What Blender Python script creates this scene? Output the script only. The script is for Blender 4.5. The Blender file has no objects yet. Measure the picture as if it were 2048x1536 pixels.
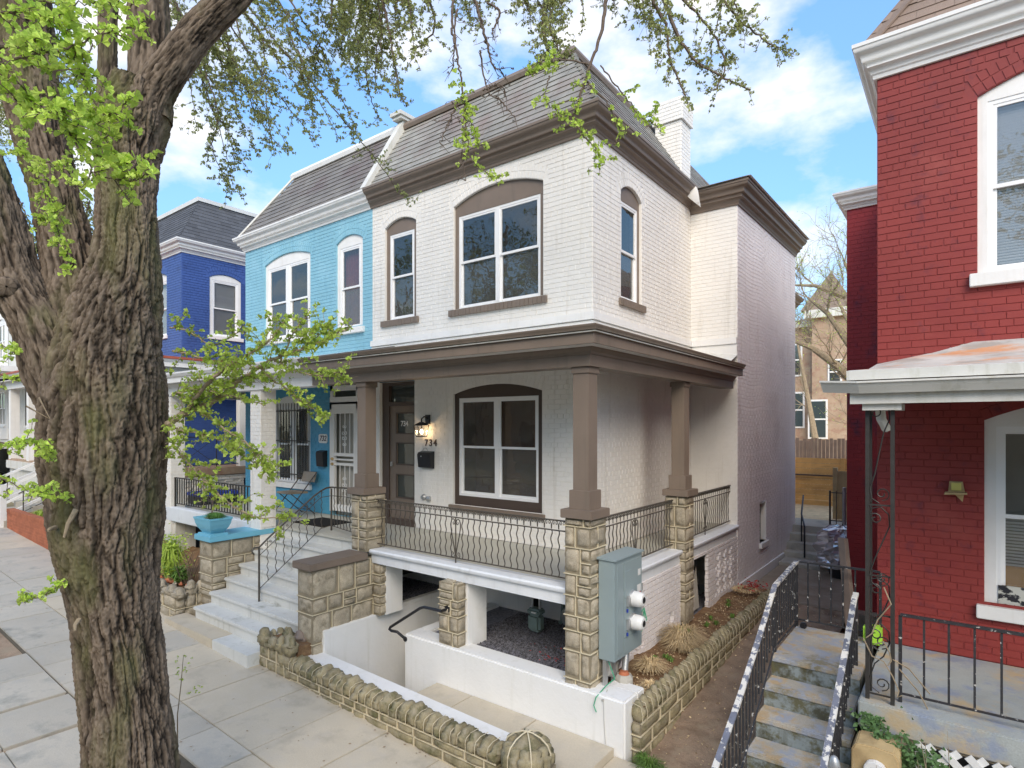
import bpy, bmesh, math, random
import numpy as np
from mathutils import Vector, Matrix, noise
R = math.radians
random.seed(7)
SC = bpy.context.scene
COL = SC.collection

# ------------------------------------------------------------------ camera
PSI = R(37.5)
CAMLOC = Vector((3.994, -7.0, 3.25))
cd = bpy.data.cameras.new('camera'); cam = bpy.data.objects.new('camera', cd); COL.objects.link(cam)
cam.location = CAMLOC; cam.rotation_euler = (R(90), 0, PSI)
cd.sensor_width = 36.0; cd.lens = 36.0 * 1176 / 2048
cd.shift_y = (851 - 768) / 2048
cd.clip_start = 0.05; cd.clip_end = 1200
SC.camera = cam
# ------------------------------------------------------------------ light and exposure
SUN_EL, SUN_AZ = 36.0, 142.0        # azimuth clockwise from +Y
W = bpy.data.worlds.new('World'); SC.world = W; W.use_nodes = True
nt = W.node_tree; nt.nodes.clear()
def wn(t, **k):
    n = nt.nodes.new(t)
    for a, b in k.items(): setattr(n, a, b)
    return n
wo = wn('ShaderNodeOutputWorld'); bg = wn('ShaderNodeBackground'); sky = wn('ShaderNodeTexSky')
sky.sky_type = 'NISHITA'; sky.sun_disc = False; sky.sun_elevation = R(SUN_EL); sky.sun_rotation = R(SUN_AZ)
sky.air_density = 1.0; sky.dust_density = 0.3; sky.ozone_density = 3.0
bg.inputs[1].default_value = 0.15
tc = wn('ShaderNodeTexCoord')
mp = wn('ShaderNodeMapping'); mp.inputs['Scale'].default_value = (1, 1, 2.0); mp.inputs['Location'].default_value = (6.6, 4.1, 0.7)
n1 = wn('ShaderNodeTexNoise'); n1.inputs['Scale'].default_value = 3.0; n1.inputs['Detail'].default_value = 9; n1.inputs['Roughness'].default_value = 0.56
rmp = wn('ShaderNodeValToRGB'); rmp.color_ramp.elements[0].position = 0.47; rmp.color_ramp.elements[1].position = 0.65
n2 = wn('ShaderNodeTexNoise'); n2.inputs['Scale'].default_value = 6.0; n2.inputs['Detail'].default_value = 6
crm = wn('ShaderNodeValToRGB'); crm.color_ramp.elements[0].position = 0.3; crm.color_ramp.elements[1].position = 0.7
crm.color_ramp.elements[0].color = (4.3, 4.15, 4.0, 1); crm.color_ramp.elements[1].color = (5.6, 5.35, 5.0, 1)
tint = wn('ShaderNodeMix', data_type='RGBA', blend_type='MULTIPLY'); tint.inputs[0].default_value = 1
tint.inputs[7].default_value = (1.12, 1.32, 1.40, 1)
mx = wn('ShaderNodeMix', data_type='RGBA')
nt.links.new(tc.outputs['Generated'], mp.inputs[0]); nt.links.new(mp.outputs[0], n1.inputs[0]); nt.links.new(mp.outputs[0], n2.inputs[0])
nt.links.new(n1.outputs[0], rmp.inputs[0]); nt.links.new(n2.outputs[0], crm.inputs[0])
sx = wn('ShaderNodeSeparateXYZ'); el = wn('ShaderNodeMapRange'); el.inputs[1].default_value = 0.0; el.inputs[2].default_value = 0.6; el.inputs[3].default_value = 0.42; el.inputs[4].default_value = 1.15
scl = wn('ShaderNodeVectorMath', operation='SCALE')
nt.links.new(tc.outputs['Generated'], sx.inputs[0]); nt.links.new(sx.outputs[2], el.inputs[0]); nt.links.new(sky.outputs[0], scl.inputs[0]); nt.links.new(el.outputs[0], scl.inputs['Scale'])
nt.links.new(scl.outputs[0], tint.inputs[6]); nt.links.new(rmp.outputs[0], mx.inputs[0])
nt.links.new(tint.outputs[2], mx.inputs[6]); nt.links.new(crm.outputs[0], mx.inputs[7])
nt.links.new(mx.outputs[2], bg.inputs[0]); nt.links.new(bg.outputs[0], wo.inputs[0])
sl = bpy.data.lights.new('sun', 'SUN'); sl.energy = 2.1; sl.angle = R(40); sl.color = (1, .85, .66)
so = bpy.data.objects.new('sun', sl); COL.objects.link(so)
so.rotation_euler = Vector((math.sin(R(SUN_AZ)) * math.cos(R(SUN_EL)), math.cos(R(SUN_AZ)) * math.cos(R(SUN_EL)), math.sin(R(SUN_EL)))).to_track_quat('Z', 'Y').to_euler()
SC.view_settings.view_transform = 'Standard'; SC.view_settings.look = 'None'
SC.view_settings.gamma = 1; SC.view_settings.use_curve_mapping = False
SC.view_settings.exposure = 0.80

# ------------------------------------------------------------------ materials
MATS = {}
def mat(name, base, rough=.75, var=.12, vscale=3.0, stain=None, sth=(.52, .66), sscale=1.5, sstretch=(1, 1, 1), bump=.15, bscale=60,
        island=0.0, spec=.35, metal=0.0, streak=None, fine=0.0, transl=None):
    m = bpy.data.materials.new(name); m.use_nodes = True; t = m.node_tree; t.nodes.clear()
    N = lambda k, **a: (lambda n: [setattr(n, x, y) for x, y in a.items()] and n or n)(t.nodes.new(k))
    L = t.links.new
    out = N('ShaderNodeOutputMaterial'); p = N('ShaderNodeBsdfPrincipled')
    p.inputs['Roughness'].default_value = rough; p.inputs['Specular IOR Level'].default_value = spec; p.inputs['Metallic'].default_value = metal
    g = N('ShaderNodeNewGeometry')
    def noisetex(scale, det=4, stretch=(1, 1, 1), rg=.6):
        mp = N('ShaderNodeMapping'); mp.inputs['Scale'].default_value = stretch
        L(g.outputs['Position'], mp.inputs[0])
        n = N('ShaderNodeTexNoise'); n.inputs['Scale'].default_value = scale; n.inputs['Detail'].default_value = det; n.inputs['Roughness'].default_value = rg
        L(mp.outputs[0], n.inputs[0]); return n.outputs[0]
    col = None
    rgb = N('ShaderNodeRGB'); rgb.outputs[0].default_value = (*base, 1); col = rgb.outputs[0]
    def mulby(fac_socket, lo, hi, a=.3, b=.7):
        nonlocal col
        mr = N('ShaderNodeMapRange'); mr.inputs[1].default_value = a; mr.inputs[2].default_value = b; mr.inputs[3].default_value = lo; mr.inputs[4].default_value = hi
        L(fac_socket, mr.inputs[0])
        mm = N('ShaderNodeVectorMath', operation='SCALE'); L(col, mm.inputs[0]); L(mr.outputs[0], mm.inputs['Scale']); col = mm.outputs[0]
    def mixin(c2, fac, a, b, mxv=1.0):
        nonlocal col
        mr = N('ShaderNodeMapRange'); mr.inputs[1].default_value = a; mr.inputs[2].default_value = b; mr.inputs[4].default_value = mxv
        L(fac, mr.inputs[0])
        mm = N('ShaderNodeMix', data_type='RGBA'); L(mr.outputs[0], mm.inputs[0]); L(col, mm.inputs[6]); mm.inputs[7].default_value = (*c2, 1); col = mm.outputs[2]
    if island:
        mulby(g.outputs['Random Per Island'], 1 - island, 1 + island, 0, 1)
        oi = N('ShaderNodeObjectInfo'); mulby(oi.outputs['Random'], 1 - island * .7, 1 + island * .7, 0, 1)
    if var: mulby(noisetex(vscale, 6), 1 - var, 1 + var)
    if fine: mulby(noisetex(90, 3), 1 - fine, 1 + fine)
    if stain:
        for i, s in enumerate(stain if isinstance(stain[0], (tuple, list)) else [stain]):
            mixin(s, noisetex(sscale * (1 + .7 * i), 8, tuple(q * (1 + .13 * i) for q in sstretch), .65), sth[0], sth[1], .9)
    if streak: mixin(streak, noisetex(9, 5, (1, 1, .07)), .56, .75, .55)
    L(col, p.inputs['Base Color'])
    if bump:
        bn = N('ShaderNodeBump'); bn.inputs['Strength'].default_value = bump; bn.inputs['Distance'].default_value = .01
        L(noisetex(bscale, 5), bn.inputs['Height']); L(bn.outputs[0], p.inputs['Normal'])
    if transl:
        tr = N('ShaderNodeBsdfTranslucent'); ms = N('ShaderNodeMixShader'); ms.inputs[0].default_value = transl
        L(col, tr.inputs[0]); L(p.outputs[0], ms.inputs[1]); L(tr.outputs[0], ms.inputs[2]); L(ms.outputs[0], out.inputs[0])
    else: L(p.outputs[0], out.inputs[0])
    MATS[name] = m; return m
WHB = mat('white_painted_brick', (.80, .775, .725), .55, .05, 1.2, stain=((.60, .56, .50), (.70, .66, .60)), sth=(.60, .85), sscale=.9, bump=.12, bscale=45, streak=(.58, .54, .47))
WHBS = mat('white_brick_red_bounce', (.80, .765, .76), .55, .06, 1.0, stain=((.57, .50, .49), (.74, .70, .67)), sth=(.56, .8), sscale=.7, bump=.12, bscale=45, streak=(.55, .48, .46))  # white paint tinted lilac to stand in for light bounced off the red house
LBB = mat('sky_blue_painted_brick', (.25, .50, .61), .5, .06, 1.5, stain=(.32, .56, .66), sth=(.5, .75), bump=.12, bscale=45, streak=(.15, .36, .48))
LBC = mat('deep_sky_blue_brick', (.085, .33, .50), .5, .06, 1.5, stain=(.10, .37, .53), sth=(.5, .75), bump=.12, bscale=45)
DBB = mat('navy_painted_brick', (.06, .115, .33), .45, .10, 2, stain=(.03, .045, .13), sth=(.58, .75), bump=.12, bscale=45)
RDB = mat('red_painted_brick', (.265, .042, .036), .55, .16, 1.0, stain=((.34, .075, .06), (.22, .030, .034), (.09, .022, .04)), sth=(.56, .76), bump=.12, bscale=45)
RDD = mat('patched_dark_red_brick', (.30, .028, .03), .5, .12, 1.2, stain=((.075, .02, .045), (.09, .025, .05)), sth=(.54, .64), sscale=1.1, sstretch=(1, 1, .6), bump=.12, bscale=45)
BRN = mat('brown_trim_paint', (.205, .160, .125), .5, .08, 2, bump=.08, bscale=40, streak=(.14, .115, .09))
BRD = mat('dark_brown_paint_and_shade', (.085, .062, .05), .45, .08, 2, bump=.05)
WTR = mat('white_trim_paint', (.80, .79, .76), .45, .05, 3, bump=.06, streak=(.66, .64, .58))
WTD = mat('weathered_white_paint', (.66, .65, .60), .55, .08, 3, stain=((.42, .42, .30), (.5, .48, .4)), sth=(.56, .78), sscale=4, sstretch=(1, 1, .3), bump=.15, streak=(.35, .35, .25))
VNL = mat('white_vinyl', (.85, .85, .84), .35, .02, 3, bump=0)
STU = mat('white_stucco', (.80, .80, .78), .8, .05, 1.2, stain=(.62, .62, .56), sth=(.60, .85), sscale=1.3, bump=.45, bscale=22, streak=(.64, .64, .58))
LED = mat('painted_ledge_white', (.72, .75, .78), .5, .06, 2, stain=(.5, .51, .5), sth=(.6, .8), sscale=3, bump=.15, bscale=30, streak=(.55, .57, .58))
FLR = mat('porch_floor_paint', (.47, .46, .40), .6, .07, 1.5, stain=(.36, .34, .28), sth=(.58, .8), sscale=2, bump=.1)
STN = mat('rock_faced_sandstone', (.32, .28, .21), .85, .25, 9, stain=((.16, .135, .085), (.43, .37, .28)), sth=(.52, .70), sscale=6, bump=1, bscale=13, island=.22, fine=.2)
STM = mat('mossy_sandstone', (.25, .215, .13), .9, .28, 9, stain=((.10, .10, .045), (.33, .29, .21)), sth=(.48, .66), sscale=5, bump=1, bscale=13, island=.22, fine=.2)
MOR = mat('cream_ribbon_mortar', (.62, .55, .39), .8, .08, 8, bump=.2)
MOD = mat('grey_mortar', (.27, .23, .16), .9, .1, 8, bump=.3)
CON = mat('concrete_tan', (.52, .46, .355), .85, .07, 1.2, stain=((.37, .33, .26), (.52, .47, .39)), sth=(.52, .74), sscale=2.2, bump=.35, bscale=70, island=.05, fine=.06)
COG = mat('concrete_grey', (.455, .42, .35), .85, .10, 1.2, stain=((.25, .25, .22), (.43, .41, .36)), sth=(.52, .72), sscale=2.4, bump=.35, bscale=70, island=.10, fine=.06)
JNT = mat('paving_bed', (.12, .10, .07), .95, .2, 12, bump=.6, bscale=120)
STP = mat('painted_step', (.60, .605, .575), .6, .06, 2.2, stain=((.30, .30, .25), (.47, .47, .42)), sth=(.60, .72), sscale=2.6, bump=.2, bscale=40, streak=(.38, .38, .33))
RST = mat('flaking_blue_step', (.44, .405, .34), .8, .15, 3, stain=((.24, .21, .13), (.46, .34, .20), (.33, .36, .42)), sth=(.50, .60), sscale=2.6, bump=.5, bscale=45, fine=.12)
RSR = mat('mossy_blue_riser', (.27, .31, .31), .85, .15, 3, stain=((.07, .065, .035), (.12, .11, .05)), sth=(.49, .60), sscale=4.2, bump=.5, bscale=45, streak=(.08, .07, .035))
RFL = mat('flaking_porch_floor', (.36, .385, .37), .8, .12, 2.5, stain=((.48, .37, .22), (.26, .30, .38)), sth=(.51, .63), sscale=1.9, bump=.3, bscale=45, fine=.08)
SLT = mat('grey_slate', (.285, .275, .24), .55, .18, 3, stain=((.15, .13, .11), (.25, .19, .165)), sth=(.48, .70), sscale=.9, sstretch=(1, 1, .5), bump=.25, bscale=40, island=.09)
SLB = mat('weathered_slate', (.185, .17, .15), .6, .18, 2, stain=((.12, .075, .07), (.24, .23, .20)), sth=(.5, .72), sscale=.9, bump=.25, bscale=40, island=.10)
SHG = mat('charcoal_shingle', (.085, .09, .10), .85, .14, 3, bump=.5, bscale=160, island=.20, fine=.2)
SHR = mat('tan_shingle', (.27, .20, .155), .85, .16, 3, stain=(.17, .14, .10), bump=.5, bscale=120, island=.10, fine=.15)
IRN = mat('wrought_iron', (.035, .032, .028), .5, .2, 20, bump=.1, spec=.5)
IRB = mat('iron_brown_grey', (.075, .066, .054), .5, .2, 20, bump=.1, spec=.45)
IRW = mat('chipped_iron', (.03, .03, .033), .5, .2, 20, stain=(.62, .60, .55), sth=(.60, .63), sscale=22, bump=.3, spec=.5)
IRT = mat('peeling_handrail', (.16, .17, .21), .6, .2, 10, stain=(.72, .69, .62), sth=(.50, .53), sscale=13, bump=.4, spec=.4)
BLK = mat('black_enamel', (.015, .015, .018), .35, 0, bump=0, spec=.5)
MTR = mat('meter_box_grey', (.27, .335, .345), .45, .04, 2, bump=.03, spec=.4)
GAS = mat('gas_meter_green', (.17, .235, .225), .5, .12, 6, bump=.1)
GLV = mat('galvanised', (.45, .46, .46), .4, .12, 10, bump=.1, metal=.6)
WPL = mat('white_plastic', (.72, .72, .70), .35, .03, 3, bump=0)
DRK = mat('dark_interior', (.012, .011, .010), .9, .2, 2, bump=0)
GRV = mat('dark_gravel', (.13, .13, .15), .7, .5, 25, bump=.8, bscale=60, island=.7)
SOI = mat('garden_soil', (.20, .115, .058), .95, .3, 7, stain=((.09, .055, .03), (.34, .23, .12)), sth=(.5, .68), sscale=3.5, bump=1, bscale=45, fine=.25)
DRT = mat('bare_dirt', (.33, .24, .165), .95, .22, 4, stain=((.17, .11, .07), (.36, .29, .20)), sth=(.5, .68), sscale=2.2, bump=.9, bscale=40, fine=.22)
GRD = mat('yard_ground', (.20, .17, .10), .95, .3, .5, stain=(.12, .15, .05), sscale=.4, bump=.5, bscale=20)
STR = mat('dry_straw', (.62, .48, .28), .9, .2, 6, bump=0, island=.35)
GRS = mat('grass_green', (.13, .24, .045), .8, .2, 6, bump=0, island=.4)
ASP = mat('asphalt', (.05, .05, .05), .9, .15, 1.5, bump=.4, bscale=150, fine=.2)
LFB = mat('young_leaf', (.55, .70, .13), .5, .12, 5, bump=0, island=.30, transl=.40)
LFO = mat('backlit_leaf', (.33, .36, .13), .6, .15, 5, bump=0, island=.35, transl=.35)  # duller copy of young_leaf with the backlit look put into the colour
IVY = mat('ivy_leaf', (.10, .19, .065), .5, .2, 5, bump=0, island=.35, transl=.15)
LFD = mat('tree_leaf_far', (.14, .22, .05), .7, .2, 2, bump=0, island=.4, transl=.3)
TWG = mat('twig_bark', (.14, .105, .08), .85, .2, 20, bump=.3)
TWL = mat('pale_branch_bark', (.33, .26, .17), .8, .25, 20, stain=(.18, .13, .09), sscale=10, bump=.3)
BKF = mat('buff_brick_far', (.40, .29, .20), .8, .15, 2, stain=((.46, .36, .26), (.30, .14, .10)), sth=(.5, .7), bump=.3, bscale=30)
WOD = mat('cedar_board', (.66, .38, .13), .7, .14, 4, stain=(.36, .19, .07), sth=(.55, .75), sscale=3, sstretch=(.4, 1, 3), bump=.15, island=.13)
WOG = mat('grey_picket', (.20, .15, .12), .85, .15, 5, bump=.3, island=.2)
TRP = mat('silver_tarp', (.62, .64, .68), .22, .1, 4, bump=.3, bscale=12, metal=.65)
OBR = mat('orange_red_brick', (.38, .13, .065), .85, .15, 5, bump=.4, bscale=40, island=.18)
MOB = mat('brick_joint', (.30, .20, .14), .9, .1, 8, bump=.3)
REDM = mat('red_metal_roof', (.38, .10, .06), .6, .2, 4, bump=.1)
RUF = mat('rusty_patched_roofing', (.50, .47, .43), .8, .15, 3, stain=((.60, .27, .12), (.35, .31, .27)), sth=(.50, .60), sscale=2.2, sstretch=(.5, 1, 3), bump=.3)
CBL = mat('pale_blue_paint', (.17, .46, .60), .45, .05, 3, bump=.1)
CHF = mat('beige_vinyl', (.34, .28, .21), .5, .1, 4, bump=.1)
TAN = mat('tan_painted_block', (.50, .37, .19), .7, .12, 4, stain=(.34, .24, .12), sscale=3, bump=.2)
RED = mat('red_label', (.65, .03, .03), .5, 0, bump=0)
FLW = mat('dried_red_flowers', (.50, .04, .035), .8, .3, 20, bump=0, island=.4)
BLU = mat('blue_lid_plastic', (.03, .06, .35), .4, .05, 3, bump=0)
CUR = mat('cream_curtain', (.45, .43, .38), .85, .05, 3, bump=.1)
BLD = mat('white_blind', (.72, .73, .72), .6, .03, 3, bump=0)
ROM = mat('warm_brown_room', (.13, .055, .03), .8, .25, 1.5, bump=0)
MRN = mat('maroon_curtain', (.12, .025, .03), .8, .3, 6, bump=.1)
GRE = mat('green_plant', (.11, .24, .05), .7, .2, 9, bump=0, island=.4, transl=.15)
CBG = mat('cable_grey', (.42, .41, .38), .5, .1, 8, bump=0)
CGN = mat('green_wire', (.06, .36, .20), .5, .1, 8, bump=0)
LIM = mat('lime_bag', (.38, .68, .06), .5, .2, 8, bump=0)

def glass(name, tr=.0, tint=(.05, .055, .05), haze=0, f0=.11):
    m = bpy.data.materials.new(name); m.use_nodes = True; t = m.node_tree; t.nodes.clear(); L = t.links.new
    o = t.nodes.new('ShaderNodeOutputMaterial'); gl = t.nodes.new('ShaderNodeBsdfGlossy'); gl.inputs['Roughness'].default_value = .015
    gl.inputs[0].default_value = (.95, .95, .88, 1)
    g_ = t.nodes.new('ShaderNodeNewGeometry'); dt = t.nodes.new('ShaderNodeVectorMath'); dt.operation = 'DOT_PRODUCT'; L(g_.outputs['Incoming'], dt.inputs[0]); L(g_.outputs['Normal'], dt.inputs[1])
    def mth(op, a, b=None):
        n = t.nodes.new('ShaderNodeMath'); n.operation = op
        for i, v in enumerate((a, b)):
            if v is None: continue
            if isinstance(v, (int, float)): n.inputs[i].default_value = v
            else: L(v, n.inputs[i])
        return n
    c1 = mth('ABSOLUTE', dt.outputs['Value']); c2 = mth('SUBTRACT', 1.0, c1.outputs[0]); c3 = mth('POWER', c2.outputs[0], 4.0); c4 = mth('MULTIPLY', c3.outputs[0], 1 - f0); fr = mth('ADD', c4.outputs[0], f0)
    if tr: d = t.nodes.new('ShaderNodeBsdfTransparent'); d.inputs[0].default_value = (tr, tr, tr, 1)
    else: d = t.nodes.new('ShaderNodeBsdfDiffuse'); d.inputs[0].default_value = (*tint, 1)
    nz = t.nodes.new('ShaderNodeTexNoise'); nz.inputs['Scale'].default_value = 3.0
    g = t.nodes.new('ShaderNodeNewGeometry'); L(g.outputs['Position'], nz.inputs[0])
    b = t.nodes.new('ShaderNodeBump'); b.inputs['Strength'].default_value = .12; b.inputs['Distance'].default_value = .02
    L(nz.outputs[0], b.inputs['Height']); L(b.outputs[0], gl.inputs['Normal'])
    if haze:
        hz = t.nodes.new('ShaderNodeBsdfDiffuse'); hz.inputs[0].default_value = (.34, .35, .33, 1); hm = t.nodes.new('ShaderNodeMixShader'); hm.inputs[0].default_value = haze
        L(d.outputs[0], hm.inputs[1]); L(hz.outputs[0], hm.inputs[2]); d = hm
    ms = t.nodes.new('ShaderNodeMixShader'); L(fr.outputs[0], ms.inputs[0]); L(d.outputs[0], ms.inputs[1]); L(gl.outputs[0], ms.inputs[2]); L(ms.outputs[0], o.inputs[0])
    return m
GLS = glass('window_glass', .93, haze=.07)
GLC = glass('screened_glass', .75, haze=.20)
GLO = glass('dark_window_glass')
def emis(name, c, s):
    m = bpy.data.materials.new(name); m.use_nodes = True; t = m.node_tree; t.nodes.clear()
    o = t.nodes.new('ShaderNodeOutputMaterial'); e = t.nodes.new('ShaderNodeEmission'); e.inputs[0].default_value = (*c, 1); e.inputs[1].default_value = s
    t.links.new(e.outputs[0], o.inputs[0]); return m
BULB = emis('lit_bulb', (1, .75, .42), 18)

# ------------------------------------------------------------------ object helpers
WM = {}
def wmof(o): return WM.get(o.name, Matrix.Identity(4))
def attach(o, parent):
    if parent is not None:
        o.parent = parent; o.matrix_parent_inverse = wmof(parent).inverted()
def setp(o, label=None, cat=None, group=None, kind=None):
    if label: o['label'] = label
    if cat: o['category'] = cat
    if group: o['group'] = group
    if kind: o['kind'] = kind
    return o
def thing(name, loc, label, cat, group=None):
    o = bpy.data.objects.new(name, None); COL.objects.link(o); o.location = loc; o.empty_display_size = .2
    WM[o.name] = Matrix.Translation(loc); return setp(o, label, cat, group)
class MB:
    def __init__(s, fr=None): s.v = []; s.f = []; s.fr = fr
    def pt(s, p):
        if s.fr:
            O, U, N = s.fr; return O + U * p[0] + N * p[1] + Vector((0, 0, p[2]))
        return Vector(p)
    def add(s, vs, fs):
        b = len(s.v); s.v += [tuple(s.pt(p)) for p in vs]; s.f += [tuple(b + i for i in f) for f in fs]
    def box(s, x0, x1, y0, y1, z0, z1, dz=0):
        if x0 > x1: x0, x1 = x1, x0
        if y0 > y1: y0, y1 = y1, y0
        s.add([(x0, y0, z0), (x1, y0, z0 + dz), (x1, y1, z0 + dz), (x0, y1, z0), (x0, y0, z1), (x1, y0, z1 + dz), (x1, y1, z1 + dz), (x0, y1, z1)],
              [(0, 3, 2, 1), (4, 5, 6, 7), (0, 1, 5, 4), (1, 2, 6, 5), (2, 3, 7, 6), (3, 0, 4, 7)])
    def quad(s, a, b, c, d): s.add([a, b, c, d], [(0, 1, 2, 3)])
    def prism(s, poly, a0, a1, axis):       # poly of 2-D points, extruded along axis
        n = len(poly)
        def mk(p, a): return {'x': (a, p[0], p[1]), 'y': (p[0], a, p[1]), 'z': (p[0], p[1], a)}[axis]
        s.add([mk(p, a0) for p in poly] + [mk(p, a1) for p in poly],
              [tuple(range(n))[::-1], tuple(range(n, 2 * n))] + [(i, (i + 1) % n, n + (i + 1) % n, n + i) for i in range(n)])
    def tube(s, pts, r, n=6, cap=True):
        pts = [s.pt(p) for p in pts]; fr, s.fr = s.fr, None
        rs = r if isinstance(r, (list, tuple)) else [r] * len(pts)
        prev = None; rings = []
        for i, p in enumerate(pts):
            d = (pts[min(i + 1, len(pts) - 1)] - pts[max(i - 1, 0)])
            if d.length < 1e-9: d = Vector((0, 0, 1))
            d.normalize()
            if prev is None: a = d.orthogonal().normalized()
            else:
                a = prev - d * prev.dot(d)
                a = a.normalized() if a.length > 1e-6 else d.orthogonal().normalized()
            prev = a; b = d.cross(a)
            rings.append([p + (a * math.cos(2 * math.pi * k / n) + b * math.sin(2 * math.pi * k / n)) * rs[i] for k in range(n)])
        fs = [(i * n + k, i * n + (k + 1) % n, (i + 1) * n + (k + 1) % n, (i + 1) * n + k) for i in range(len(pts) - 1) for k in range(n)]
        if cap: fs += [tuple(range(n))[::-1], tuple((len(pts) - 1) * n + k for k in range(n))]
        s.add([q for ring in rings for q in ring], fs); s.fr = fr
    def lathe(s, c, prof, n=14, axis='z'):
        vs = []
        for (r, h) in prof:
            for k in range(n):
                a = 2 * math.pi * k / n; x, y = r * math.cos(a), r * math.sin(a)
                vs.append({'z': (c[0] + x, c[1] + y, c[2] + h), 'x': (c[0] + h, c[1] + x, c[2] + y), 'y': (c[0] + x, c[1] + h, c[2] + y)}[axis])
        m = len(prof)
        fs = [(i * n + k, i * n + (k + 1) % n, (i + 1) * n + (k + 1) % n, (i + 1) * n + k) for i in range(m - 1) for k in range(n)]
        fs += [tuple(range(n))[::-1], tuple((m - 1) * n + k for k in range(n))]
        s.add(vs, fs)
    def build(s, name, m, parent=None, label=None, cat=None, group=None, kind=None, smooth=False, bevel=0):
        me = bpy.data.meshes.new(name); me.from_pydata(s.v, [], s.f)
        bm = bmesh.new(); bm.from_mesh(me); bmesh.ops.recalc_face_normals(bm, faces=bm.faces)
        if bevel: bmesh.ops.bevel(bm, geom=bm.edges[:], offset=bevel, segments=2, affect='EDGES', clamp_overlap=True)
        bm.to_mesh(me); bm.free()
        me.materials.append(m)
        if smooth:
            me.polygons.foreach_set('use_smooth', [True] * len(me.polygons))
            try: me.set_sharp_from_angle(angle=R(40))
            except Exception: pass
        return link(name, me, parent, label, cat, group, kind)
def link(name, me, parent=None, label=None, cat=None, group=None, kind=None):
    o = bpy.data.objects.new(name, me); COL.objects.link(o); attach(o, parent); return setp(o, label, cat, group, kind)
def inst(name, me, M, parent, label=None, cat=None, group=None):
    o = bpy.data.objects.new(name, me); COL.objects.link(o)
    attach(o, parent); o.matrix_basis = M; WM[o.name] = M
    return setp(o, label, cat, group)
def one(name, m, parent, *b, bevel=0, fr=None, **k):
    q = MB(fr); q.box(*b); return q.build(name, m, parent, bevel=bevel, **k)
def rawmesh(name, V, F, m, smooth=False):
    me = bpy.data.meshes.new(name); V = np.asarray(V, np.float32).reshape(-1, 3); F = np.asarray(F, np.int32); k = F.shape[1]
    me.vertices.add(len(V)); me.vertices.foreach_set('co', V.ravel())
    me.loops.add(F.size); me.loops.foreach_set('vertex_index', F.ravel())
    me.polygons.add(len(F)); me.polygons.foreach_set('loop_start', np.arange(len(F), dtype=np.int32) * k)
    me.polygons.foreach_set('loop_total', np.full(len(F), k, np.int32))
    me.polygons.foreach_set('use_smooth', np.full(len(F), smooth, bool))
    me.update(); me.materials.append(m); return me
def text(body, size, M, m, parent, name, label=None, extrude=.004, shear=0, cat=None, group=None):
    c = bpy.data.curves.new(name, 'FONT'); c.body = body; c.size = size; c.extrude = extrude; c.align_x = 'CENTER'; c.align_y = 'CENTER'; c.shear = shear; c.offset = 0.002
    t = bpy.data.objects.new('tmp', c); COL.objects.link(t)
    me = bpy.data.meshes.new_from_object(t); bpy.data.objects.remove(t); me.materials.clear(); me.materials.append(m)
    return inst(name, me, M, parent, label, cat)
def frameM(o, U, N, V=Vector((0, 0, 1))):          # local x->U, y->V(up), z->N (outward)
    return Matrix(((U.x, V.x, N.x, o.x), (U.y, V.y, N.y, o.y), (U.z, V.z, N.z, o.z), (0, 0, 0, 1)))
X, Y, Z = Vector((1, 0, 0)), Vector((0, 1, 0)), Vector((0, 0, 1))
def V3(*a): return Vector(a)
def gz(x): return -.04 * x - .05                     # the street climbs gently to the left
def cdist(p): return (Vector(p) - CAMLOC).length
def inview(p):
    d = Vector(p) - CAMLOC; dep = -math.sin(PSI) * d.x + math.cos(PSI) * d.y
    if dep < .3: return False
    u = 1024 + 1176 * (math.cos(PSI) * d.x + math.sin(PSI) * d.y) / dep; v = 851 - 1176 * d.z / dep
    return -20 < u < 2068 and -20 < v < 1556

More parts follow.
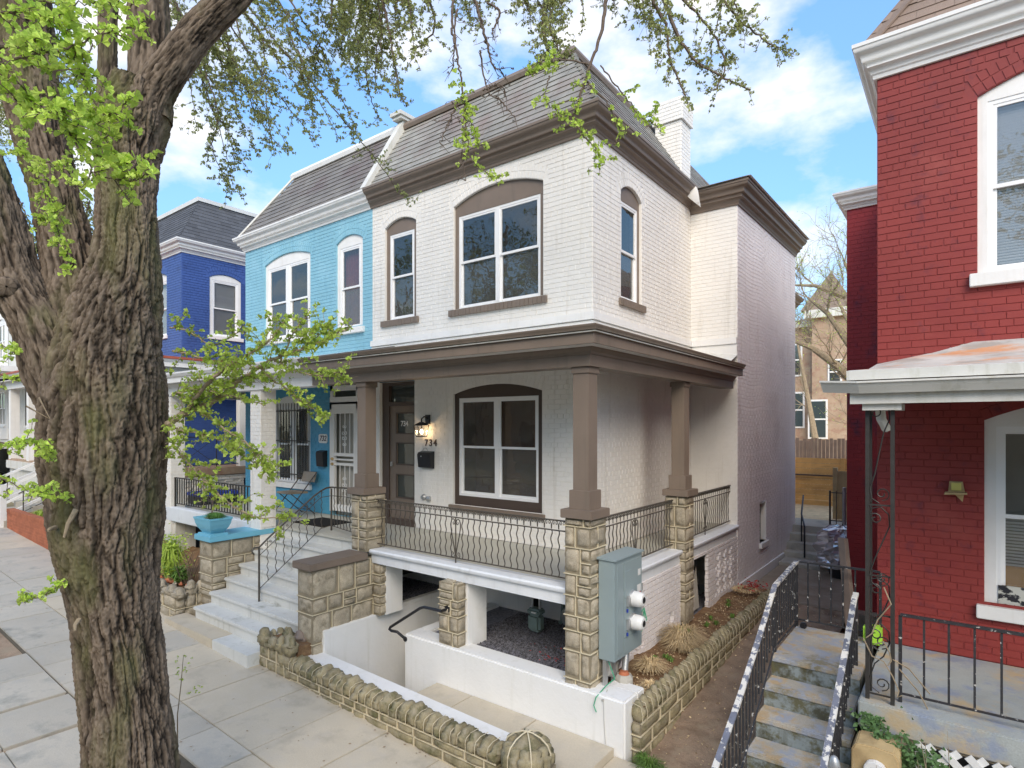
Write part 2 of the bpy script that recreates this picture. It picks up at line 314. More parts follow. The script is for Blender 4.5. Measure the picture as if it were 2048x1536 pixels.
# ------------------------------------------------------------------ brick walls
class BrickSet:
    """bricks of one house: nearest 300 in view as parts, the rest one mesh"""
    def __init__(s): s.b = []
    def brick(s, c, U, N, V, l, h, p, m): s.b.append((c, U, N, V, l, h, p, m))
    def finish(s, parent, limit=300, name='brick'):
        s.b.sort(key=lambda q: cdist(q[0]) + (0 if inview(q[0]) and q[2].dot(CAMLOC - q[0]) > 0 else 1000))
        unit = {}
        ch = .0028
        for (c, U, N, V, l, h, p, m) in s.b[:limit]:
            k = (round(l, 2), round(p, 3), m.name)
            if k not in unit:
                a, b = l / 2, h / 2
                q = MB(); q.add([(-a, -b, -.01), (a, -b, -.01), (a, b, -.01), (-a, b, -.01), (-a, -b, p - ch), (a, -b, p - ch), (a, b, p - ch), (-a, b, p - ch), (-a + ch, -b + ch, p), (a - ch, -b + ch, p), (a - ch, b - ch, p), (-a + ch, b - ch, p)],
                              [(8, 9, 10, 11), (4, 5, 9, 8), (5, 6, 10, 9), (6, 7, 11, 10), (7, 4, 8, 11), (0, 1, 5, 4), (1, 2, 6, 5), (2, 3, 7, 6), (3, 0, 4, 7)])
                me = bpy.data.meshes.new(name); me.from_pydata(q.v, [], q.f); me.materials.append(m); unit[k] = me
            inst(name, unit[k], frameM(c, U, N, V), parent)
        rest = {}
        for q in s.b[limit:]: rest.setdefault(q[7].name, []).append(q)
        for mn, L in rest.items():
            vs = []; fs = []
            for (c, U, N, V, l, h, p, m) in L:
                a, b = l / 2, h / 2; n = len(vs); j = lambda: random.uniform(-.0014, .0014)
                o2 = p - ch
                for (sx, sy) in ((-1, -1), (1, -1), (1, 1), (-1, 1)): vs.append(c + U * (sx * a + j()) + V * (sy * b + j()) + N * -.01)
                for (sx, sy) in ((-1, -1), (1, -1), (1, 1), (-1, 1)): vs.append(c + U * (sx * (a - ch) + j()) + V * (sy * (b - ch) + j()) + N * (p + j() * .25))
                fs += [(n + 4, n + 5, n + 6, n + 7), (n, n + 1, n + 5, n + 4), (n + 1, n + 2, n + 6, n + 5), (n + 2, n + 3, n + 7, n + 6), (n + 3, n, n + 4, n + 7)]
            me = rawmesh('brickwork', np.array([tuple(v) for v in vs]), fs, L[0][7]); link('brickwork', me, parent, kind='stuff')
def arch_half(op, z, extra=0.0):
    """half-open interval of an opening at height z, or None"""
    u0, u1, z0, zs, rise = op[:5]
    if z < z0 or z > zs + rise + extra: return None
    if z <= zs: return (u0, u1)
    if rise <= 0.001: return None if not extra else (u0, u1)
    w = (u1 - u0) / 2; r = (w * w + rise * rise) / (2 * rise); cz = zs + rise - r; rr = r + extra
    h = rr * rr - (z - cz) ** 2
    if h <= 0: return None
    h = math.sqrt(h); c = (u0 + u1) / 2; lim = w + extra * w / r
    return (max(c - h, c - lim), min(c + h, c + lim))
def spans(u0, u1, cuts):
    res = [(u0, u1)]
    for c in cuts:
        if not c: continue
        n = []
        for (a, b) in res:
            if c[1] <= a or c[0] >= b: n.append((a, b))
            else:
                if c[0] > a: n.append((a, c[0]))
                if c[1] < b: n.append((c[1], b))
        res = n
    return res
def brickwall(bs, O, U, N, w0, w1, z0, z1, ops, m, parent, wallname='wall', L=.205, H=.0685, p=.0055, ring=.205, mb=None, warp=None, back=.0, skip=None, ztop=None):
    g = .006; own = mb is None; mb = mb or MB(); mb.fr = (O, U, N)
    nC = int(math.ceil((z1 - z0) / H))
    for i in range(nC):
        za = z0 + i * H; zb = min(za + H, z1); zm = (za + zb) / 2
        e = []
        for op in ops:
            iv = arch_half(op, zm, ring * .5) if (zm > op[3] and op[4] > 0) else arch_half(op, zm)
            e.append((max(iv[0], op[0]), min(iv[1], op[1])) if iv else None)
        for (a, b) in spans(w0, w1, e): mb.add([(a, -back, za), (b, -back, za), (b, -back, zb), (a, -back, zb)], [(0, 1, 2, 3)])
        e = [arch_half(op, zm, ring if len(op) > 4 and op[4] > 0 else 0) if zm > op[3] or zm > op[2] and zm < op[3] else None for op in ops]
        e = [arch_half(op, zm, ring) if (zm > op[3] and op[4] > 0) else arch_half(op, zm) for op in ops]
        head = i % 6 == 3; LL = L / 2 if head else L
        off = (i % 2) * L / 2 if not head else L / 4
        for (a, b) in spans(w0, w1, e):
            k = math.floor((a - off) / LL)
            while off + k * LL < b:
                x0 = max(a, off + k * LL) + g / 2; x1 = min(b, off + (k + 1) * LL) - g / 2; k += 1
                if x1 - x0 < .02: continue
                if skip and skip((x0 + x1) / 2, zm, k, i): continue
                dz = warp((x0 + x1) / 2, zm) if warp else 0
                c = O + U * ((x0 + x1) / 2) + Z * (zm + dz) + N * random.uniform(-.0004, .0004)
                bs.brick(c, U, N, Z, x1 - x0, (zb - za) - g, p + random.uniform(-.0005, .0006), m)
    for op in ops:                                   # soldier rings over arched heads
        u0, u1, zz, zs, rise = op[:5]
        if rise <= 0 or ring <= 0: continue
        w = (u1 - u0) / 2; r = (w * w + rise * rise) / (2 * rise); cz = zs + rise - r; th = math.asin(min(1, w / r)); c0 = (u0 + u1) / 2
        AA = [(c0 + (r - .001) * math.sin(-th + 2 * th * k / 16), cz + (r - .001) * math.cos(-th + 2 * th * k / 16), c0 + (r + ring * .95) * math.sin(-th + 2 * th * k / 16), cz + (r + ring * .9) * math.cos(-th + 2 * th * k / 16)) for k in range(17)]
        for a_, b_ in zip(AA, AA[1:]): mb.add([(a_[0], -back + .0008, a_[1]), (b_[0], -back + .0008, b_[1]), (b_[2], -back + .0008, b_[3]), (a_[2], -back + .0008, a_[3])], [(0, 1, 2, 3)])
        rows = 2 if ring > .15 else 1; hh = ring / rows
        for q in range(rows):
            rr = r + hh * (q + .5); n = max(3, int(round(2 * th * rr / .075)))
            for k in range(n):
                t = -th + (k + .5) * 2 * th / n
                c = O + U * (c0 + rr * math.sin(t)) + Z * (cz + rr * math.cos(t))
                bs.brick(c, U * math.cos(t) - Z * math.sin(t), N, U * math.sin(t) + Z * math.cos(t), 2 * th * rr / n - .008, hh - .008, p, m)
    if own: return mb.build(wallname, m, parent)
    return mb
def reveal(mb, O, U, N, op, d=.11):
    mb.fr = (O, U, N); u0, u1, z0, zs, rise = op[:5]
    mb.quad((u0, 0, z0), (u0, -d, z0), (u0, -d, zs), (u0, 0, zs)); mb.quad((u1, 0, z0), (u1, -d, z0), (u1, -d, zs), (u1, 0, zs))
    mb.quad((u0, 0, z0), (u1, 0, z0), (u1, -d, z0), (u0, -d, z0))
    P = archpts(op)
    for a, b in zip(P, P[1:]): mb.quad((a[0], .003, a[1]), (b[0], .003, b[1]), (b[0], -d, b[1]), (a[0], -d, a[1]))
def archpts(op, n=12, ins=0):
    u0, u1, z0, zs, rise = op[:5]; u0 += ins; u1 -= ins
    if rise <= 0: return [(u0, zs), (u1, zs)]
    w = (u1 - u0) / 2; r = (w * w + rise * rise) / (2 * rise); cz = zs + rise - r; th = math.asin(min(1, w / r)); c = (u0 + u1) / 2
    return [(c + r * math.sin(-th + 2 * th * k / n), cz + r * math.cos(-th + 2 * th * k / n)) for k in range(n + 1)]
def window(parent, O, U, N, op, ft, cas, fr, sill, double=True, cw=.06, glassm=None, behind=None, fz0=None, dep=.075, sillh=.07, bars=None, mw=.075, silld=.05, blind=None, lab=None):
    """arched window: casing (root part) > sash, pane, sill, curtain"""
    F = (O, U, N); u0, u1, z0, zs, rise = op[:5]; fz0 = z0 if fz0 is None else fz0
    c = MB(F); d0, d1 = -dep, -dep + .035
    AP = archpts(op, 14)
    poly = [(u0, ft)] + AP + [(u1, ft)]
    c.prism(poly, d0, d1, 'y')
    c.box(u0, u0 + cw, d0, d1, fz0, ft); c.box(u1 - cw, u1, d0, d1, fz0, ft)
    if fz0 > z0 + .01: c.box(u0, u1, d0, d1, z0, fz0)
    root = c.build('window', cas, parent, lab)
    a, b = u0 + cw, u1 - cw
    f = MB(F); t = .038; e0, e1 = -dep - .02, -dep + .028
    f.box(a + t, b - t, e0, e1, ft - t, ft); f.box(a + t, b - t, e0, e1, fz0, fz0 + t); f.box(a, a + t, e0, e1, fz0, ft); f.box(b - t, b, e0, e1, fz0, ft)
    zm = (fz0 + ft) / 2; units = [(a + t, b - t)]
    if double:
        m_ = (a + b) / 2; f.box(m_ - mw / 2, m_ + mw / 2, e0, e1 + .004, fz0 + t, ft - t); units = [(a + t, m_ - mw / 2), (m_ + mw / 2, b - t)]
    f.build('frame', fr, root)
    for (p, q) in units:
        s = MB(F); w = .03
        for (za, zb, dd) in ((zm - .015, ft - t, .012), (fz0 + t, zm + .02, -.012)):
            s.box(p + w, q - w, -dep - .012 + dd, -dep + .010 + dd, zb - w, zb); s.box(p + w, q - w, -dep - .012 + dd, -dep + .010 + dd, za, za + w * 1.2)
            s.box(p, p + w, -dep - .012 + dd, -dep + .010 + dd, za, zb); s.box(q - w, q, -dep - .012 + dd, -dep + .010 + dd, za, zb)
            g = MB(F); g.quad((p + w, -dep - .002 + dd, za + w * 1.2), (q - w, -dep - .002 + dd, za + w * 1.2), (q - w, -dep - .002 + dd, zb - w), (p + w, -dep - .002 + dd, zb - w)); g.build('pane', glassm or (GLS if dd > 0 else GLC), root)
        s.build('sash', fr, root)
        if blind == 'slats':
            bl = MB(F); k = fz0 + t
            while k < ft - t: bl.quad((p, -dep - .06, k), (q, -dep - .06, k), (q, -dep - .045, k + .02), (p, -dep - .045, k + .02)); k += .026
            bl.build('blind', BLD, root)
        elif blind:
            bl = MB(F); n = 14
            for k in range(n):
                xa = p + (q - p) * k / n; xb = p + (q - p) * (k + 1) / n
                y0_, y1_ = (-dep - .06 - .025 * (k % 2)), (-dep - .06 - .025 * ((k + 1) % 2))
                bl.quad((xa, y0_, fz0), (xb, y1_, fz0), (xb, y1_, ft), (xa, y0_, ft))
            bl.build('curtain', blind, root)
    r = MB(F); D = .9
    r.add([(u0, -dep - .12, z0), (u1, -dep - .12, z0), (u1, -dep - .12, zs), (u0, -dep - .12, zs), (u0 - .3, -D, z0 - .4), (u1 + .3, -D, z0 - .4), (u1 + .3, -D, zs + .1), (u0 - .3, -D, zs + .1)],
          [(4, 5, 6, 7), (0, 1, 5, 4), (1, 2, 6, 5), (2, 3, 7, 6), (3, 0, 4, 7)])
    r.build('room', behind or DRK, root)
    if sill:
        if isinstance(sill, tuple):                 # brick rowlock sill
            n = int((u1 - u0 + .16) / .075); st = MB(F)
            for k in range(n):
                x = u0 - .08 + (u1 - u0 + .16) * k / n; st.box(x + .003, x + (u1 - u0 + .16) / n - .003, -.04, silld + random.uniform(-.003, .003), z0 - .105, z0 - .005)
            st.build('sill', sill[0], root)
        else:
            st = MB(F); st.box(u0 - .06, u1 + .06, -.06, silld, z0 - sillh - .02, z0); st.build('sill', sill, root, bevel=.006)
    return root
def sweep_profile(mb, path, prof, close=False):
    """profile [(outward, z)] swept along plan path [(x, y)] with outward to the right of travel"""
    n = len(path); cols = []
    for i, (x, y, *zz) in enumerate(path):
        dz = zz[0] if zz else 0
        p = V3(x, y, 0)
        d1 = (p - V3(*path[i - 1][:2], 0)).normalized() if i > 0 else None
        d2 = (V3(*path[i + 1][:2], 0) - p).normalized() if i < n - 1 else None
        nn = []
        for d in (d1, d2):
            if d is not None: nn.append(V3(d.y, -d.x, 0))
        if len(nn) == 2:
            b = (nn[0] + nn[1]); b = b / max(.2, (1 + nn[0].dot(nn[1])))
        else: b = nn[0]
        cols.append([(x + b.x * o, y + b.y * o, z + dz) for (o, z) in prof])
    m = len(prof)
    mb.add([q for c in cols for q in c], [(i * m + k, i * m + k + 1, (i + 1) * m + k + 1, (i + 1) * m + k) for i in range(n - 1) for k in range(m - 1)] +
           [tuple(range(m)), tuple((n - 1) * m + k for k in range(m))])
def cornice_prof(z, h, d):
    P = [(-.05, z), (.03, z), (.035, z + .10 * h), (.05, z + .14 * h)]
    for k in range(6): t = k / 5 * math.pi / 2; P.append((.05 + .28 * d * (1 - math.cos(t)), z + .14 * h + .16 * h * math.sin(t)))
    P += [(.40 * d, z + .33 * h)]
    for k in range(6): t = k / 5 * math.pi / 2; P.append((.40 * d + .18 * d * (1 - math.cos(t)), z + .36 * h + .12 * h * math.sin(t)))
    P += [(.62 * d, z + .52 * h)]
    for k in range(9): t = k / 8 * math.pi; P.append((.62 * d + .33 * d * (1 - math.cos(t)) / 2, z + .55 * h + .33 * h * k / 8 + .03 * h * math.sin(2 * t)))
    P += [(d, z + .89 * h), (d, z + h), (-.05, z + h)]
    return P
# ------------------------------------------------------------------ rock-faced stones
def rock(x0, x1, y0, y1, z0, z1, seed, amp=.016, rnd=.018, n=4, top_round=0, topz=None):
    """rounded block with a rough face"""
    cx, cy, cz = (x0 + x1) / 2, (y0 + y1) / 2, (z0 + z1) / 2; hx, hy, hz = (x1 - x0) / 2, (y1 - y0) / 2, (z1 - z0) / 2
    idx = {}; vs = []; fs = []
    def vid(i, j, k):
        key = (i, j, k)
        if key in idx: return idx[key]
        q = [2 * i / n - 1, 2 * j / n - 1, 2 * k / n - 1]; h = (hx, hy, hz)
        p = [q[a] * h[a] for a in range(3)]
        out = V3(*[q[a] if abs(q[a]) > .99 else 0 for a in range(3)])
        ne = sum(1 for a in range(3) if abs(q[a]) > .99)
        if ne >= 2: p = [p[a] - (rnd * (1 if ne == 2 else 1.3) * q[a] * .75 if abs(q[a]) > .99 else 0) for a in range(3)]
        w = V3(cx + p[0], cy + p[1], cz + p[2])
        if ne == 1: w += out.normalized() * (abs(noise.noise(w * 9 + V3(seed, 0, 0))) * amp * 1.3 + amp * .2)
        w += noise.noise_vector(w * 6 + V3(seed * .7, 3, 1)) * amp * .4 + noise.noise_vector(w * 19 + V3(seed, 1, 2)) * amp * .28
        if top_round and q[2] > .0:
            f = q[2]; w.z -= top_round * (q[0] ** 2 * .8 + q[1] ** 2 * .5) * f
        idx[key] = len(vs); vs.append(tuple(w)); return idx[key]
    for a in range(n):
        for b in range(n):
            for (f, fl) in (((lambda i, j: (i, j, 0)), 1), ((lambda i, j: (i, j, n)), 0), ((lambda i, j: (i, 0, j)), 0), ((lambda i, j: (i, n, j)), 1), ((lambda i, j: (0, i, j)), 1), ((lambda i, j: (n, i, j)), 0)):
                q = [vid(*f(a, b)), vid(*f(a + 1, b)), vid(*f(a + 1, b + 1)), vid(*f(a, b + 1))]
                fs.append(tuple(q[::-1] if fl else q))
    return vs, fs
SEED = [1]
def stone(parent, b, m=None, amp=.019, n=5, name='stone', tr=0, rnd=.018):
    SEED[0] += 1.37; vs, fs = rock(*b, SEED[0], amp=amp, n=n, top_round=tr, rnd=rnd)
    me = bpy.data.meshes.new(name); me.from_pydata(vs, [], fs); me.materials.append(m or STN)
    me.polygons.foreach_set('use_smooth', [True] * len(me.polygons))
    return link(name, me, parent)
def stone_block(parent, x0, x1, y0, y1, z0, z1, courses, m=None, axis='x', seed=0, beadm=None, split=(.22, .42), sub=.25, slope=0):
    """coursed rock-faced masonry; stones run through the thickness; ribbon mortar beads"""
    rn = random.Random(seed + 11); g = .007; bd = MB(); core = MB(); c = .012
    core.box(x0 + c, x1 - c, y0 + c, y1 - c, z0, z1 - c)
    tot = sum(courses); z = z0; t = .0038; pr = .003
    for ci, ch in enumerate(courses):
        h = (z1 - z0) * ch / tot; zt = z + h
        a0, a1 = (x0, x1) if axis == 'x' else (y0, y1)
        a = a0; L = a1 - a0
        cuts = []
        while a < a1 - .01:
            w = rn.uniform(*split)
            if a + w > a1 - split[0] * .55: w = a1 - a
            cuts.append((a, a + w)); a += w
        for (p, q) in cuts:
            subs = [(z, zt)]
            if h > .16 and q - p < .3 and rn.random() < sub: zz = z + h * rn.uniform(.4, .6); subs = [(z, zz), (zz, zt)]
            for (s0, s1) in subs:
                if axis == 'x': stone(parent, (p + g, q - g, y0, y1, s0 + g, s1 - g), m)
                else: stone(parent, (x0, x1, p + g, q - g, s0 + g, s1 - g), m)
                if s1 < zt - .001:
                    if axis == 'x': bd.box(p, q, y0 - pr, y0 + .02, s1 - t, s1 + t)
                    else: bd.box(x1 - .02, x1 + pr, p, q, s1 - t, s1 + t); bd.box(x0 - pr, x0 + .02, p, q, s1 - t, s1 + t)
            if q < a1 - .01:
                if axis == 'x': bd.box(q - t, q + t, y0 - pr, y1 + pr, z, zt)
                else: bd.box(x0 - pr, x1 + pr, q - t, q + t, z, zt)
        if axis == 'x' and (y1 - y0) > .25:          # a joint on the narrow return faces too
            yj = y0 + (y1 - y0) * (.45 if ci % 2 else .8)
            if ci % 2: bd.box(x1 - .01, x1 + pr, yj - t, yj + t, z, zt)
        if ci: bd.box(x0 - pr, x1 + pr, y0 - pr, y1 + pr, z - t, z + t)
        z = zt
    core.build('mortar_bed', MOD, parent); bd.build('mortar_bead', beadm or MOR, parent)

# ------------------------------------------------------------------ roof tiles on a sloping plane
class TileSet:
    def __init__(s): s.t = []
    def plane(s, A, B, C, D, m, w=.2, h=.165, th=.008, jit=.004, stag=True):
        """A-B eave (left to right), D-C ridge; lays courses of tiles"""
        A, B, C, D = map(Vector, (A, B, C, D)); n = (B - A).cross(D - A).normalized()
        up = ((D + C) / 2 - (A + B) / 2); H = (up - (B - A).normalized() * up.dot((B - A).normalized())).length
        rows = max(1, int(round(H / h)))
        for r in range(rows):
            L = A.lerp(D, r / rows); Rr = B.lerp(C, r / rows); L2 = A.lerp(D, min(1, (r + 1.25) / rows)); R2 = B.lerp(C, min(1, (r + 1.25) / rows))
            ax = (B - A).normalized(); x0 = (L - A).dot(ax); x1 = (Rr - A).dot(ax); y0 = (L2 - A).dot(ax); y1 = (R2 - A).dot(ax)
            off = (r % 2) * w / 2 if stag else 0; k = math.floor((x0 - off) / w)
            base = L - ax * x0; base2 = L2 - ax * y0
            while off + k * w < x1:
                a = max(x0, off + k * w) + .0015; b = min(x1, off + (k + 1) * w) - .0015; k += 1
                if b - a < .015: continue
                a2 = min(max(a, y0), y1); b2 = max(min(b, y1), y0); lift = th * 1.6 + random.uniform(0, jit); dd = random.uniform(-jit, jit)
                sl = (base2 - base).normalized() * dd
                s.t.append(([base + ax * a + n * lift + sl, base + ax * b + n * (lift + random.uniform(0, jit * .6)) + sl, base2 + ax * b2 + n * .001, base2 + ax * a2 + n * .001], n, th, m))
    def finish(s, parent, name, limit=300):
        ctr = lambda q: (q[0][0] + q[0][2]) / 2
        s.t.sort(key=lambda q: cdist(ctr(q)) + (0 if inview(ctr(q)) else 1000))
        def geo(q, b, o=V3(0, 0, 0)):
            P, n, th, m = q
            v = [tuple(p - o) for p in P] + [tuple(p - n * th - o) for p in P]
            return v, [(b, b + 1, b + 2, b + 3), (b, b + 4, b + 5, b + 1), (b + 1, b + 5, b + 6, b + 2), (b + 3, b + 7, b + 4, b), (b + 4, b + 7, b + 6, b + 5)]
        for q in s.t[:limit]:
            o = ctr(q); v, f = geo(q, 0, o); me = bpy.data.meshes.new(name); me.from_pydata(v, [], f); me.materials.append(q[3]); inst(name, me, Matrix.Translation(o), parent)
        V = []; F = []
        for q in s.t[limit:]:
            v, f = geo(q, len(V)); V += v; F += f
        if V: link(name + '_field', rawmesh(name + '_field', V, F, s.t[0][3]), parent, kind='stuff')

# ================================================================== THE SETTING
g = MB()
XB = [-400, -40, -2.64, -1.2, 40, 400]; YB = [-400, -6.4, -2.4, 0, 8.5, 400]
def gzb(x): return gz(max(-40, min(40, x)))
for i in range(5):
    for j in range(5):
        if i == 2 and j == 2: continue
        a, b, c, d = XB[i], XB[i + 1], YB[j], YB[j + 1]
        e = -.30 if j == 0 else -.10
        g.quad((a, c, gzb(a) + e), (b, c, gzb(b) + e), (b, d, gzb(b) + e), (a, d, gzb(a) + e))
g.build('ground', GRD, kind='structure')
rd = MB(); rd.quad((-40, -15.5, gz(-40) - .2), (40, -15.5, gz(40) - .2), (40, -6.4, gz(40) - .2), (-40, -6.4, gz(-40) - .2)); rd.build('road', ASP, kind='structure')
cb = MB(); cb.box(-40, 40, -6.4, -6.25, gz(-40) - .3, gz(-40) - .02, -3.2); cb.build('kerb', COG, kind='structure')
ts = MB(); ts.box(-40, 40, -6.25, -4.3, gz(-40) - .2, gz(-40) - .035, -3.2); ts.build('tree_strip', DRT, kind='structure')
sw = MB(); sw.box(-34, 14, -4.72, -2.2, gz(-34) - .12, gz(-34) - .022, -1.92); SW = sw.build('sidewalk', JNT, kind='structure')
def slab(parent, x0, x1, y0, y1, m, th=.06, z=None, name='paving_slab'):
    q = MB(); h = random.uniform(-.003, .003); g_ = .005
    za = (gz(x0) if z is None else z) + h; dz = (gz(x1) - gz(x0)) if z is None else 0
    q.box(x0 + g_, x1 - g_, y0 + g_, y1 - g_, za - th, za, dz); q.build(name, m, parent, bevel=.004)
xs = sorted([-2.39 - .76 * k for k in range(34)] + [-2.39 + .76 * k for k in range(1, 20)])
for a, b in zip(xs, xs[1:]):
    tan = -5.4 < a
    slab(SW, a, b, -3.95, -2.80, CON if tan or random.random() < .45 else COG)
    slab(SW, a + .06, b + .06, -4.69 if b < -2.3 else -4.40, -3.95, COG if a < -2.3 or a > -1 else CON)
for a in (-6.0, -5.2, -4.3, -3.4):
    for c in (-6.24, -5.47): slab(SW, a, a + .84, c, c + .77, COG)
for a in np.arange(-16, -7.2, .93): slab(SW, a, a + .93, -5.4, -4.7, COG) if a < -9 else None
_l = random.Random(3); LV = []; LF = []
for k in range(260):
    x_ = _l.uniform(-12, 1.0); y_ = _l.uniform(-4.6, -2.85) if k % 3 else _l.uniform(-2.95, -2.86); z_ = gz(x_) + .006; a_ = _l.uniform(0, 6.28); s_ = _l.uniform(.008, .022); b_ = len(LV)
    for (p_, q_) in ((1, 0), (0, .55), (-.8, 0), (0, -.55)): LV.append((x_ + s_ * (p_ * math.cos(a_) - q_ * math.sin(a_)), y_ + s_ * (p_ * math.sin(a_) + q_ * math.cos(a_)), z_ + _l.uniform(0, .006)))
    LF.append((b_, b_ + 1, b_ + 2, b_ + 3))
link('leaf_litter', rawmesh('leaf_litter', LV, LF, DRT), None, 'small dead leaves and bits scattered over the sidewalk slabs', 'leaf litter', None, 'stuff')
# ------------------------------------------------------------------ white house
H = thing('brick_house', (-2.3, 4, 0), 'white painted brick row house with grey slate mansard and brown trimmed porch', 'house', 'row houses along the street')
bs = BrickSet()
opsF = [(-4.25, -3.45, 5.12, 6.78, .12), (-2.57, -.81, 5.12, 6.79, .18), (-2.58, -.83, 1.97, 3.76, .13), (-4.40, -3.49, 1.5, 4.02, 0)]
brickwall(bs, V3(0, 0, 0), X, -Y, -4.6, 0, 1.5, 7.26, opsF, WHB, H)
opsS = [(.83, 1.53, 5.12, 6.72, .13)]
brickwall(bs, V3(0, 0, 0), Y, X, 0, 3.62, 1.5, 7.26, opsS, WHB, H)
brickwall(bs, V3(0, 3.62, 0), X, -Y, 0, .841, .35, 7.2, [], WHB, H)
opsW = [(5.05, 5.5, .95, 1.72, 0)]
wv = lambda u, z: .018 * math.sin(u * 2.1 + z * .5) + .012 * math.sin(z * 2.3 + u) + .012 * math.sin(u * 5 + 1)
brickwall(bs, V3(.841, 0, 0), Y, X, 3.62, 8.1, .45, 7.3, opsW, WHBS, H, warp=wv, p=.0055)
q = MB(); q.box(.3, .87, 3.63, 8.1, -.2, .45); q.build('foundation', STU, H)
q = MB(); q.box(-4.6, -.01, .02, 8.1, -1.2, 1.49); q.build('foundation', STU, H)
m_ = MB()
for O_, U_, N_, op in [(V3(0, 0, 0), X, -Y, o) for o in opsF] + [(V3(0, 0, 0), Y, X, opsS[0]), (V3(.841, 0, 0), Y, X, opsW[0])]: reveal(m_, O_, U_, N_, op)
m_.build('window_reveal', WHB, H)
q = MB(); q.box(-4.6, -.05, .13, 8.1, 7.0, 7.5); q.box(0, .8, 3.7, 8.05, 7.0, 7.4); q.box(-4.55, -.25, 8.1, 13, 0, 7.0); q.build('rear_wing', WHBS, H); q = MB(); sweep_profile(q, [(-4.5, 8.9), (-.22, 8.9), (-.22, 13)], cornice_prof(6.85, .32, .30)); q.build('rear_cornice', BRN, H)
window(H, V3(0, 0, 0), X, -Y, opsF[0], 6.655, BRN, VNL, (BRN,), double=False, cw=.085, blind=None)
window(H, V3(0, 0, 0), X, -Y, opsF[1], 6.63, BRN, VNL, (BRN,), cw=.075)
window(H, V3(0, 0, 0), X, -Y, opsF[2], 3.69, BRD, VNL, BRN, cw=.09, fz0=2.12, behind=ROM, sillh=.06, silld=.06)  # darker casing colour paints in the shade under the porch roof
window(H, V3(0, 0, 0), Y, X, opsS[0], 6.60, BRN, VNL, (BRN,), double=False, cw=.06, blind=None)
r = MB((V3(.841, 0, 0), Y, X)); r.box(5.05, 5.5, -.12, -.1, .95, 1.72); bw = r.build('window', DRK, H)
r = MB((V3(.841, 0, 0), Y, X)); r.box(5.0, 5.55, -.1, .06, .86, .95); r.build('sill', WTR, bw)
# door
F0 = (V3(0, 0, 0), X, -Y)
d = MB(F0); d.box(-4.40, -4.22, -.16, -.06, 1.5, 4.02); d.box(-3.53, -3.49, -.16, -.06, 1.5, 4.02); d.box(-4.22, -3.53, -.16, -.06, 3.60, 3.67); d.box(-4.22, -3.53, -.16, -.06, 3.96, 4.02); d.box(-4.4, -3.49, -.16, .02, 1.5, 1.6)
d.build('door_frame', BRD, H)
d = MB(F0)
for (a, b, c, e) in ((-4.22, -4.04, 1.6, 3.6), (-3.60, -3.53, 1.6, 3.6), (-4.04, -3.6, 3.46, 3.6), (-4.04, -3.6, 2.93, 3.12), (-4.04, -3.6, 2.37, 2.57), (-4.04, -3.6, 1.6, 1.98)): d.box(a, b, -.13, -.09, c, e)
DR = d.build('door', BRN, H, 'brown front door with three square glass lites and 734 in white on the top one')
for (c, e) in ((1.98, 2.37), (2.57, 2.93), (3.12, 3.46)):
    one('pane', GLO, DR, -4.04, -3.6, -.12, -.11, c, e, fr=F0)
    b_ = MB(F0)
    for (a0, a1, z0_, z1_) in ((-4.06, -3.58, c - .02, c), (-4.06, -3.58, e, e + .02), (-4.06, -4.04, c, e), (-3.60, -3.58, c, e)): b_.box(a0, a1, -.09, -.08, z0_, z1_)
    b_.build('lite_moulding', BRD, DR)
one('pane', GLO, DR, -4.22, -3.53, -.13, -.12, 3.67, 3.96, fr=F0)
text('734', .13, frameM(V3(-3.86, .108, 3.28), X, -Y), WPL, DR, 'door_number')
one('door_knob', GLV, DR, -4.17, -4.13, -.09, -.04, 2.52, 2.6, fr=F0, bevel=.01)
# cornice and roof
q = MB(); sweep_profile(q, [(-4.62, 0), (0, 0), (0, 3.62)], cornice_prof(7.22, .32, .22)); q.build('cornice', BRN, H, 'brown moulded cornice under the slates', smooth=True)
q = MB(); sweep_profile(q, [(0, 3.62, 0), (.841, 3.62, 0), (.841, 8.1, .1)], cornice_prof(7.13, .34, .26)); q.build('cornice', BRN, H, smooth=True)
q = MB(); q.add([(.0, 3.3, 7.47), (1.15, 3.33, 7.49), (1.15, 8.15, 7.6), (0, 8.15, 7.5), (-.3, 3.6, 7.52)], [(0, 1, 2, 3, 4)])
for a, b in (((.0, 3.3, 7.47), (1.15, 3.33, 7.49)),): pass
q.build('wing_roof', WTD, H)
q = MB()                                             # curled end of the white roof membrane
n = 10
for k in range(n):
    t0, t1 = k / n, (k + 1) / n
    c0 = lambda t: (.10 + .22 * t, 3.35 - .12 * math.sin(t * 2.2), 7.52 - .42 * t ** 1.5 * 1.0)
    a = c0(t0); b = c0(t1); w0 = .16 * math.sin(math.pi * min(1, .25 + t0 * .75)); w1 = .16 * math.sin(math.pi * min(1, .25 + t1 * .75)) 
    q.quad((a[0] - w0, a[1] + .0, a[2]), (a[0] + w0 * .5, a[1] - .02, a[2] + .02), (b[0] + w1 * .5, b[1] - .02, b[2] + .02), (b[0] - w1, b[1], b[2]))
fl = q.build('roof_membrane_flap', WTR, H); sm = fl.modifiers.new('s', 'SOLIDIFY'); sm.thickness = .006
q = MB(); q.add([(.04, 3.36, 7.50), (1.13, 3.345, 7.50), (.7, 3.75, 7.60), (-.1, 3.75, 7.62)], [(0, 1, 2, 3)]); q.build('roof_membrane', WTR, H)
zt, ze = 9.0, 7.55
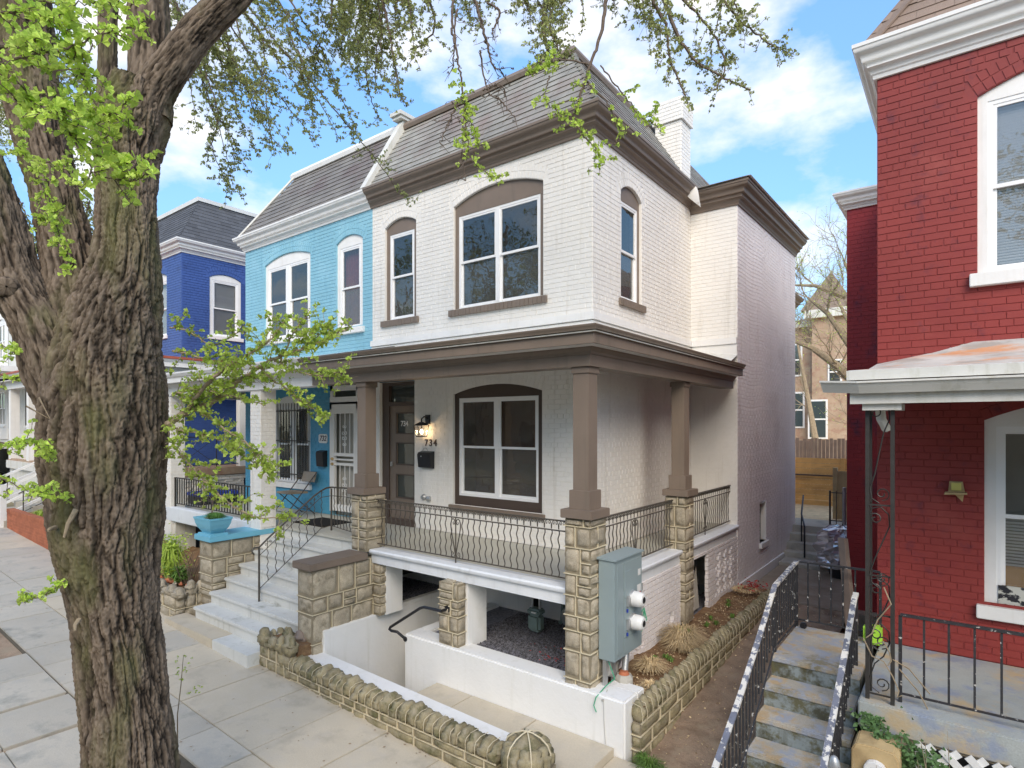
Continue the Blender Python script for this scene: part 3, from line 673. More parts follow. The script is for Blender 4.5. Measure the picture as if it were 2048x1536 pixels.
q = MB(); q.add([(-4.6, -.12, ze - .02), (.12, -.12, ze - .02), (.12, 8, ze - .02), (-4.6, 8, ze - .02), (-4.6, .8, zt), (-.8, .8, zt), (-.8, 8, zt - .25), (-4.6, 8, zt - .25)], [(0, 1, 5, 4), (1, 2, 6, 5), (4, 5, 6, 7), (2, 3, 7, 6), (0, 3, 2, 1), (0, 4, 7, 3)])
RF = q.build('roof', SLB, H)
tl = TileSet(); tl.plane((-4.6, -.12, ze), (.12, -.12, ze), (-.8, .8, zt), (-4.6, .8, zt), SLT, w=.2, h=.155)
tl.plane((.12, -.12, ze), (.12, 6, ze), (-.8, 6, zt - .15), (-.8, .8, zt), SLT, w=.2, h=.155); tl.finish(RF, 'slate', 300)
q = MB(); sweep_profile(q, [(-4.6, .8), (-.8, .8), (-.8, 7, -.17)], [(-.05, zt - .03), (.06, zt - .03), (.08, zt + .03), (.05, zt + .10), (-.05, zt + .11)]); q.build('ridge_trim', BRN, H)
q = MB(); 
for k in range(14):
    t = k / 13; q.box(.12 - .92 * t - .03, .12 - .92 * t + .03, -.12 + .92 * t - .03, -.12 + .92 * t + .03, ze + (zt - ze) * t, ze + (zt - ze) * t + .05)
q.build('hip_trim', SLT, H)
q = MB(); q.prism([(-.2, 7.56), (-.12, 7.50), (.84, 9.0), (.84, 9.18), (.74, 9.16)], -4.72, -4.58, 'x'); q.box(-4.77, -4.53, .62, .98, 9.14, 9.20); q.box(-4.8, -4.5, .58, 1.02, 9.20, 9.27); q.build('party_wall_coping', WTD, H)
# chimney
CH = MB(); CH.box(-.6, -.1, 3.41, 3.86, 7.5, 9.21); CH = CH.build('chimney', WHB, H)
cb_ = BrickSet()
for (O_, U_, N_, a, b) in ((V3(-.6, 3.41, 0), X, -Y, 0, .5), (V3(-.1, 3.41, 0), Y, X, 0, .45)): brickwall(cb_, O_ + N_ * .001, U_, N_, a, b, 7.5, 8.85, [], WHB, CH, wallname='brick_face', p=.008)
for (O_, U_, N_, a, b) in ((V3(-.64, 3.37, 0), X, -Y, 0, .58), (V3(-.06, 3.37, 0), Y, X, 0, .53)): brickwall(cb_, O_, U_, N_, a, b, 8.85, 9.26, [], WHB, CH, wallname='brick_face', p=.008)
one('cap', WHB, CH, -.635, -.065, 3.375, 3.9, 8.86, 9.24); cb_.finish(CH, 90)
q = MB(); q.add([(-.62, 3.39, 8.3), (-.08, 3.39, 7.6), (.0, 3.36, 7.5), (-.66, 3.36, 8.35), (-.08, 3.88, 7.6), (0, 3.9, 7.5)], [(0, 1, 2, 3), (1, 4, 5, 2)]); q.build('flashing', GLV, CH)
bs.finish(H, 300)
# bands above the porch roof
q = MB()
for (z0_, z1_, d_, ) in ((4.45, 4.685, .03), (4.69, 4.80, .055)):
    sweep_profile(q, [(-4.6, 0), (0, 0), (0, 3.62), (.841, 3.62)] if 0 else [(-4.6, 0), (0, 0), (0, 3.62)], [(-.02, z0_), (d_, z0_), (d_, z1_ - .01), (-.02, z1_)])
    q.box(.0, .841, 3.62 - d_, 3.63, z0_, z1_)
q.build('flashing_band', WTR, H)
# porch roof
q = MB()
q.add([(-3.95, -1.95, 4.20), (1.15, -1.95, 4.20), (1.15, 3.05, 4.20), (-3.95, 0, 4.62), (0, 0, 4.62), (0, 3.62, 4.62), (.85, 3.62, 4.5), (.85, 3.05, 4.28)], [(0, 1, 4, 3), (1, 2, 7, 6, 5, 4)])
PR = q.build('porch_roof', WTD, H)
q = MB(); sweep_profile(q, [(-3.95, -1.90), (1.10, -1.90), (1.10, 3.05)], [(-.3, 4.07), (.0, 4.07), (.0, 4.175), (.012, 4.178), (.02, 4.20), (.05, 4.235), (.055, 4.25), (.02, 4.262), (-.3, 4.262)]); q.build('fascia', BRN, PR)
q = MB(); sweep_profile(q, [(-3.95, -1.925), (1.125, -1.925), (1.125, 3.05)], [(.0, 4.178), (.006, 4.178), (.008, 4.19), (.0, 4.19)]); q.build('drip_edge', WTD, PR)
q = MB(); sweep_profile(q, [(-3.95, -1.68), (.93, -1.68), (.93, 3.1)], [(-.22, 3.87), (.0, 3.87), (.0, 3.99), (.015, 3.995), (.02, 4.02), (.05, 4.05), (.06, 4.075), (-.22, 4.075)]); q.build('beam', BRN, PR)
q = MB(); q.box(-3.95, 1.08, -1.88, -.0, 4.065, 4.075); q.box(.0, 1.08, 0, 3.05, 4.065, 4.075); q.box(.0, .84, 3.05, 3.6, 4.065, 4.075); q.build('soffit', WTR, PR)
def porch_post(cx, cy, zc, cap=(.19, .20)):
    q = MB(); q.box(cx - .095, cx + .095, cy - .095, cy + .095, zc + .28, 3.88); q.box(cx - .125, cx + .125, cy - .125, cy + .125, zc + .09, zc + .29); q.box(cx - .11, cx + .11, cy - .11, cy + .11, 3.80, 3.872)
    c = q.build('porch_column', BRN, H, bevel=.004)
    one('pedestal_cap', BRN, c, cx - cap[0], cx + cap[0], cy - cap[1], cy + cap[1], zc, zc + .092, bevel=.006)
    return c
porch_post(.79, -1.54, 2.274); porch_post(-2.84, -1.54, 2.268); porch_post(.77, 1.17, 2.25)
def pier(x0, x1, y0, y1, z0, z1, c, seed):
    P_ = thing('stone_pier', ((x0 + x1) / 2, (y0 + y1) / 2, z0), '', ''); P_.pop('label', None); P_.pop('category', None) if 'category' in P_ else None
    attach(P_, H); P_.location = P_.location; return P_
def pierpart(x0, x1, y0, y1, z0, z1, courses, seed, nm='stone_pier', m=None, **k):
    q = MB(); q.box(x0 + .05, x1 - .05, y0 + .05, y1 - .05, z0, z1); p = q.build(nm, MOD, H); stone_block(p, x0, x1, y0, y1, z0, z1, courses, m or STN, seed=seed, **k); return p
pierpart(.62, .945, -1.70, -1.34, .44, 2.274, [1, 2.1, 1.5, 1.1, 1.5, 1.6, 2.0, 1.6, .6], 3, split=(.13, .24))
pierpart(-3.0, -2.65, -1.70, -1.34, 1.47, 2.268, [1.2, 1.8, 1.7, .6], 5, split=(.14, .22), sub=.4)
pierpart(.60, .92, 1.0, 1.34, .46, 2.25, [2, 1.4, 2, 1.5, 1.3, 1.8, .8], 8, split=(.14, .22))
pierpart(-1.23, -.89, -1.72, -1.56, .53, 1.31, [1.2, 1.4, 1.4, 1.5], 9, split=(.15, .26), sub=.7)
one('plaster_pier', STU, H, -1.2, -.87, -1.555, -1.2, .4, 1.31)
# deck
q = MB(); q.box(-3.0, .77, -1.57, -.003, 1.40, 1.497); q.box(.003, .77, -.003, 3.61, 1.40, 1.497); q.build('porch_floor', FLR, H)
q = MB(); sweep_profile(q, [(-2.66, -1.60), (.83, -1.60), (.83, 3.62)], [(-.20, 1.44), (.0, 1.44), (.035, 1.445), (.045, 1.465), (.045, 1.485), (.03, 1.502), (-.20, 1.503)]); q.build('porch_ledge', LED, H, smooth=True)
q = MB(); sweep_profile(q, [(-2.66, -1.60), (.83, -1.60), (.83, 3.62)], [(-.12, 1.31), (.0, 1.31), (.0, 1.438), (-.12, 1.438)]); q.build('porch_fascia', LED, H)
# under-porch walls
bs2 = BrickSet()
def holes(lo, hi, zlo=.4, zhi=1.25):
    def f(u, z, k, i): return lo < u < hi and zlo < z < zhi and (k + (i // 1)) % 2 == 0
    return f
brickwall(bs2, V3(.80, 0, 0), Y, X, -1.34, 1.0, .30, 1.31, [(.62, .74, .60, .74, 0)], WHBS, H, wallname='under_porch_wall', p=.045, ring=0, skip=lambda u, z, k, i: (-.95 < u < -.2 and .4 < z < 1.12 and (k + i) % 2 == 0), L=.16)
brickwall(bs2, V3(.80, 0, 0), Y, X, 1.34, 3.62, .30, 1.31, [(1.52, 2.12, .25, 1.24, 0)], WHBS, H, wallname='under_porch_wall', p=.045, ring=0, skip=lambda u, z, k, i: (2.4 < u < 3.45 and .5 < z < 1.2 and (k + i) % 2 == 0), L=.15)
bs2.finish(H, 0)
q = MB(); q.box(.1, .16, 1.5, 2.2, .3, 1.3); q.box(.76, .80, 1.48, 1.52, .25, 1.3); q.build('crawl_space_shade', DRK, H)  # near-black sheets stand in for the shade behind the opening
pts = [(.70, 1.56, .45), (.70, 2.08, .45), (.66, 2.08, .78), (.66, 1.95, .86), (.66, 1.62, .80), (.66, 1.56, .9)]
q = MB(); q.add([(.71, 1.55, .40), (.71, 2.10, .40), (.66, 2.10, 1.05), (.67, 1.95, .86), (.66, 1.75, .80), (.66, 1.55, .88)], [(0, 1, 2, 3, 4, 5)]); q.build('loose_panel', CUR, H)
# ------------------------------------------------------------------ areaway and front walls
A = thing('low_wall', (-.2, -1.6, 0), 'white stucco retaining wall under the porch with the stone piers standing on it', 'wall')
q = MB(); q.box(-1.815, 1.36, -1.75, -1.46, -1.2, .53); q.build('stucco_wall', STU, A, bevel=.02)
q = MB(); q.box(-1.815, -1.62, -1.47, 0, -1.2, .525); q.build('stucco_return', STU, A, bevel=.012)
q = MB(); q.box(1.02, 1.36, -1.465, -1.30, 0, .522); q.build('wall_return', STU, A, bevel=.01)
q = MB(); q.box(-1.65, .62, -1.47, 0.02, .2, .485); q.box(.4, .8, -1.47, 3.62, .1, .34); q.build('gravel_bed', GRV, kind='structure')
A2 = thing('area_wall', (-2.65, -1.3, 0), 'stained stucco side wall of the sunken basement entry beside the steps', 'wall')
q = MB(); q.box(-2.70, -2.60, -2.42, 0.01, -1.2, .575); q.box(-2.70, -2.60, -1.44, .01, .575, .62); q.build('stucco_face', STU, A2, bevel=.008)
q = MB(); q.box(-4.4, -2.69, -1.3, 0.02, .3, .60); q.build('gravel_bed', GRV, kind='structure')
one('basement_window', DRK, H, -1.95, -1.45, -.01, .02, .75, 1.2)
one('basement_window', DRK, H, -1.0, -.88, -.012, .02, .6, 1.3)
q = MB(); q.box(-2.64, -1.5, -2.4, 0, -1.25, -.75); q.box(-1.9, -1.5, -2.4, -1.75, -.75, -.5); q.box(-1.55, -1.21, -2.4, -1.75, -.75, -.22); q.build('area_floor', COG, kind='structure')
for a, b in ((-1.21, -.62), (-.62, .31), (.31, 1.25)): slab(None, a, b, -2.4, -1.75, CON, th=.25, z=.05, name='walkway'); 
for o in [o for o in COL.objects if o.name.startswith('walkway')]: o['kind'] = 'structure'
q = MB(); q.box(1.25, 1.62, -2.9, -1.75, -.3, -.03); q.build('walkway', CON, kind='structure', bevel=.004)
A3 = thing('front_wall', (-1, -2.6, 0), 'low rock-faced stone wall with upright cock-and-hen coping along the sidewalk', 'wall')
q = MB(); q.box(-2.95, .75, -2.65, -2.40, -1.2, .30, -.09); q.build('white_coping', STU, A3, bevel=.012)
stone_block(A3, -3.0, .62, -2.84, -2.66, gz(.6) - .08, .16, [1, 1, .9], STM, seed=21, split=(.2, .45), sub=.25)
x = -2.92; rn = random.Random(4)
bd = MB()
while x < .6:
    w = rn.uniform(.09, .15); h = rn.uniform(.13, .20)
    stone(A3, (x, x + w - .008, -2.86, -2.655, .165, .165 + h), STM, amp=.032, name='coping_stone', tr=.045, rnd=.024)
    bd.tube([(x - .004, -2.862, .165), (x - .004, -2.865, .25), (x - .004, -2.85, .29), (x - .004, -2.78, .315), (x - .004, -2.67, .31)], .0036, 5)
    x += w
bd.box(-3.0, .62, -2.85, -2.84, .153, .165); bd.build('mortar_bead', MOR, A3)
PB = thing('planter_box', (-3.1, -2.7, 0), 'small rough stone planter of red mulch at the foot of the brown capped steps wall', 'planter')
stone_block(PB, -3.42, -2.70, -2.86, -2.72, -.12, .35, [1.2, 1, 1], STM, seed=31, split=(.18, .3))
stone_block(PB, -3.42, -3.30, -2.72, -2.5, -.12, .33, [1.2, 1, 1], STM, seed=32, axis='y', split=(.1, .2))
for k, (a, b, h) in enumerate([(-3.44, -3.26, .20), (-3.25, -3.03, .13), (-3.02, -2.86, .17), (-2.85, -2.66, .22)]): stone(PB, (a, b, -2.88, -2.74, .35, .37 + h), STM, amp=.03, name='coping_stone', tr=.12, rnd=.03)
for k in range(3): stone(PB, (-3.45 + .02 * k, -3.30, -2.72 + .1 * k, -2.63 + .1 * k, .33, .50), STM, amp=.03, name='coping_stone', tr=.08)
for (a, b, c, d_) in ((-3.2, -3.0, -2.66, -2.58), (-3.0, -2.8, -2.62, -2.52)): stone(PB, (a, b, c, d_, .4, .56), BRN if a > -3.1 else STM, amp=.03, name='rubble', tr=.08)
one('mulch', SOI, PB, -3.32, -2.68, -2.75, -2.52, .2, .44)
PT = thing('gate_post', (.83, -2.66, 0), 'squat stone gate post topped with radiating cobbles and ribbons of cream mortar', 'post')
stone_block(PT, .64, 1.04, -2.86, -2.46, gz(.8) - .06, .15, [1, 1], STM, seed=41, split=(.2, .3))
bd = MB()
for k in range(12):
    a = 2 * math.pi * k / 12; c = V3(.84 + .15 * math.cos(a), -2.66 + .15 * math.sin(a), .15)
    r_ = .062; stone(PT, (c.x - r_ + .02 * math.cos(a), c.x + r_ + .02 * math.cos(a), c.y - r_ + .02 * math.sin(a), c.y + r_ + .02 * math.sin(a), .15, .35 + .03 * rn.random()), STM, amp=.022, name='cobble', tr=.05, rnd=.03)
    b = a + math.pi / 12
    if k % 2: continue
    P_ = [(.84 + rr * math.cos(b), -2.66 + rr * math.sin(b), zz) for rr, zz in ((.225, .15), (.225, .30), (.195, .37), (.13, .425), (.05, .455), (.0, .46))]
    bd.tube(P_, .007, 5)
q = MB(); q.lathe((.84, -2.66, 0), [(.17, .1), (.17, .27), (.14, .35), (.08, .41), (.02, .44)], 14); q.build('mortar_dome', STM, PT, smooth=True)
bd.build('mortar_bead', MOR, PT)
CK = thing('step_cheek', (-2.8, -2.1, 0), 'rock-faced stone cheek wall with flat brown cap beside the white steps', 'wall')
stone_block(CK, -2.99, -2.64, -2.57, -1.34, -.1, 1.375, [1.6, 1.1, 2.0, 1.1, 1.9], STN, axis='y', seed=51, split=(.2, .42), sub=.45)
for (a, b) in ((-2.99, -2.82), (-2.82, -2.64)): pass
one('cap', BRN, CK, -3.02, -2.61, -2.62, -1.70, 1.377, 1.47, bevel=.008)
stone_block(CK, -2.64, -2.48, -1.60, -1.45, .58, 1.305, [1, .8, 1.1, .9, 1], STN, axis='y', seed=57, split=(.14, .16), sub=0)
one('plaster_patch', STU, CK, -2.62, -2.46, -1.50, -1.20, .58, 1.305)
# ------------------------------------------------------------------ steps
S = thing('porch_steps', (-4.2, -2.3, 0), 'broad worn white painted steps shared by the white and sky blue houses', 'steps')
for i in range(7):
    yt = -1.33 - (6 - i) * .24; zt_ = 1.5 - (6 - i) * .177
    ye = -1.33 - (5 - i) * .24 if i < 6 else .0
    q = MB(); q.box(-5.5, -3.0, yt - .0, ye + .05, zt_ - .05, zt_)
    q.build('tread', FLR if i == 6 else STP, S, bevel=.010)
    q = MB(); q.box(-5.49, -3.005, yt + .035, ye + .04, zt_ - .19, zt_ - .05); q.build('riser', STP, S)
q = MB(); q.box(-5.88, -4.35, -3.03, -2.7, -.15, .256); q.build('bottom_slab', CON, S, bevel=.006)
q = MB(); q.box(-4.346, -3.40, -3.03, -2.7, -.15, .253); q.build('bottom_slab', STP, S, bevel=.006)
q = MB(); q.box(-5.5, -3.0, -2.72, -1.3, -.2, .3); q.box(-5.49, -3.0, -1.2, -.01, .9, 1.4); q.build('step_core', DRK, S)
# ------------------------------------------------------------------ railings
def scroll(F, r=.022, w=.008):
    q = MB(F); 
    for s_ in (-1, 1):
        P_ = []
        for k in range(9): a = math.pi * (1.0 - k / 8 * 1.75); rr = r * (1 - .55 * k / 8); P_.append((s_ * (-.0 + .023 + rr * math.cos(a) * s_ * s_ * -1 * -1), 0, .06 + rr * math.sin(a)))
        q.tube(P_, w / 2, 4, cap=False)
    return q
def spiral(c, r, turns, a0, d, plane, n=18, shrink=.25):
    P_ = []
    for k in range(n + 1):
        t = k / n; a = a0 + d * turns * 2 * math.pi * t; rr = r * (1 - (1 - shrink) * t)
        P_.append(plane(c[0] + rr * math.cos(a), c[1] + rr * math.sin(a)))
    return P_
def wavy_mesh(h, amp=.010, per=.15, r=.0065, m=None):
    q = MB(); n = int(h / per * 8); q.tube([(amp * math.sin(2 * math.pi * (k * h / n) / per), 0, k * h / n) for k in range(n + 1)], r, 4)
    me = bpy.data.meshes.new('baluster'); me.from_pydata(q.v, [], q.f); me.materials.append(m or IRB); return me
def scroll_mesh(m):
    q = MB()
    for s_ in (-1, 1):
        q.tube([(s_ * x_, 0, z_) for x_, z_ in ((.046, .0), (.043, .05), (.036, .078), (.024, .09), (.013, .083), (.009, .066), (.014, .052), (.024, .052), (.026, .064), (.020, .068))], .0045, 4)
    me = bpy.data.meshes.new('scroll'); me.from_pydata(q.v, [], q.f); me.materials.append(m); return me
WAV = wavy_mesh(.51); SCR = scroll_mesh(IRB)
def porch_rail(O, U, L, label, heart=None):
    T = thing('iron_railing', tuple(O + U * L / 2), label, 'railing', 'wavy iron porch railings')
    N = Z.cross(U) * -1; F = (O, U, N)
    q = MB(F); q.box(0, L, -.018, .018, .70 - .012, .70); q.box(0, L, -.008, .008, .575, .587); q.box(0, L, -.009, .009, .06, .072)
    q.build('rail', IRB, T)
    n = int(round(L / .095)); 
    for k in range(1, n):
        x = L * k / n
        if heart and abs(x - heart) < .07: continue
        inst('baluster', WAV, frameM(O + U * x + Z * .068, U, N).copy() @ Matrix(((1, 0, 0, 0), (0, 0, 1, 0), (0, 1, 0, 0), (0, 0, 0, 1))), T)
    for k in range(n):
        inst('scroll', SCR, frameM(O + U * (L * (k + .5) / n) + Z * .595, U, N) @ Matrix(((1, 0, 0, 0), (0, 0, 1, 0), (0, 1, 0, 0), (0, 0, 0, 1))), T)
    if heart:
        q = MB(F); q.tube([(heart, 0, 0), (heart, 0, .575)], .009, 5)
        for s_ in (-1, 1):
            P_ = [(heart + s_ * a, 0, b) for a, b in ((.008, .12), (.03, .22), (.065, .36), (.082, .45), (.082, .50), (.068, .545), (.045, .562), (.022, .55), (.012, .52), (.02, .495), (.038, .49), (.046, .51), (.036, .522))]
            q.tube(P_, .007, 4)
            P_ = [(heart + s_ * a, 0, b) for a, b in ((.006, .14), (.012, .10), (.03, .072), (.055, .072), (.072, .09), (.072, .12), (.055, .138), (.038, .13), (.036, .112), (.05, .105))]
            q.tube(P_, .006, 4)
        q.build('heart_scroll', IRB, T)
    return T
porch_rail(V3(-2.65, -1.50, 1.50), X, 3.27, 'long wavy iron railing across the front of the white house porch', 1.52)
porch_rail(V3(.72, -1.34, 1.50), Y, 2.34, 'wavy iron side railing behind the grey meter box', 1.15)
porch_rail(V3(.72, 1.34, 1.50), Y, 2.26, 'wavy iron side railing at the back end of the white porch', 1.0)
T = thing('stair_railing', (-4.37, -1.8, .6), 'wrought iron handrail with curled foot running up the middle of the white steps', 'railing')
xa = -4.37
lo, hi = V3(xa, -2.32, .58), V3(xa, -1.05, 1.5)
q = MB(); q.tube([lo, lo + Z * .84], .016, 8); q.build('newel', IRB, T)
q = MB(); q.tube([hi, hi + Z * .70], .016, 8); q.build('newel', IRB, T)
def rz(y): return 1.42 + (y + 2.32) / (2.32 - 1.22) * (2.20 - 1.42)
q = MB()
top = [(xa, -2.40, 1.33), (xa, -2.43, 1.38), (xa, -2.40, 1.43), (xa, -2.32, 1.425)] + [(xa, y, rz(y) + (.02 if y < -1.3 else 0)) for y in np.linspace(-2.15, -1.25, 8)] + [(xa, -1.15, 2.215), (xa, -1.05, 2.22), (-3.9, -1.12, 2.24), (-3.0, -1.40, 2.27)]
q.tube(top, .014, 6)
q.tube([(xa, -2.32, 1.30), (xa, -2.2, rz(-2.2) - .12)] + [(xa, y, rz(y) - .11) for y in np.linspace(-2.05, -1.25, 6)] + [(xa, -1.05, 2.08), (-3.9, -1.12, 2.1), (-3.0, -1.40, 2.13)], .006, 5)
q.tube([(xa, -2.32, .80), (xa, -1.25, 1.56), (xa, -1.1, 1.58), (xa, -1.05, 1.58), (-3.0, -1.40, 1.60)], .007, 5)
q.build('rail', IRB, T)
for k in range(1, 9):
    y = -2.32 + k * .135; zb = .80 + (y + 2.32) * .71; zt_ = rz(y) - .11; 
    if zt_ > 2.08: zt_ = 2.08
    h = zt_ - zb; q = MB(); n = 30
    q.tube([(xa, y + .010 * math.sin(2 * math.pi * j * h / n / .13), zb + j * h / n) for j in range(n + 1)] + [(xa, y, zt_ + .10)], .0065, 4); q.build('baluster', IRB, T)
for k in range(1, 11):
    t = k / 11; a = V3(xa, -1.05, 1.58).lerp(V3(-3.0, -1.40, 1.60), t); q = MB()
    q.tube([(a.x + .01 * math.sin(2 * math.pi * j / 7), a.y, a.z + j * .5 / 28) for j in range(29)] + [(a.x, a.y, a.z + .64)], .0065, 4); q.build('baluster', IRB, T)
q = MB()
for k in range(16):
    y = -2.28 + k * .07; z = rz(y) - .05; q.tube(spiral((y, z), .022, 1.1, 0, 1 if k % 2 else -1, lambda a, b: (xa, a, b), 10), .004, 4)
q.build('scroll', IRB, T)
T = thing('grab_rail', (-1.6, -1.75, .6), 'black pipe handrail bent down towards the basement entry from a stone pier', 'handrail')
q = MB(); q.tube([(-1.07, -1.70, .98), (-1.07, -1.82, .98), (-1.35, -1.84, .98), (-1.42, -1.84, .955), (-1.98, -1.84, .60), (-2.0, -1.84, .57), (-1.97, -1.83, .55), (-1.86, -1.83, .56), (-1.80, -1.79, .50), (-1.79, -1.75, .46)], .019, 8); q.build('pipe', BLK, T, smooth=True)
q = MB(); q.lathe((-1.07, -1.725, .98), [(.045, 0), (.045, .02)], 12, 'y'); q.lathe((-1.79, -1.76, .46), [(.035, 0), (.035, .012)], 10, 'y'); q.build('flange', BLK, T)

# ================================================================== THINGS ON THE WHITE HOUSE
LT = thing('wall_lantern', (-3.17, -.02, 3.3), 'black porch lantern with a lit warm bulb beside the brown door', 'lamp')
q = MB(); q.box(-3.20, -3.10, -.03, .0, 3.27, 3.43); q.tube([(-3.15, -.03, 3.37), (-3.15, -.10, 3.40), (-3.15, -.16, 3.36), (-3.15, -.16, 3.30)], .012, 6); q.build('bracket', BLK, LT)
q = MB(); q.add([(-3.25, -.26, 3.25), (-3.05, -.26, 3.25), (-3.05, -.06, 3.25), (-3.25, -.06, 3.25), (-3.17, -.18, 3.31), (-3.13, -.18, 3.31), (-3.13, -.14, 3.31), (-3.17, -.14, 3.31)], [(0, 1, 5, 4), (1, 2, 6, 5), (2, 3, 7, 6), (3, 0, 4, 7), (0, 3, 2, 1), (4, 5, 6, 7)]); q.build('hood', BLK, LT)
q = MB()
for (a, b) in ((-1, -1), (1, -1), (1, 1), (-1, 1), (0, -1)): q.tube([(-3.15 + a * .085, -.16 + b * .085, 3.25), (-3.15 + a * .062, -.16 + b * .062, 3.07)], .005, 4)
q.box(-3.215, -3.085, -.225, -.095, 3.06, 3.075); q.build('cage', BLK, LT)
q = MB(); q.add([(-3.232, -.242, 3.25), (-3.068, -.242, 3.25), (-3.068, -.078, 3.25), (-3.232, -.078, 3.25), (-3.21, -.22, 3.075), (-3.09, -.22, 3.075), (-3.09, -.10, 3.075), (-3.21, -.10, 3.075)], [(0, 1, 5, 4), (1, 2, 6, 5), (2, 3, 7, 6), (3, 0, 4, 7)]); q.build('lamp_glass', glass('lantern_glass', .93), LT)
q = MB(); q.lathe((-3.15, -.16, 3.10), [(.004, 0), (.018, .02), (.026, .045), (.018, .07), (.006, .09)], 10); q.build('bulb', BULB, LT, smooth=True)
pl = bpy.data.lights.new('porch_bulb', 'POINT'); pl.energy = 3.5; pl.color = (1, .62, .3); pl.shadow_soft_size = .03
po = bpy.data.objects.new('porch_bulb', pl); COL.objects.link(po); po.location = (-3.15, -.16, 3.16)
NB = thing('house_number', (-3.06, 0, 2.96), 'dark bronze house number 734 on the white brick under the lantern', 'house number')
for i, ch in enumerate('734'): text(ch, .16, frameM(V3(-3.19 + i * .105, -.012, 2.955), X, -Y), BRD, NB, 'digit', extrude=.006)
MBX = thing('mailbox', (-3.14, -.05, 2.66), 'black wall mailbox with a sloped lid below the number 734', 'mailbox')
q = MB((V3(0, 0, 0), X, -Y)); q.prism([(.005, 2.53), (.10, 2.55), (.125, 2.76), (.10, 2.80), (.005, 2.82)], -3.30, -3.0, 'x'); q.build('box_body', BLK, MBX, bevel=.004)
q = MB(); q.lathe((-3.20, -.124, 2.735), [(.012, 0), (.010, -.008)], 8, 'y'); q.build('lock', GLV, MBX)
q = MB(); q.tube([(-3.28, -.01, 2.82), (-3.25, -.02, 2.86), (-3.19, -.02, 2.87), (-3.15, -.01, 2.82)], .004, 4); q.build('wire', CBG, MBX)
VT = thing('vent_hood', (-3.2, -.04, 2.03), 'small grey vent hood low on the white wall behind the railing', 'vent')
q = MB(); q.lathe((-3.24, 0, 2.04), [(.05, .0), (.05, -.03), (.03, -.05), (.03, -.07)], 12, 'y'); q.build('hood', GLV, VT, smooth=True)
q = MB(); q.lathe((-3.12, 0, 2.02), [(.045, .0), (.045, -.05), (.02, -.06)], 10, 'y'); q.build('cover', GLV, VT, smooth=True)
BX = thing('meter_box', (1.05, -1.2, .8), 'grey steel electric meter cabinet with two round white meters', 'meter box')
one('cabinet', MTR, BX, .955, 1.145, -1.552, -.90, .80, 1.85, bevel=.008)
q = MB(); q.add([(.945, -1.57, 1.85), (1.165, -1.57, 1.845), (1.165, -.885, 1.845), (.945, -.885, 1.85), (.945, -1.57, 1.872), (1.165, -1.57, 1.860), (1.165, -.885, 1.860), (.945, -.885, 1.872)], [(0, 3, 2, 1), (4, 5, 6, 7), (0, 1, 5, 4), (1, 2, 6, 5), (2, 3, 7, 6), (3, 0, 4, 7)]); q.build('lid', MTR, BX)
one('door_panel', MTR, BX, 1.145, 1.153, -1.50, -1.36, .86, 1.80, bevel=.002); one('door_panel', MTR, BX, 1.145, 1.153, -1.345, -.93, 1.0, 1.80, bevel=.002); one('door_panel', MTR, BX, 1.145, 1.150, -1.345, -.93, .83, .985, bevel=.002)
one('breaker_door', MTR, BX, 1.153, 1.159, -1.33, -1.19, 1.42, 1.70, bevel=.002)
one('latch', GLV, BX, 1.153, 1.17, -.945, -.93, 1.42, 1.50)
for zc in (1.385, 1.135):
    q = MB(); q.lathe((1.153, -1.17, zc), [(.092, 0), (.092, .02), (.088, .03)], 22, 'x'); mt = q.build('electric_meter', GLV, BX, smooth=True)
    q = MB(); q.lathe((1.183, -1.17, zc), [(.082, 0), (.082, .05), (.074, .09), (.06, .11), (.05, .112)], 22, 'x'); q.build('meter_dome', WPL, mt, smooth=True)
    q = MB(); q.lathe((1.295, -1.17, zc), [(.035, 0), (.03, .004)], 14, 'x'); q.build('dial', BLK, mt)
    one('hasp', GLV, BX, 1.155, 1.18, -1.30, -1.265, zc - .06, zc + .05); one('seal', BLU, BX, 1.16, 1.175, -1.31, -1.295, zc - .12, zc - .085)
q = MB((V3(1.1535, 0, 0), Y, X)); q.box(-1.02, -.955, 0, .001, 1.60, 1.67); q.build('white_label', WPL, BX)
q = MB((V3(1.1535, 0, 0), Y, X)); q.box(-1.04, -.955, 0, .001, 1.42, 1.50); q.build('white_label', WPL, BX)
rl = one('red_label', RED, BX, -1.04, -.955, 0, .0012, 1.28, 1.415, fr=(V3(1.1535, 0, 0), Y, X))
for zz in (1.30, 1.32, 1.34): one('print_line', WPL, rl, -1.03, -.965, .0014, .0018, zz, zz + .006, fr=(V3(1.1535, 0, 0), Y, X))
q = MB(); q.box(1.0, 1.04, -1.54, -1.50, .45, .80); q.box(.98, 1.02, -1.32, -1.28, .40, .80); q.build('support_channel', GLV, BX)
q = MB(); q.tube([(1.08, -1.15, .80), (1.08, -1.16, .76)], .032, 10); q.tube([(1.08, -1.16, .77), (1.10, -1.24, .56)], .036, 10); q.build('conduit', GLV, BX, smooth=True)
FT = thing('conduit_footing', (1.11, -1.27, .45), 'octagonal concrete footing around the conduit under the meter cabinet', 'footing')
q = MB(); q.lathe((1.11, -1.27, .44), [(.085, 0), (.10, .03), (.10, .11), (.075, .15)], 8); q.build('concrete_collar', CUR, FT); q = MB(); q.lathe((1.11, -1.27, .59), [(.06, 0), (.042, .03)], 12); q.build('red_bushing', OBR, FT)
CBT = thing('service_cables', (.9, -.7, .8), 'grey conduits and green wire along the white wall behind the meter cabinet', 'cable')
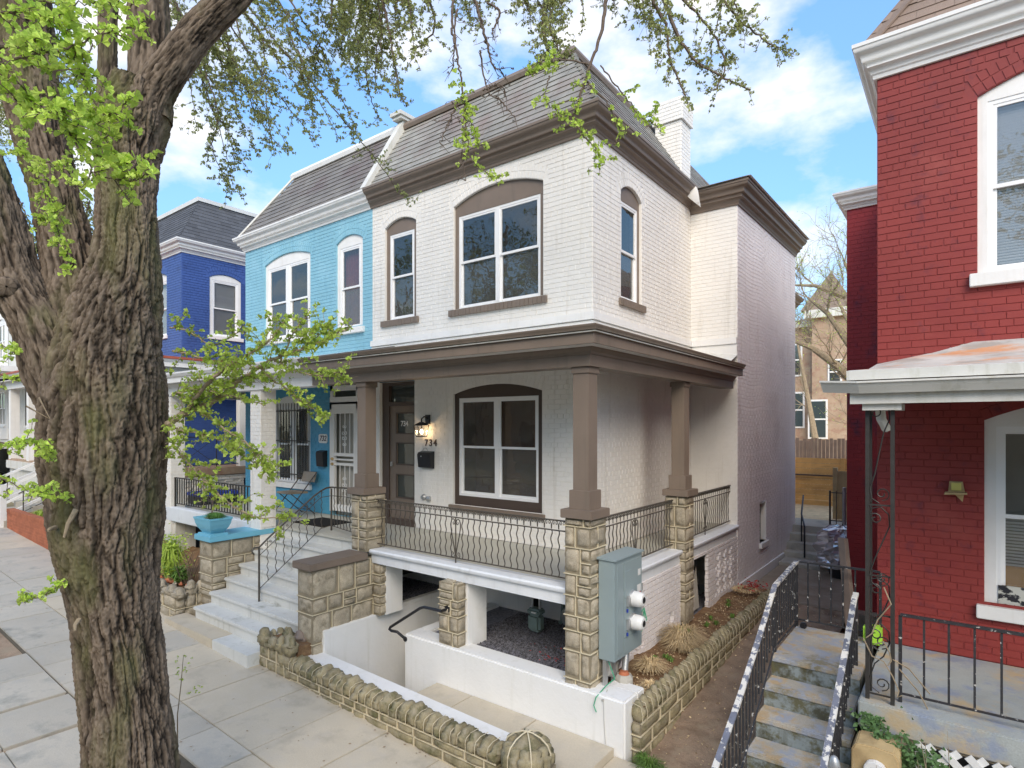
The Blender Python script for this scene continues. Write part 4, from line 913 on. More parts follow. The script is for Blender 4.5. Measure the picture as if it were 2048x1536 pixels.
for dz, rr in ((0, .017), (.035, .014), (-.03, .014)):
    q = MB(); q.tube([(1.02, -1.45 + dz, .80), (1.0, -1.40 + dz, .60), (.99, -1.25, .56 + dz), (.93, -.95, .68 + dz), (.90, -.65, .82 + dz), (.88, -.40, .96 + dz), (.84, -.22, 1.02 + dz * .5), (.78, -.17, 1.03)], rr, 6); q.build('conduit', CBG, CBT, smooth=True)
for k in range(3):
    q = MB(); q.tube([(.87, -.25, 1.0), (.95, -.35 - .05 * k, .90 + .03 * k), (.97, -.55, .80 + .02 * k), (.93, -.7, .84), (.9, -.5, .93), (.88, -.3, 1.0)], .006, 5); q.build('green_wire', CGN, CBT)
q = MB(); q.tube([(1.03, -1.50, .82), (1.12, -1.50, .62), (1.06, -1.60, .55), (1.06, -1.70, .53), (1.05, -1.77, .50), (1.03, -1.78, .42), (1.06, -1.78, .36)], .006, 5); q.build('green_wire', CGN, CBT)
q = MB(); q.tube([(1.10, -1.62, .54), (1.13, -1.76, .50), (1.135, -1.758, .30), (1.15, -1.757, .06)], .003, 4); q.lathe((1.12, -1.755, .49), [(.012, -.01), (.012, .01)], 8, 'y'); q.build('ground_wire', CBG, CBT)
def gasmeter(c, label, m, s=1.0):
    T = thing('gas_meter', c, label, 'gas meter'); x, y, z = c
    q = MB(); q.box(x - .10 * s, x + .10 * s, y - .075 * s, y + .075 * s, z + .03, z + .26 * s); q.build('meter_body', m, T, bevel=.035)
    q = MB(); q.box(x - .105 * s, x + .105 * s, y - .08 * s, y + .08 * s, z + .25 * s, z + .33 * s); q.build('meter_head', m, T, bevel=.025)
    q = MB(); q.tube([(x - .06, y, z + .3), (x - .06, y, z + .62)], .018, 8); q.tube([(x + .06, y, z + .3), (x + .06, y, z + .62)], .018, 8); q.tube([(x - .06, y, z + .46), (x + .06, y, z + .48)], .014, 8); q.build('pipe', GLV, T, smooth=True)
    one('label_plate', WPL, T, x - .02, x + .05, y - .083 * s, y - .079 * s, z + .28 * s, z + .30 * s)
gasmeter((-.50, -.62, .50), 'pale green gas meter standing on the gravel under the porch', GAS)
GM = thing('gas_regulator', (-.15, -.35, .5), 'dark round gas regulator with pipes behind the green gas meter', 'gas meter')
q = MB(); q.lathe((-.10, -.40, .72), [(.03, -.05), (.13, -.03), (.15, 0), (.13, .03), (.03, .06)], 16, 'y'); q.build('diaphragm', GLV, GM, smooth=True)
q = MB(); q.tube([(-.28, -.38, .62), (-.24, -.38, .64), (-.22, -.36, 1.1)], .03, 8); q.tube([(-.10, -.4, .84), (-.10, -.38, 1.05), (-.8, -.3, 1.08)], .025, 8); q.build('pipe', GAS, GM, smooth=True)
# fallen leaves under the porch and gravel stones
rn = random.Random(9)
V = []; F = []
def leafquad(p, s, rn, V, F):
    a = rn.uniform(0, 6.28); n_ = V3(rn.gauss(0, .5), rn.gauss(0, .5), 1).normalized(); u_ = n_.orthogonal().normalized(); u_.rotate(Matrix.Rotation(a, 3, n_)); w_ = n_.cross(u_)
    b = len(V); V.extend([tuple(p + u_ * s), tuple(p + w_ * s * .6), tuple(p - u_ * s * .8), tuple(p - w_ * s * .6)]); F.append((b, b + 1, b + 2, b + 3))
for (cx, cy, n_, sp) in ((.15, -1.15, 26, .16), (.45, -1.2, 24, .12), (.42, -1.0, 16, .1), (.0, -.9, 10, .2)):
    for k in range(n_): leafquad(V3(cx + rn.gauss(0, sp), cy + rn.gauss(0, .07), .495), rn.uniform(.01, .022), rn, V, F)
link('fallen_leaves', rawmesh('fallen_leaves', V, F, FLW), label='red and rusty fallen leaves on the dark gravel under the porch', cat='leaves', kind='stuff')
def pebbles(name, n, area, z, s0, s1, m, rn, label=None, cat=None, parent=None, zf=None):
    V = []; F = []
    for k in range(n):
        x, y = rn.uniform(area[0], area[1]), rn.uniform(area[2], area[3]); s_ = rn.uniform(s0, s1); zz = (zf(x, y) if zf else z) + s_ * .2; b = len(V)
        a = rn.uniform(0, 6.28); ca, sa = math.cos(a) * s_, math.sin(a) * s_
        V += [(x + ca, y + sa, zz), (x - sa * .7, y + ca * .7, zz), (x - ca, y - sa, zz), (x + sa * .7, y - ca * .7, zz), (x, y, zz + s_ * .8), (x, y, zz - s_ * .8)]
        F += [(b, b + 1, b + 4), (b + 1, b + 2, b + 4), (b + 2, b + 3, b + 4), (b + 3, b, b + 4)]
    return link(name, rawmesh(name, V, F, m), parent, label, cat, None, 'stuff')
pebbles('gravel', 9000, (-1.2, .62, -1.46, -.02), .485, .008, .018, GRV, rn, 'loose dark blue-grey gravel under the white porch', 'gravel')
pebbles('gravel', 2500, (-4.0, -2.7, -1.28, 0), .60, .008, .018, GRV, rn, 'dark gravel in the space behind the stucco side wall', 'gravel')
# ------------------------------------------------------------------ garden bed beside the white house
def bedz(x, y): return .42 + .05 * noise.noise(V3(x * 3, y * 2, 0)) + .015 * noise.noise(V3(x * 14, y * 14, 3))
n_x, n_y = 12, 110; V = [(.80 + .66 * i / n_x, -1.55 + 5.25 * j / n_y, bedz(.80 + .66 * i / n_x, -1.55 + 5.25 * j / n_y)) for j in range(n_y + 1) for i in range(n_x + 1)]
F = [(j * (n_x + 1) + i, j * (n_x + 1) + i + 1, (j + 1) * (n_x + 1) + i + 1, (j + 1) * (n_x + 1) + i) for j in range(n_y) for i in range(n_x)]
link('garden_bed', rawmesh('garden_bed', V, F, SOI, True), kind='structure')
GW = thing('garden_wall', (1.4, 1, 0), 'mossy stone retaining wall holding the planting bed beside the dirt path', 'wall')
stone_block(GW, 1.36, 1.47, -1.62, 3.6, -.14, .30, [1.1, 1, .9], STM, axis='y', seed=61, split=(.22, .5), sub=.2)
y = -1.62; bd = MB()
while y < 3.55:
    w = rn.uniform(.10, .14); h = rn.uniform(.19, .235)
    stone(GW, (1.345, 1.485, y, y + w - .008, .30, .30 + h), STM, amp=.018, name='coping_stone', tr=.05, rnd=.028, n=3)
    bd.tube([(1.49, y - .004, .30), (1.493, y - .004, .39), (1.47, y - .004, .47), (1.38, y - .004, .49)], .0035, 4); y += w
bd.box(1.468, 1.478, -1.62, 3.6, .292, .304); bd.build('mortar_bead', MOR, GW)
def tuft(V, F, c, r, h, n, rn, droop=.6, w=.004):
    for k in range(n):
        a = rn.uniform(0, 6.28); rr = r * math.sqrt(rn.random()); b0 = V3(c[0] + rr * .35 * math.cos(a), c[1] + rr * .35 * math.sin(a), c[2]); hh = h * rn.uniform(.5, 1.1)
        a2 = a + rn.gauss(0, .5); d = V3(math.cos(a2), math.sin(a2), 0); s_ = V3(-d.y, d.x, 0) * w
        p1 = b0 + d * rr * .4 + Z * hh * .8; p2 = b0 + d * rr * (.9 + droop * .4) + Z * hh * (1 - droop * rn.uniform(.4, 1.2))
        b = len(V); V.extend([tuple(b0 - s_), tuple(b0 + s_), tuple(p1 + s_ * .8), tuple(p1 - s_ * .8), tuple(p2 + s_ * .2), tuple(p2 - s_ * .2)]); F.extend([(b, b + 1, b + 2, b + 3), (b + 3, b + 2, b + 4, b + 5)])
def tuftobj(name, spec, m, label, cat, kind=None, w=.004):
    V = []; F = []; rn = random.Random(len(label))
    for (c, r, h, n) in spec: tuft(V, F, c, r, h, n, rn, w=w)
    return link(name, rawmesh(name, V, F, m), None, label, cat, None, kind)
tuftobj('dry_grass_clump', [((1.13, .35, .43), .27, .26, 900), ((1.20, .12, .43), .22, .2, 400)], STR, 'large straw coloured ornamental grass clump in the middle of the bed', 'plant')
tuftobj('dry_grass_clump', [((1.13, -.65, .43), .19, .14, 420)], STR, 'smaller pale dry grass clump right behind the concrete footing', 'plant')
tuftobj('dry_grass_clump', [((1.22, -1.30, .43), .14, .07, 200), ((1.3, -1.05, .43), .12, .06, 120)], STR, 'flattened dry grass at the street end of the bed', 'plant')
tuftobj('grass_clump', [((1.10, .42, .45), .13, .2, 160)], GRS, 'green blades sprouting in the large straw coloured clump', 'plant')
tuftobj('weeds', [((1.2 + rn.uniform(-.2, .2), y_, .43), .05, .08, 26) for y_ in (-.30, -.25, 1.2, 1.35, 1.5, 1.8, 2.3, 2.5, -.35)], GRS, 'small green weeds scattered over the brown soil bed', 'plant', 'stuff', w=.007)
tuftobj('flower_wreath', [((1.1 + .16 * math.cos(a), 3.2 + .16 * math.sin(a), .48), .10, .06, 40) for a in np.linspace(0, 6, 12)], STR, 'dried wreath thrown at the far end of the bed', 'wreath')
V = []; F = []
for k in range(140): a = rn.uniform(0, 6.28); leafquad(V3(1.14 + rn.gauss(.06, .10), 3.25 + rn.gauss(.05, .14), .55 + rn.uniform(-.02, .05)), rn.uniform(.015, .03), rn, V, F)
link('dried_flowers', rawmesh('dried_flowers', V, F, FLW), None, 'bunch of dried red flowers heaped at the far end of the bed', 'flowers')
V = []; F = []
for k in range(900): leafquad(V3(rn.uniform(.95, 1.34), rn.uniform(-1.5, 3.4), .45 + rn.uniform(-.01, .03)), rn.uniform(.006, .018), rn, V, F)
link('leaf_litter', rawmesh('leaf_litter', V, F, STR), None, 'brown leaf litter over the soil beside the white house', 'leaf litter', None, 'stuff')
tuftobj('grass_tuft', [((1.60, -1.72, -.04), .14, .10, 200), ((1.5, -1.66, -.04), .08, .10, 90), ((1.75, -1.75, -.04), .1, .06, 60)], GRS, 'grass growing at the foot of the white wall end by the dirt path', 'grass', 'stuff')
q = MB(); V = []; F = []
def pathz(x, y): return -.12 + .41 * max(0, min(1, (y + 2.0) / 5.5)) + .02 * noise.noise(V3(x * 3, y * 3, 5))
nx, ny = 14, 90; V = [(1.45 + 1.12 * i / nx, -2.9 + 6.6 * j / ny, pathz(1.45 + 1.12 * i / nx, -2.9 + 6.6 * j / ny)) for j in range(ny + 1) for i in range(nx + 1)]
F = [(j * (nx + 1) + i, j * (nx + 1) + i + 1, (j + 1) * (nx + 1) + i + 1, (j + 1) * (nx + 1) + i) for j in range(ny) for i in range(nx)]
link('dirt_path', rawmesh('dirt_path', V, F, DRT, True), kind='structure')
V = []; F = []
for k in range(500): xx, yy = rn.uniform(1.5, 2.5), rn.uniform(-2.2, 3.4); leafquad(V3(xx, yy, pathz(xx, yy) + .008), rn.uniform(.006, .02), rn, V, F)
link('leaf_litter', rawmesh('leaf_litter', V, F, STR), None, 'dead leaves scattered along the dirt path between the houses', 'leaf litter', None, 'stuff')

# ================================================================== SKY BLUE HOUSE
B = thing('brick_house', (-6.9, 4, 0), 'sky blue painted brick row house with white cornice and slate mansard', 'house', 'row houses along the street')
bs = BrickSet(); O0 = V3(0, 0, 0)
opsB = [(-8.27, -6.55, 5.12, 6.77, .14), (-5.68, -4.88, 5.10, 6.76, .12), (-7.95, -6.55, 2.05, 3.74, .14), (-5.86, -4.98, 1.5, 4.02, 0)]
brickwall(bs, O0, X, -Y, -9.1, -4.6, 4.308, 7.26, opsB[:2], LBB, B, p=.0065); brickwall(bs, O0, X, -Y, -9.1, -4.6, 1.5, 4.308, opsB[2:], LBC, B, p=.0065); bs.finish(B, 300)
q = MB()
for o in opsB: reveal(q, O0, X, -Y, o)
q.build('window_reveal', LBB, B)
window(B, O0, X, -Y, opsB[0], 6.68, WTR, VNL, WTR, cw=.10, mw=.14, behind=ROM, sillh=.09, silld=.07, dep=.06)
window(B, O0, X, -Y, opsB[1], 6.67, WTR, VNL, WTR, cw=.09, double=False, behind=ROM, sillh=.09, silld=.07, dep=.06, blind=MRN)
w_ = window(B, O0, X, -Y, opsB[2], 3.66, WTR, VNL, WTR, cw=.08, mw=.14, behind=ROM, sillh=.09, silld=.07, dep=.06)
q = MB((O0, X, -Y))
for k in range(14): x = -7.93 + k * 1.36 / 13; q.tube([(x, .02, 2.10), (x, .02, 3.72)], .008, 4)
for z_ in (2.22, 2.92, 3.55): q.box(-7.95, -6.55, .012, .026, z_, z_ + .02)
for s_ in (-1, 1):
    for zc in (2.62, 2.84, 3.0, 3.22): q.tube(spiral((-7.25 + s_ * .035, zc), .03, 1.1, 0 if s_ > 0 else math.pi, s_, lambda a, b: (a, .03, b), 10), .005, 4)
    q.tube([(-7.25, .03, 2.6), (-7.25 + s_ * .10, .03, 2.92), (-7.25, .03, 3.25)], .005, 4)
q.build('window_bars', IRN, B, 'black iron security bars over the porch window')
D = MB((O0, X, -Y))
for b_ in ((-5.86, -5.80, -.08, .03, 1.58, 3.66), (-5.04, -4.98, -.08, .03, 1.58, 3.66), (-5.86, -4.98, -.08, .03, 3.56, 3.70), (-5.86, -4.98, -.08, .02, 3.92, 4.02), (-5.86, -5.78, -.08, .02, 3.66, 4.02), (-5.06, -4.98, -.08, .02, 3.66, 4.02), (-5.86, -4.98, -.08, .03, 3.66, 3.80)): D.box(*b_)
D.build('door_frame', WTR, B)
D = MB((O0, X, -Y))
for b_ in ((-5.80, -5.72, -.03, .03, 1.60, 3.56), (-5.12, -5.04, -.03, .03, 1.60, 3.56), (-5.72, -5.12, -.03, .03, 1.60, 1.72), (-5.72, -5.12, -.03, .03, 3.48, 3.56), (-5.72, -5.12, -.03, .03, 2.48, 2.53), (-5.72, -5.12, -.02, .02, 2.58, 2.61), (-5.72, -5.12, -.03, .03, 2.66, 2.72)): D.box(*b_)
SD = D.build('security_door', WTR, B, 'white metal security door with scrollwork bars')
q = MB((O0, X, -Y))
for x in (-5.57, -5.42, -5.27): q.tube([(x, 0, 1.72), (x, 0, 2.5)], .010, 5); q.tube([(x, 0, 2.7), (x, 0, 3.5)], .010, 5)
q.build('door_bar', WTR, SD)
q = MB((O0, X, -Y))
for zc0 in (2.06, 3.06):
    for dz, r_ in ((-.17, .03), (-.05, .04), (.05, .04), (.17, .03)):
        for s_ in (-1, 1): q.tube(spiral((-5.42 + s_ * r_, zc0 + dz), r_, 1.0, math.pi if s_ > 0 else 0, s_, lambda a, b: (a, .01, b), 10, .4), .007, 4)
q.build('scrollwork', WTR, SD)
q = MB((O0, X, -Y)); q.lathe((-5.76, .03, 2.60), [(.028, 0), (.028, .03), (.01, .05)], 10, 'y'); q.lathe((-5.76, .03, 2.50), [(.028, 0), (.028, .03), (.01, .05)], 10, 'y'); q.build('door_knob', TAN, SD)
one('inner_door', CUR, B, -5.86, -4.98, -.16, -.13, 1.5, 3.6, fr=(O0, X, -Y)); one('transom_pane', GLO, B, -5.8, -5.04, -.05, -.04, 3.80, 3.93, fr=(O0, X, -Y))
q = MB(); sweep_profile(q, [(-9.1, 3.6), (-9.1, 0), (-4.63, 0)], cornice_prof(7.22, .31, .21)); q.build('cornice', WTR, B, smooth=True)
q = MB(); q.add([(-9.22, -.12, 7.52), (-4.6, -.12, 7.52), (-4.6, 8, 7.52), (-9.22, 8, 7.52), (-8.3, .8, 9.0), (-4.6, .8, 9.0), (-4.6, 8, 9.0), (-8.3, 8, 9.0)], [(0, 1, 5, 4), (1, 2, 6, 5), (4, 5, 6, 7), (2, 3, 7, 6), (0, 3, 2, 1), (0, 4, 7, 3)]); RB = q.build('roof', SLB, B)
tl = TileSet(); tl.plane((-9.22, -.12, 7.54), (-4.72, -.12, 7.54), (-4.72, .8, 9.0), (-8.3, .8, 9.0), SLB, w=.2, h=.155); tl.finish(RB, 'slate', 300)
q = MB(); sweep_profile(q, [(-8.35, 7), (-8.35, .8), (-4.75, .8)], [(-.05, 8.97), (.07, 8.97), (.09, 9.05), (.05, 9.12), (-.05, 9.13)]); q.build('ridge_trim', WTR, B)
q = MB(); q.tube([(-9.2, -.13, 7.55), (-8.32, .76, 9.02)], .03, 6); q.build('hip_trim', WTD, B)
q = MB(); q.box(-9.0, -4.61, 1.05, 8.1, 0, 7.5); q.box(-9.09, -9.07, 0.01, 8.1, 0, 7.4); q.box(-9.94, -9.09, 3.6, 8.1, 0, 7.4); q.box(-9.94, -4.61, 8.1, 13, 0, 6.9); q.box(-9.09, -4.61, .0, .25, 0, 1.49); q.build('house_body', LBB, B)
q = MB(); q.box(-9.99, -3.96, -1.88, 3.5, 4.24, 4.27); q.add([(-9.99, -1.9, 4.27), (-3.96, -1.9, 4.27), (-3.96, 0, 4.66), (-9.99, 0, 4.66)], [(0, 1, 2, 3)]); PB_ = q.build('porch_roof', WTD, B)
q = MB(); sweep_profile(q, [(-9.99, 3.5), (-9.99, -1.90), (-3.96, -1.90)], [(-.3, 4.09), (.0, 4.09), (.0, 4.18), (.03, 4.20), (.06, 4.25), (.06, 4.28), (-.3, 4.28)]); q.build('fascia', WTR, PB_)
q = MB(); sweep_profile(q, [(-9.80, 3.5), (-9.80, -1.69), (-3.97, -1.69)], [(-.24, 3.86), (.0, 3.86), (.0, 4.0), (.03, 4.05), (.05, 4.085), (-.24, 4.085)]); q.build('beam', WTR, PB_)
q = MB(); q.box(-9.8, -3.97, -1.6, 0, 4.07, 4.08); q.box(-9.8, -9.1, 0, 3.5, 4.07, 4.08); q.build('soffit', WTR, PB_)
cbk = BrickSet()
def brick_col(x0, x1, y0, y1, z0, z1):
    c = MB(); c.box(x0 + .005, x1 - .005, y0 + .005, y1 - .005, z0, z1); c = c.build('porch_column', WHB, B)
    brickwall(cbk, V3(x0, y0, 0), X, -Y, 0, x1 - x0, z0, z1, [], WHB, c, wallname='column_face', L=.17, ring=0); brickwall(cbk, V3(x1, y0, 0), Y, X, 0, y1 - y0, z0, z1, [], WHB, c, wallname='column_face', L=.15, ring=0)
    return c
c1 = brick_col(-5.83, -5.50, -1.66, -1.38, .95, 3.87); c2 = brick_col(-9.31, -8.98, -1.66, -1.38, .85, 3.87); cbk.finish(c1, 60)
q = MB(); q.box(-9.94, -5.5, -1.60, 0, 1.38, 1.497); q.box(-9.94, -9.1, 0, 3.5, 1.38, 1.497); q.build('porch_floor', FLR, B)
q = MB(); q.box(-9.96, -5.86, -1.67, -1.50, 1.28, 1.575); q.build('porch_ledge', LED, B, bevel=.015)
q = MB(); q.box(-9.3, -8.9, -1.60, -1.2, 0, 1.28); q.build('porch_foot', WTD, B)
q = MB(); q.box(-9.9, -5.52, -.9, -.8, -.1, 1.3); q.build('crawl_space_shade', DRK, B)  # near-black sheet under the porch floor painted in place of shade
def plain_rail(O, U, L, h, n, label, m=IRN, zb=.06, thick=.008, grp=None, cap=.02):
    T = thing('iron_railing', tuple(O + U * L / 2), label, 'railing', grp); N = U.cross(Z); F = (O, U, N)
    q = MB(F); q.box(0, L, -cap, cap, h - .012, h + .006); q.box(0, L, -.008, .008, zb, zb + .014); q.build('rail', m, T)
    me = None
    for k in range(n + 1):
        w_ = thick * (1.6 if k in (0, n) else 1)
        q = MB(); q.box(-w_, w_, -w_, w_, 0 if k in (0, n) else zb, h - .01)
        inst('baluster', (lambda: (lambda me: (me.from_pydata(q.v, [], q.f), me.materials.append(m), me)[2])(bpy.data.meshes.new('baluster')))(), Matrix.Translation(O + U * (L * k / n)), T)
    return T
plain_rail(V3(-8.95, -1.585, 1.575), X, 3.09, .60, 30, 'plain black iron railing with straight bars on the sky blue porch')
Q = thing('step_cheek', (-5.74, -2.05, 0), 'stone cheek wall with sky blue cap beside the steps holding a flower pot', 'wall')
stone_block(Q, -5.97, -5.52, -2.47, -1.62, -.1, 1.385, [1.3, 1, 1.4, 1.3, 1.4, 1.5], STN, axis='y', seed=71, split=(.18, .4), sub=.5)
one('cap', CBL, Q, -6.02, -5.485, -2.52, -1.40, 1.387, 1.475, bevel=.006)
P_ = thing('flower_pot', (-5.74, -2.36, 1.475), 'sky blue rectangular moulded planter pot on the blue capped wall', 'planter')
q = MB(); x0, x1, y0, y1, zb = -6.0, -5.47, -2.53, -2.17, 1.475
n = 6; rings = []
for (t, o) in ((0, .05), (.03, .055), (.036, .115), (.07, .085), (.12, .045), (.18, .016), (.25, .0), (.255, -.012), (.285, -.012), (.285, .02), (.24, .04)):
    rings.append([(x0 + o, y0 + o * .7, zb + t), (x1 - o, y0 + o * .7, zb + t), (x1 - o, y1 - o * .7, zb + t), (x0 + o, y1 - o * .7, zb + t)])
q.add([p for r_ in rings for p in r_], [(i * 4 + k, i * 4 + (k + 1) % 4, (i + 1) * 4 + (k + 1) % 4, (i + 1) * 4 + k) for i in range(len(rings) - 1) for k in range(4)] + [(3, 2, 1, 0)])
q.build('pot', CBL, P_)
q = MB()
for (c_, pl_) in (((-5.62, 1.62), 0), ((-5.85, 1.62), 0)):
    for s_ in (-1, 1): q.tube(spiral((c_[0] + s_ * .035, c_[1]), .05, 1.2, 0, s_, lambda a, b: (a, y0 + .035 - (b - 1.62) * .12, b), 14), .008, 4)
for yc in (-2.42, -2.28):
    for s_ in (-1, 1): q.tube(spiral((yc + s_ * .03, 1.62), .045, 1.2, 0, s_, lambda a, b: (x1 - .05 + (b - 1.6) * .35, a, b), 14), .008, 4)
q.build('scroll_relief', CBL, P_)
one('potting_soil', SOI, P_, x0 + .03, x1 - .03, y0 + .03, y1 - .03, 1.65, 1.725)
V = []; F = []
for (cx, cy) in ((-5.66, -2.33), (-5.60, -2.36), (-5.74, -2.35)):
    tuft(V, F, (cx, cy, 1.72), .13, .12, 330, rn, w=.004)
pl_ = link('potted_plant', rawmesh('potted_plant', V, F, GRE), None, 'bushy green plant with arching bare stems in the sky blue pot', 'plant')
q = MB()
for k in range(5): a = k - 2; q.tube([(-5.8 + .02 * k, -2.36, 1.72), (-5.85 + .03 * a, -2.3 - .02 * a, 2.0), (-5.9 - .12 * k, -2.25, 2.22 - .06 * k)], .004, 4)
q.build('stem', TWG, pl_)
# folding chair
T = thing('folding_chair', (-6.42, -.42, 1.5), 'beige padded metal folding chair on the sky blue porch', 'chair')
xl, xr = -6.64, -6.20
q = MB(); q.add([(xl, -.70, 1.93), (xr, -.70, 1.93), (xr + .01, -.28, 1.92), (xl - .01, -.28, 1.92)] + [(xl, -.70, 1.97), (xr, -.70, 1.97), (xr + .01, -.28, 1.96), (xl - .01, -.28, 1.96)], [(0, 3, 2, 1), (4, 5, 6, 7), (0, 1, 5, 4), (1, 2, 6, 5), (2, 3, 7, 6), (3, 0, 4, 7)]); q.build('seat', CHF, T, bevel=.012)
q = MB(); q.add([(xl, -.16, 2.13), (xr, -.16, 2.13), (xr, -.10, 2.33), (xl, -.10, 2.33), (xl, -.135, 2.12), (xr, -.135, 2.12), (xr, -.075, 2.32), (xl, -.075, 2.32)], [(0, 1, 2, 3), (4, 7, 6, 5), (0, 4, 5, 1), (1, 5, 6, 2), (2, 6, 7, 3), (3, 7, 4, 0)]); q.build('backrest', CHF, T, bevel=.008)
for x in (xl, xr):
    q = MB(); q.tube([(x, -.80, 1.50), (x, -.09, 2.32)], .011, 6); q.build('leg', IRB, T)
    q = MB(); q.tube([(x + .01, -.66, 1.94), (x + .01, -.14, 1.50)], .010, 6); q.build('leg', IRB, T)
q = MB(); q.tube([(xl, -.25, 1.60), (xr, -.25, 1.60)], .007, 5); q.tube([(xl, -.72, 1.59), (xr, -.72, 1.59)], .007, 5); q.tube([(xl, -.09, 2.32), (xr, -.09, 2.32)], .010, 5); q.build('crossbar', IRB, T)
one('door_mat', DRK, None, -5.62, -4.75, -.98, -.35, 1.498, 1.515, label='black door mat in front of the white security door', cat='door mat')
T = thing('number_plaque', (-6.08, 0, 3.0), 'white house number plaque reading 732 on the sky blue wall', 'sign')
q = MB((O0, X, -Y)); q.prism([(-6.24, 2.93), (-6.21, 2.90), (-5.99, 2.90), (-5.96, 2.93), (-5.96, 3.05), (-5.99, 3.08), (-6.21, 3.08), (-6.24, 3.05)], .0, .02, 'y'); q.build('plaque', WPL, T)
text('732', .15, frameM(V3(-6.10, -.023, 2.99), X, -Y), BLK, T, 'digits', extrude=.002, shear=.25)
q = MB((O0, X, -Y)); q.prism([(.0, 2.44), (.10, 2.44), (.12, 2.70), (.10, 2.74), (.0, 2.76)], -6.20, -5.97, 'x'); q.build('mailbox', BLK, None, 'narrow black mailbox on the sky blue wall under the 732 plaque', 'mailbox', bevel=.004)
T = thing('flood_light', (-6.0, -.1, 3.45), 'weathered twin security light on the sky blue wall above the plaque', 'lamp')
q = MB(); q.lathe((-6.02, 0, 3.47), [(.05, 0), (.05, -.03)], 10, 'y'); q.tube([(-6.02, -.03, 3.47), (-6.02, -.08, 3.46)], .015, 6); q.build('bracket', GLV, T)
for dx in (-.09, .04):
    q = MB(); q.lathe((-6.02 + dx, -.06, 3.44), [(.03, 0), (.05, -.05), (.052, -.09)], 12, 'y'); h_ = q.build('lamp_head', WTD, T, smooth=True)
T = thing('storage_box', (-9.7, -.5, 1.5), 'low black box with royal blue lid on the sky blue porch', 'box')
one('box_body', BLK, T, -9.85, -9.25, -.95, -.1, 1.5, 1.68, bevel=.01); one('lid', BLU, T, -9.87, -9.23, -.97, -.08, 1.68, 1.76, bevel=.02)
# stone garden wall left of the steps
T = thing('garden_wall', (-7, -2.8, 0), 'jagged topped stone garden wall in front of the sky blue porch', 'wall')
stone_block(T, -10.3, -5.90, -2.87, -2.70, .08, .53, [1.2, 1], STN, seed=81, split=(.2, .42), sub=.2)
stone_block(T, -6.05, -5.89, -2.70, -2.30, .08, .53, [1.2, 1], STN, axis='y', seed=83, split=(.16, .3), sub=.2)
x = -10.2
while x < -6.0: w = rn.uniform(.15, .24); stone(T, (x, x + w, -2.87, -2.71, .49, .49 + rn.uniform(.10, .22)), STN, amp=.03, name='coping_stone', tr=.10, rnd=.03); x += w
y = -2.86
while y < -2.35: w = rn.uniform(.13, .2); stone(T, (-6.04, -5.88, y, y + w, .49, .49 + rn.uniform(.12, .26)), STN, amp=.03, name='coping_stone', tr=.12, rnd=.03); y += w
V = []; F = []
for j in range(21):
    for i in range(31):
        xx, yy = -10.4 + i * .15, -2.75 + j * .075; V.append((xx, yy, .50 + .30 * max(0, (yy + 2.3)) * .6 + .09 * noise.noise(V3(xx * 2, yy * 2, 1))))
F = [(j * 31 + i, j * 31 + i + 1, (j + 1) * 31 + i + 1, (j + 1) * 31 + i) for j in range(20) for i in range(30)]
link('front_garden_soil', rawmesh('front_garden_soil', V, F, SOI, True), kind='structure')
T = thing('rubble', (-6.6, -2.6, .5), 'loose brick ends and stones edging the front garden bed', 'rubble')
for k in range(14):
    xx = -8.0 + .15 * k; yy = -2.62 + .1 * rn.random(); s_ = rn.uniform(.05, .09); stone(T, (xx, xx + s_ * 1.6, yy, yy + s_, .55, .55 + s_), OBR if k % 3 else STN, amp=.015, n=3, name='brick_end')
for k, (cx, cy, r_, h_, n_, lb) in enumerate([(-7.12, -2.42, .24, .72, 420, 'tall bright leafy bush in the front garden just right of the trunk'), (-6.75, -2.45, .16, .22, 130, 'clump of green blades in the middle of the front garden'), (-8.6, -2.3, .3, .9, 380, 'tall fresh green shrub against the white porch foot')]):
    V = []; F = []
    tuft(V, F, (cx, cy, .55), r_, h_, n_ // 2, rn, w=.012)
    for j in range(n_ * 2): leafquad(V3(cx + rn.gauss(0, r_ * .5), cy + rn.gauss(0, r_ * .5), .6 + rn.random() * h_), rn.uniform(.02, .04), rn, V, F)
    link('shrub', rawmesh('shrub', V, F, LFB if k != 1 else GRS), None, lb, 'plant')
q = MB()
for k in range(26):
    a = rn.uniform(0, 6.28); b = V3(-6.5 + rn.uniform(-.4, .3), -2.35 + rn.uniform(-.15, .2), .5); e = b + V3(math.cos(a) * .22, math.sin(a) * .15, rn.uniform(.35, .65)); q.tube([b, b.lerp(e, .5) + Z * .05, e], .004, 4)
q.build('dead_shrub', TWG, None, 'tangle of bare brown stems beside the stone cheek wall', 'plant')

# ================================================================== NAVY HOUSE (next pair uphill)
D_ = thing('brick_house', (-16, 4, .5), 'navy blue painted brick row house with charcoal shingle roof beyond the gap', 'house', 'row houses along the street')
dz = .60; bs = BrickSet(); xc = -12.35
opsD = [(xc - 2.57, xc - .90, 5.12 + dz, 6.75 + dz, .14)]
brickwall(bs, V3(0, 0, 0), X, -Y, xc - 4.6, xc, 1.5 + dz, 7.24 + dz, opsD, DBB, D_, p=.010)
opsE = [(.72, 1.60, 5.12 + dz, 6.72 + dz, .12)]
brickwall(bs, V3(xc, 0, 0), Y, X, 0, 3.62, 1.4 + dz, 7.24 + dz, opsE, DBB, D_, p=.010)
bs.finish(D_, 300)
window(D_, O0, X, -Y, opsD[0], 6.62 + dz, WTR, VNL, WTR, cw=.08, blind=CUR, sillh=.08)
window(D_, V3(xc, 0, 0), Y, X, opsE[0], 6.66 + dz, WTR, VNL, WTR, cw=.075, double=False, blind='slats', sillh=.08, dep=.05)
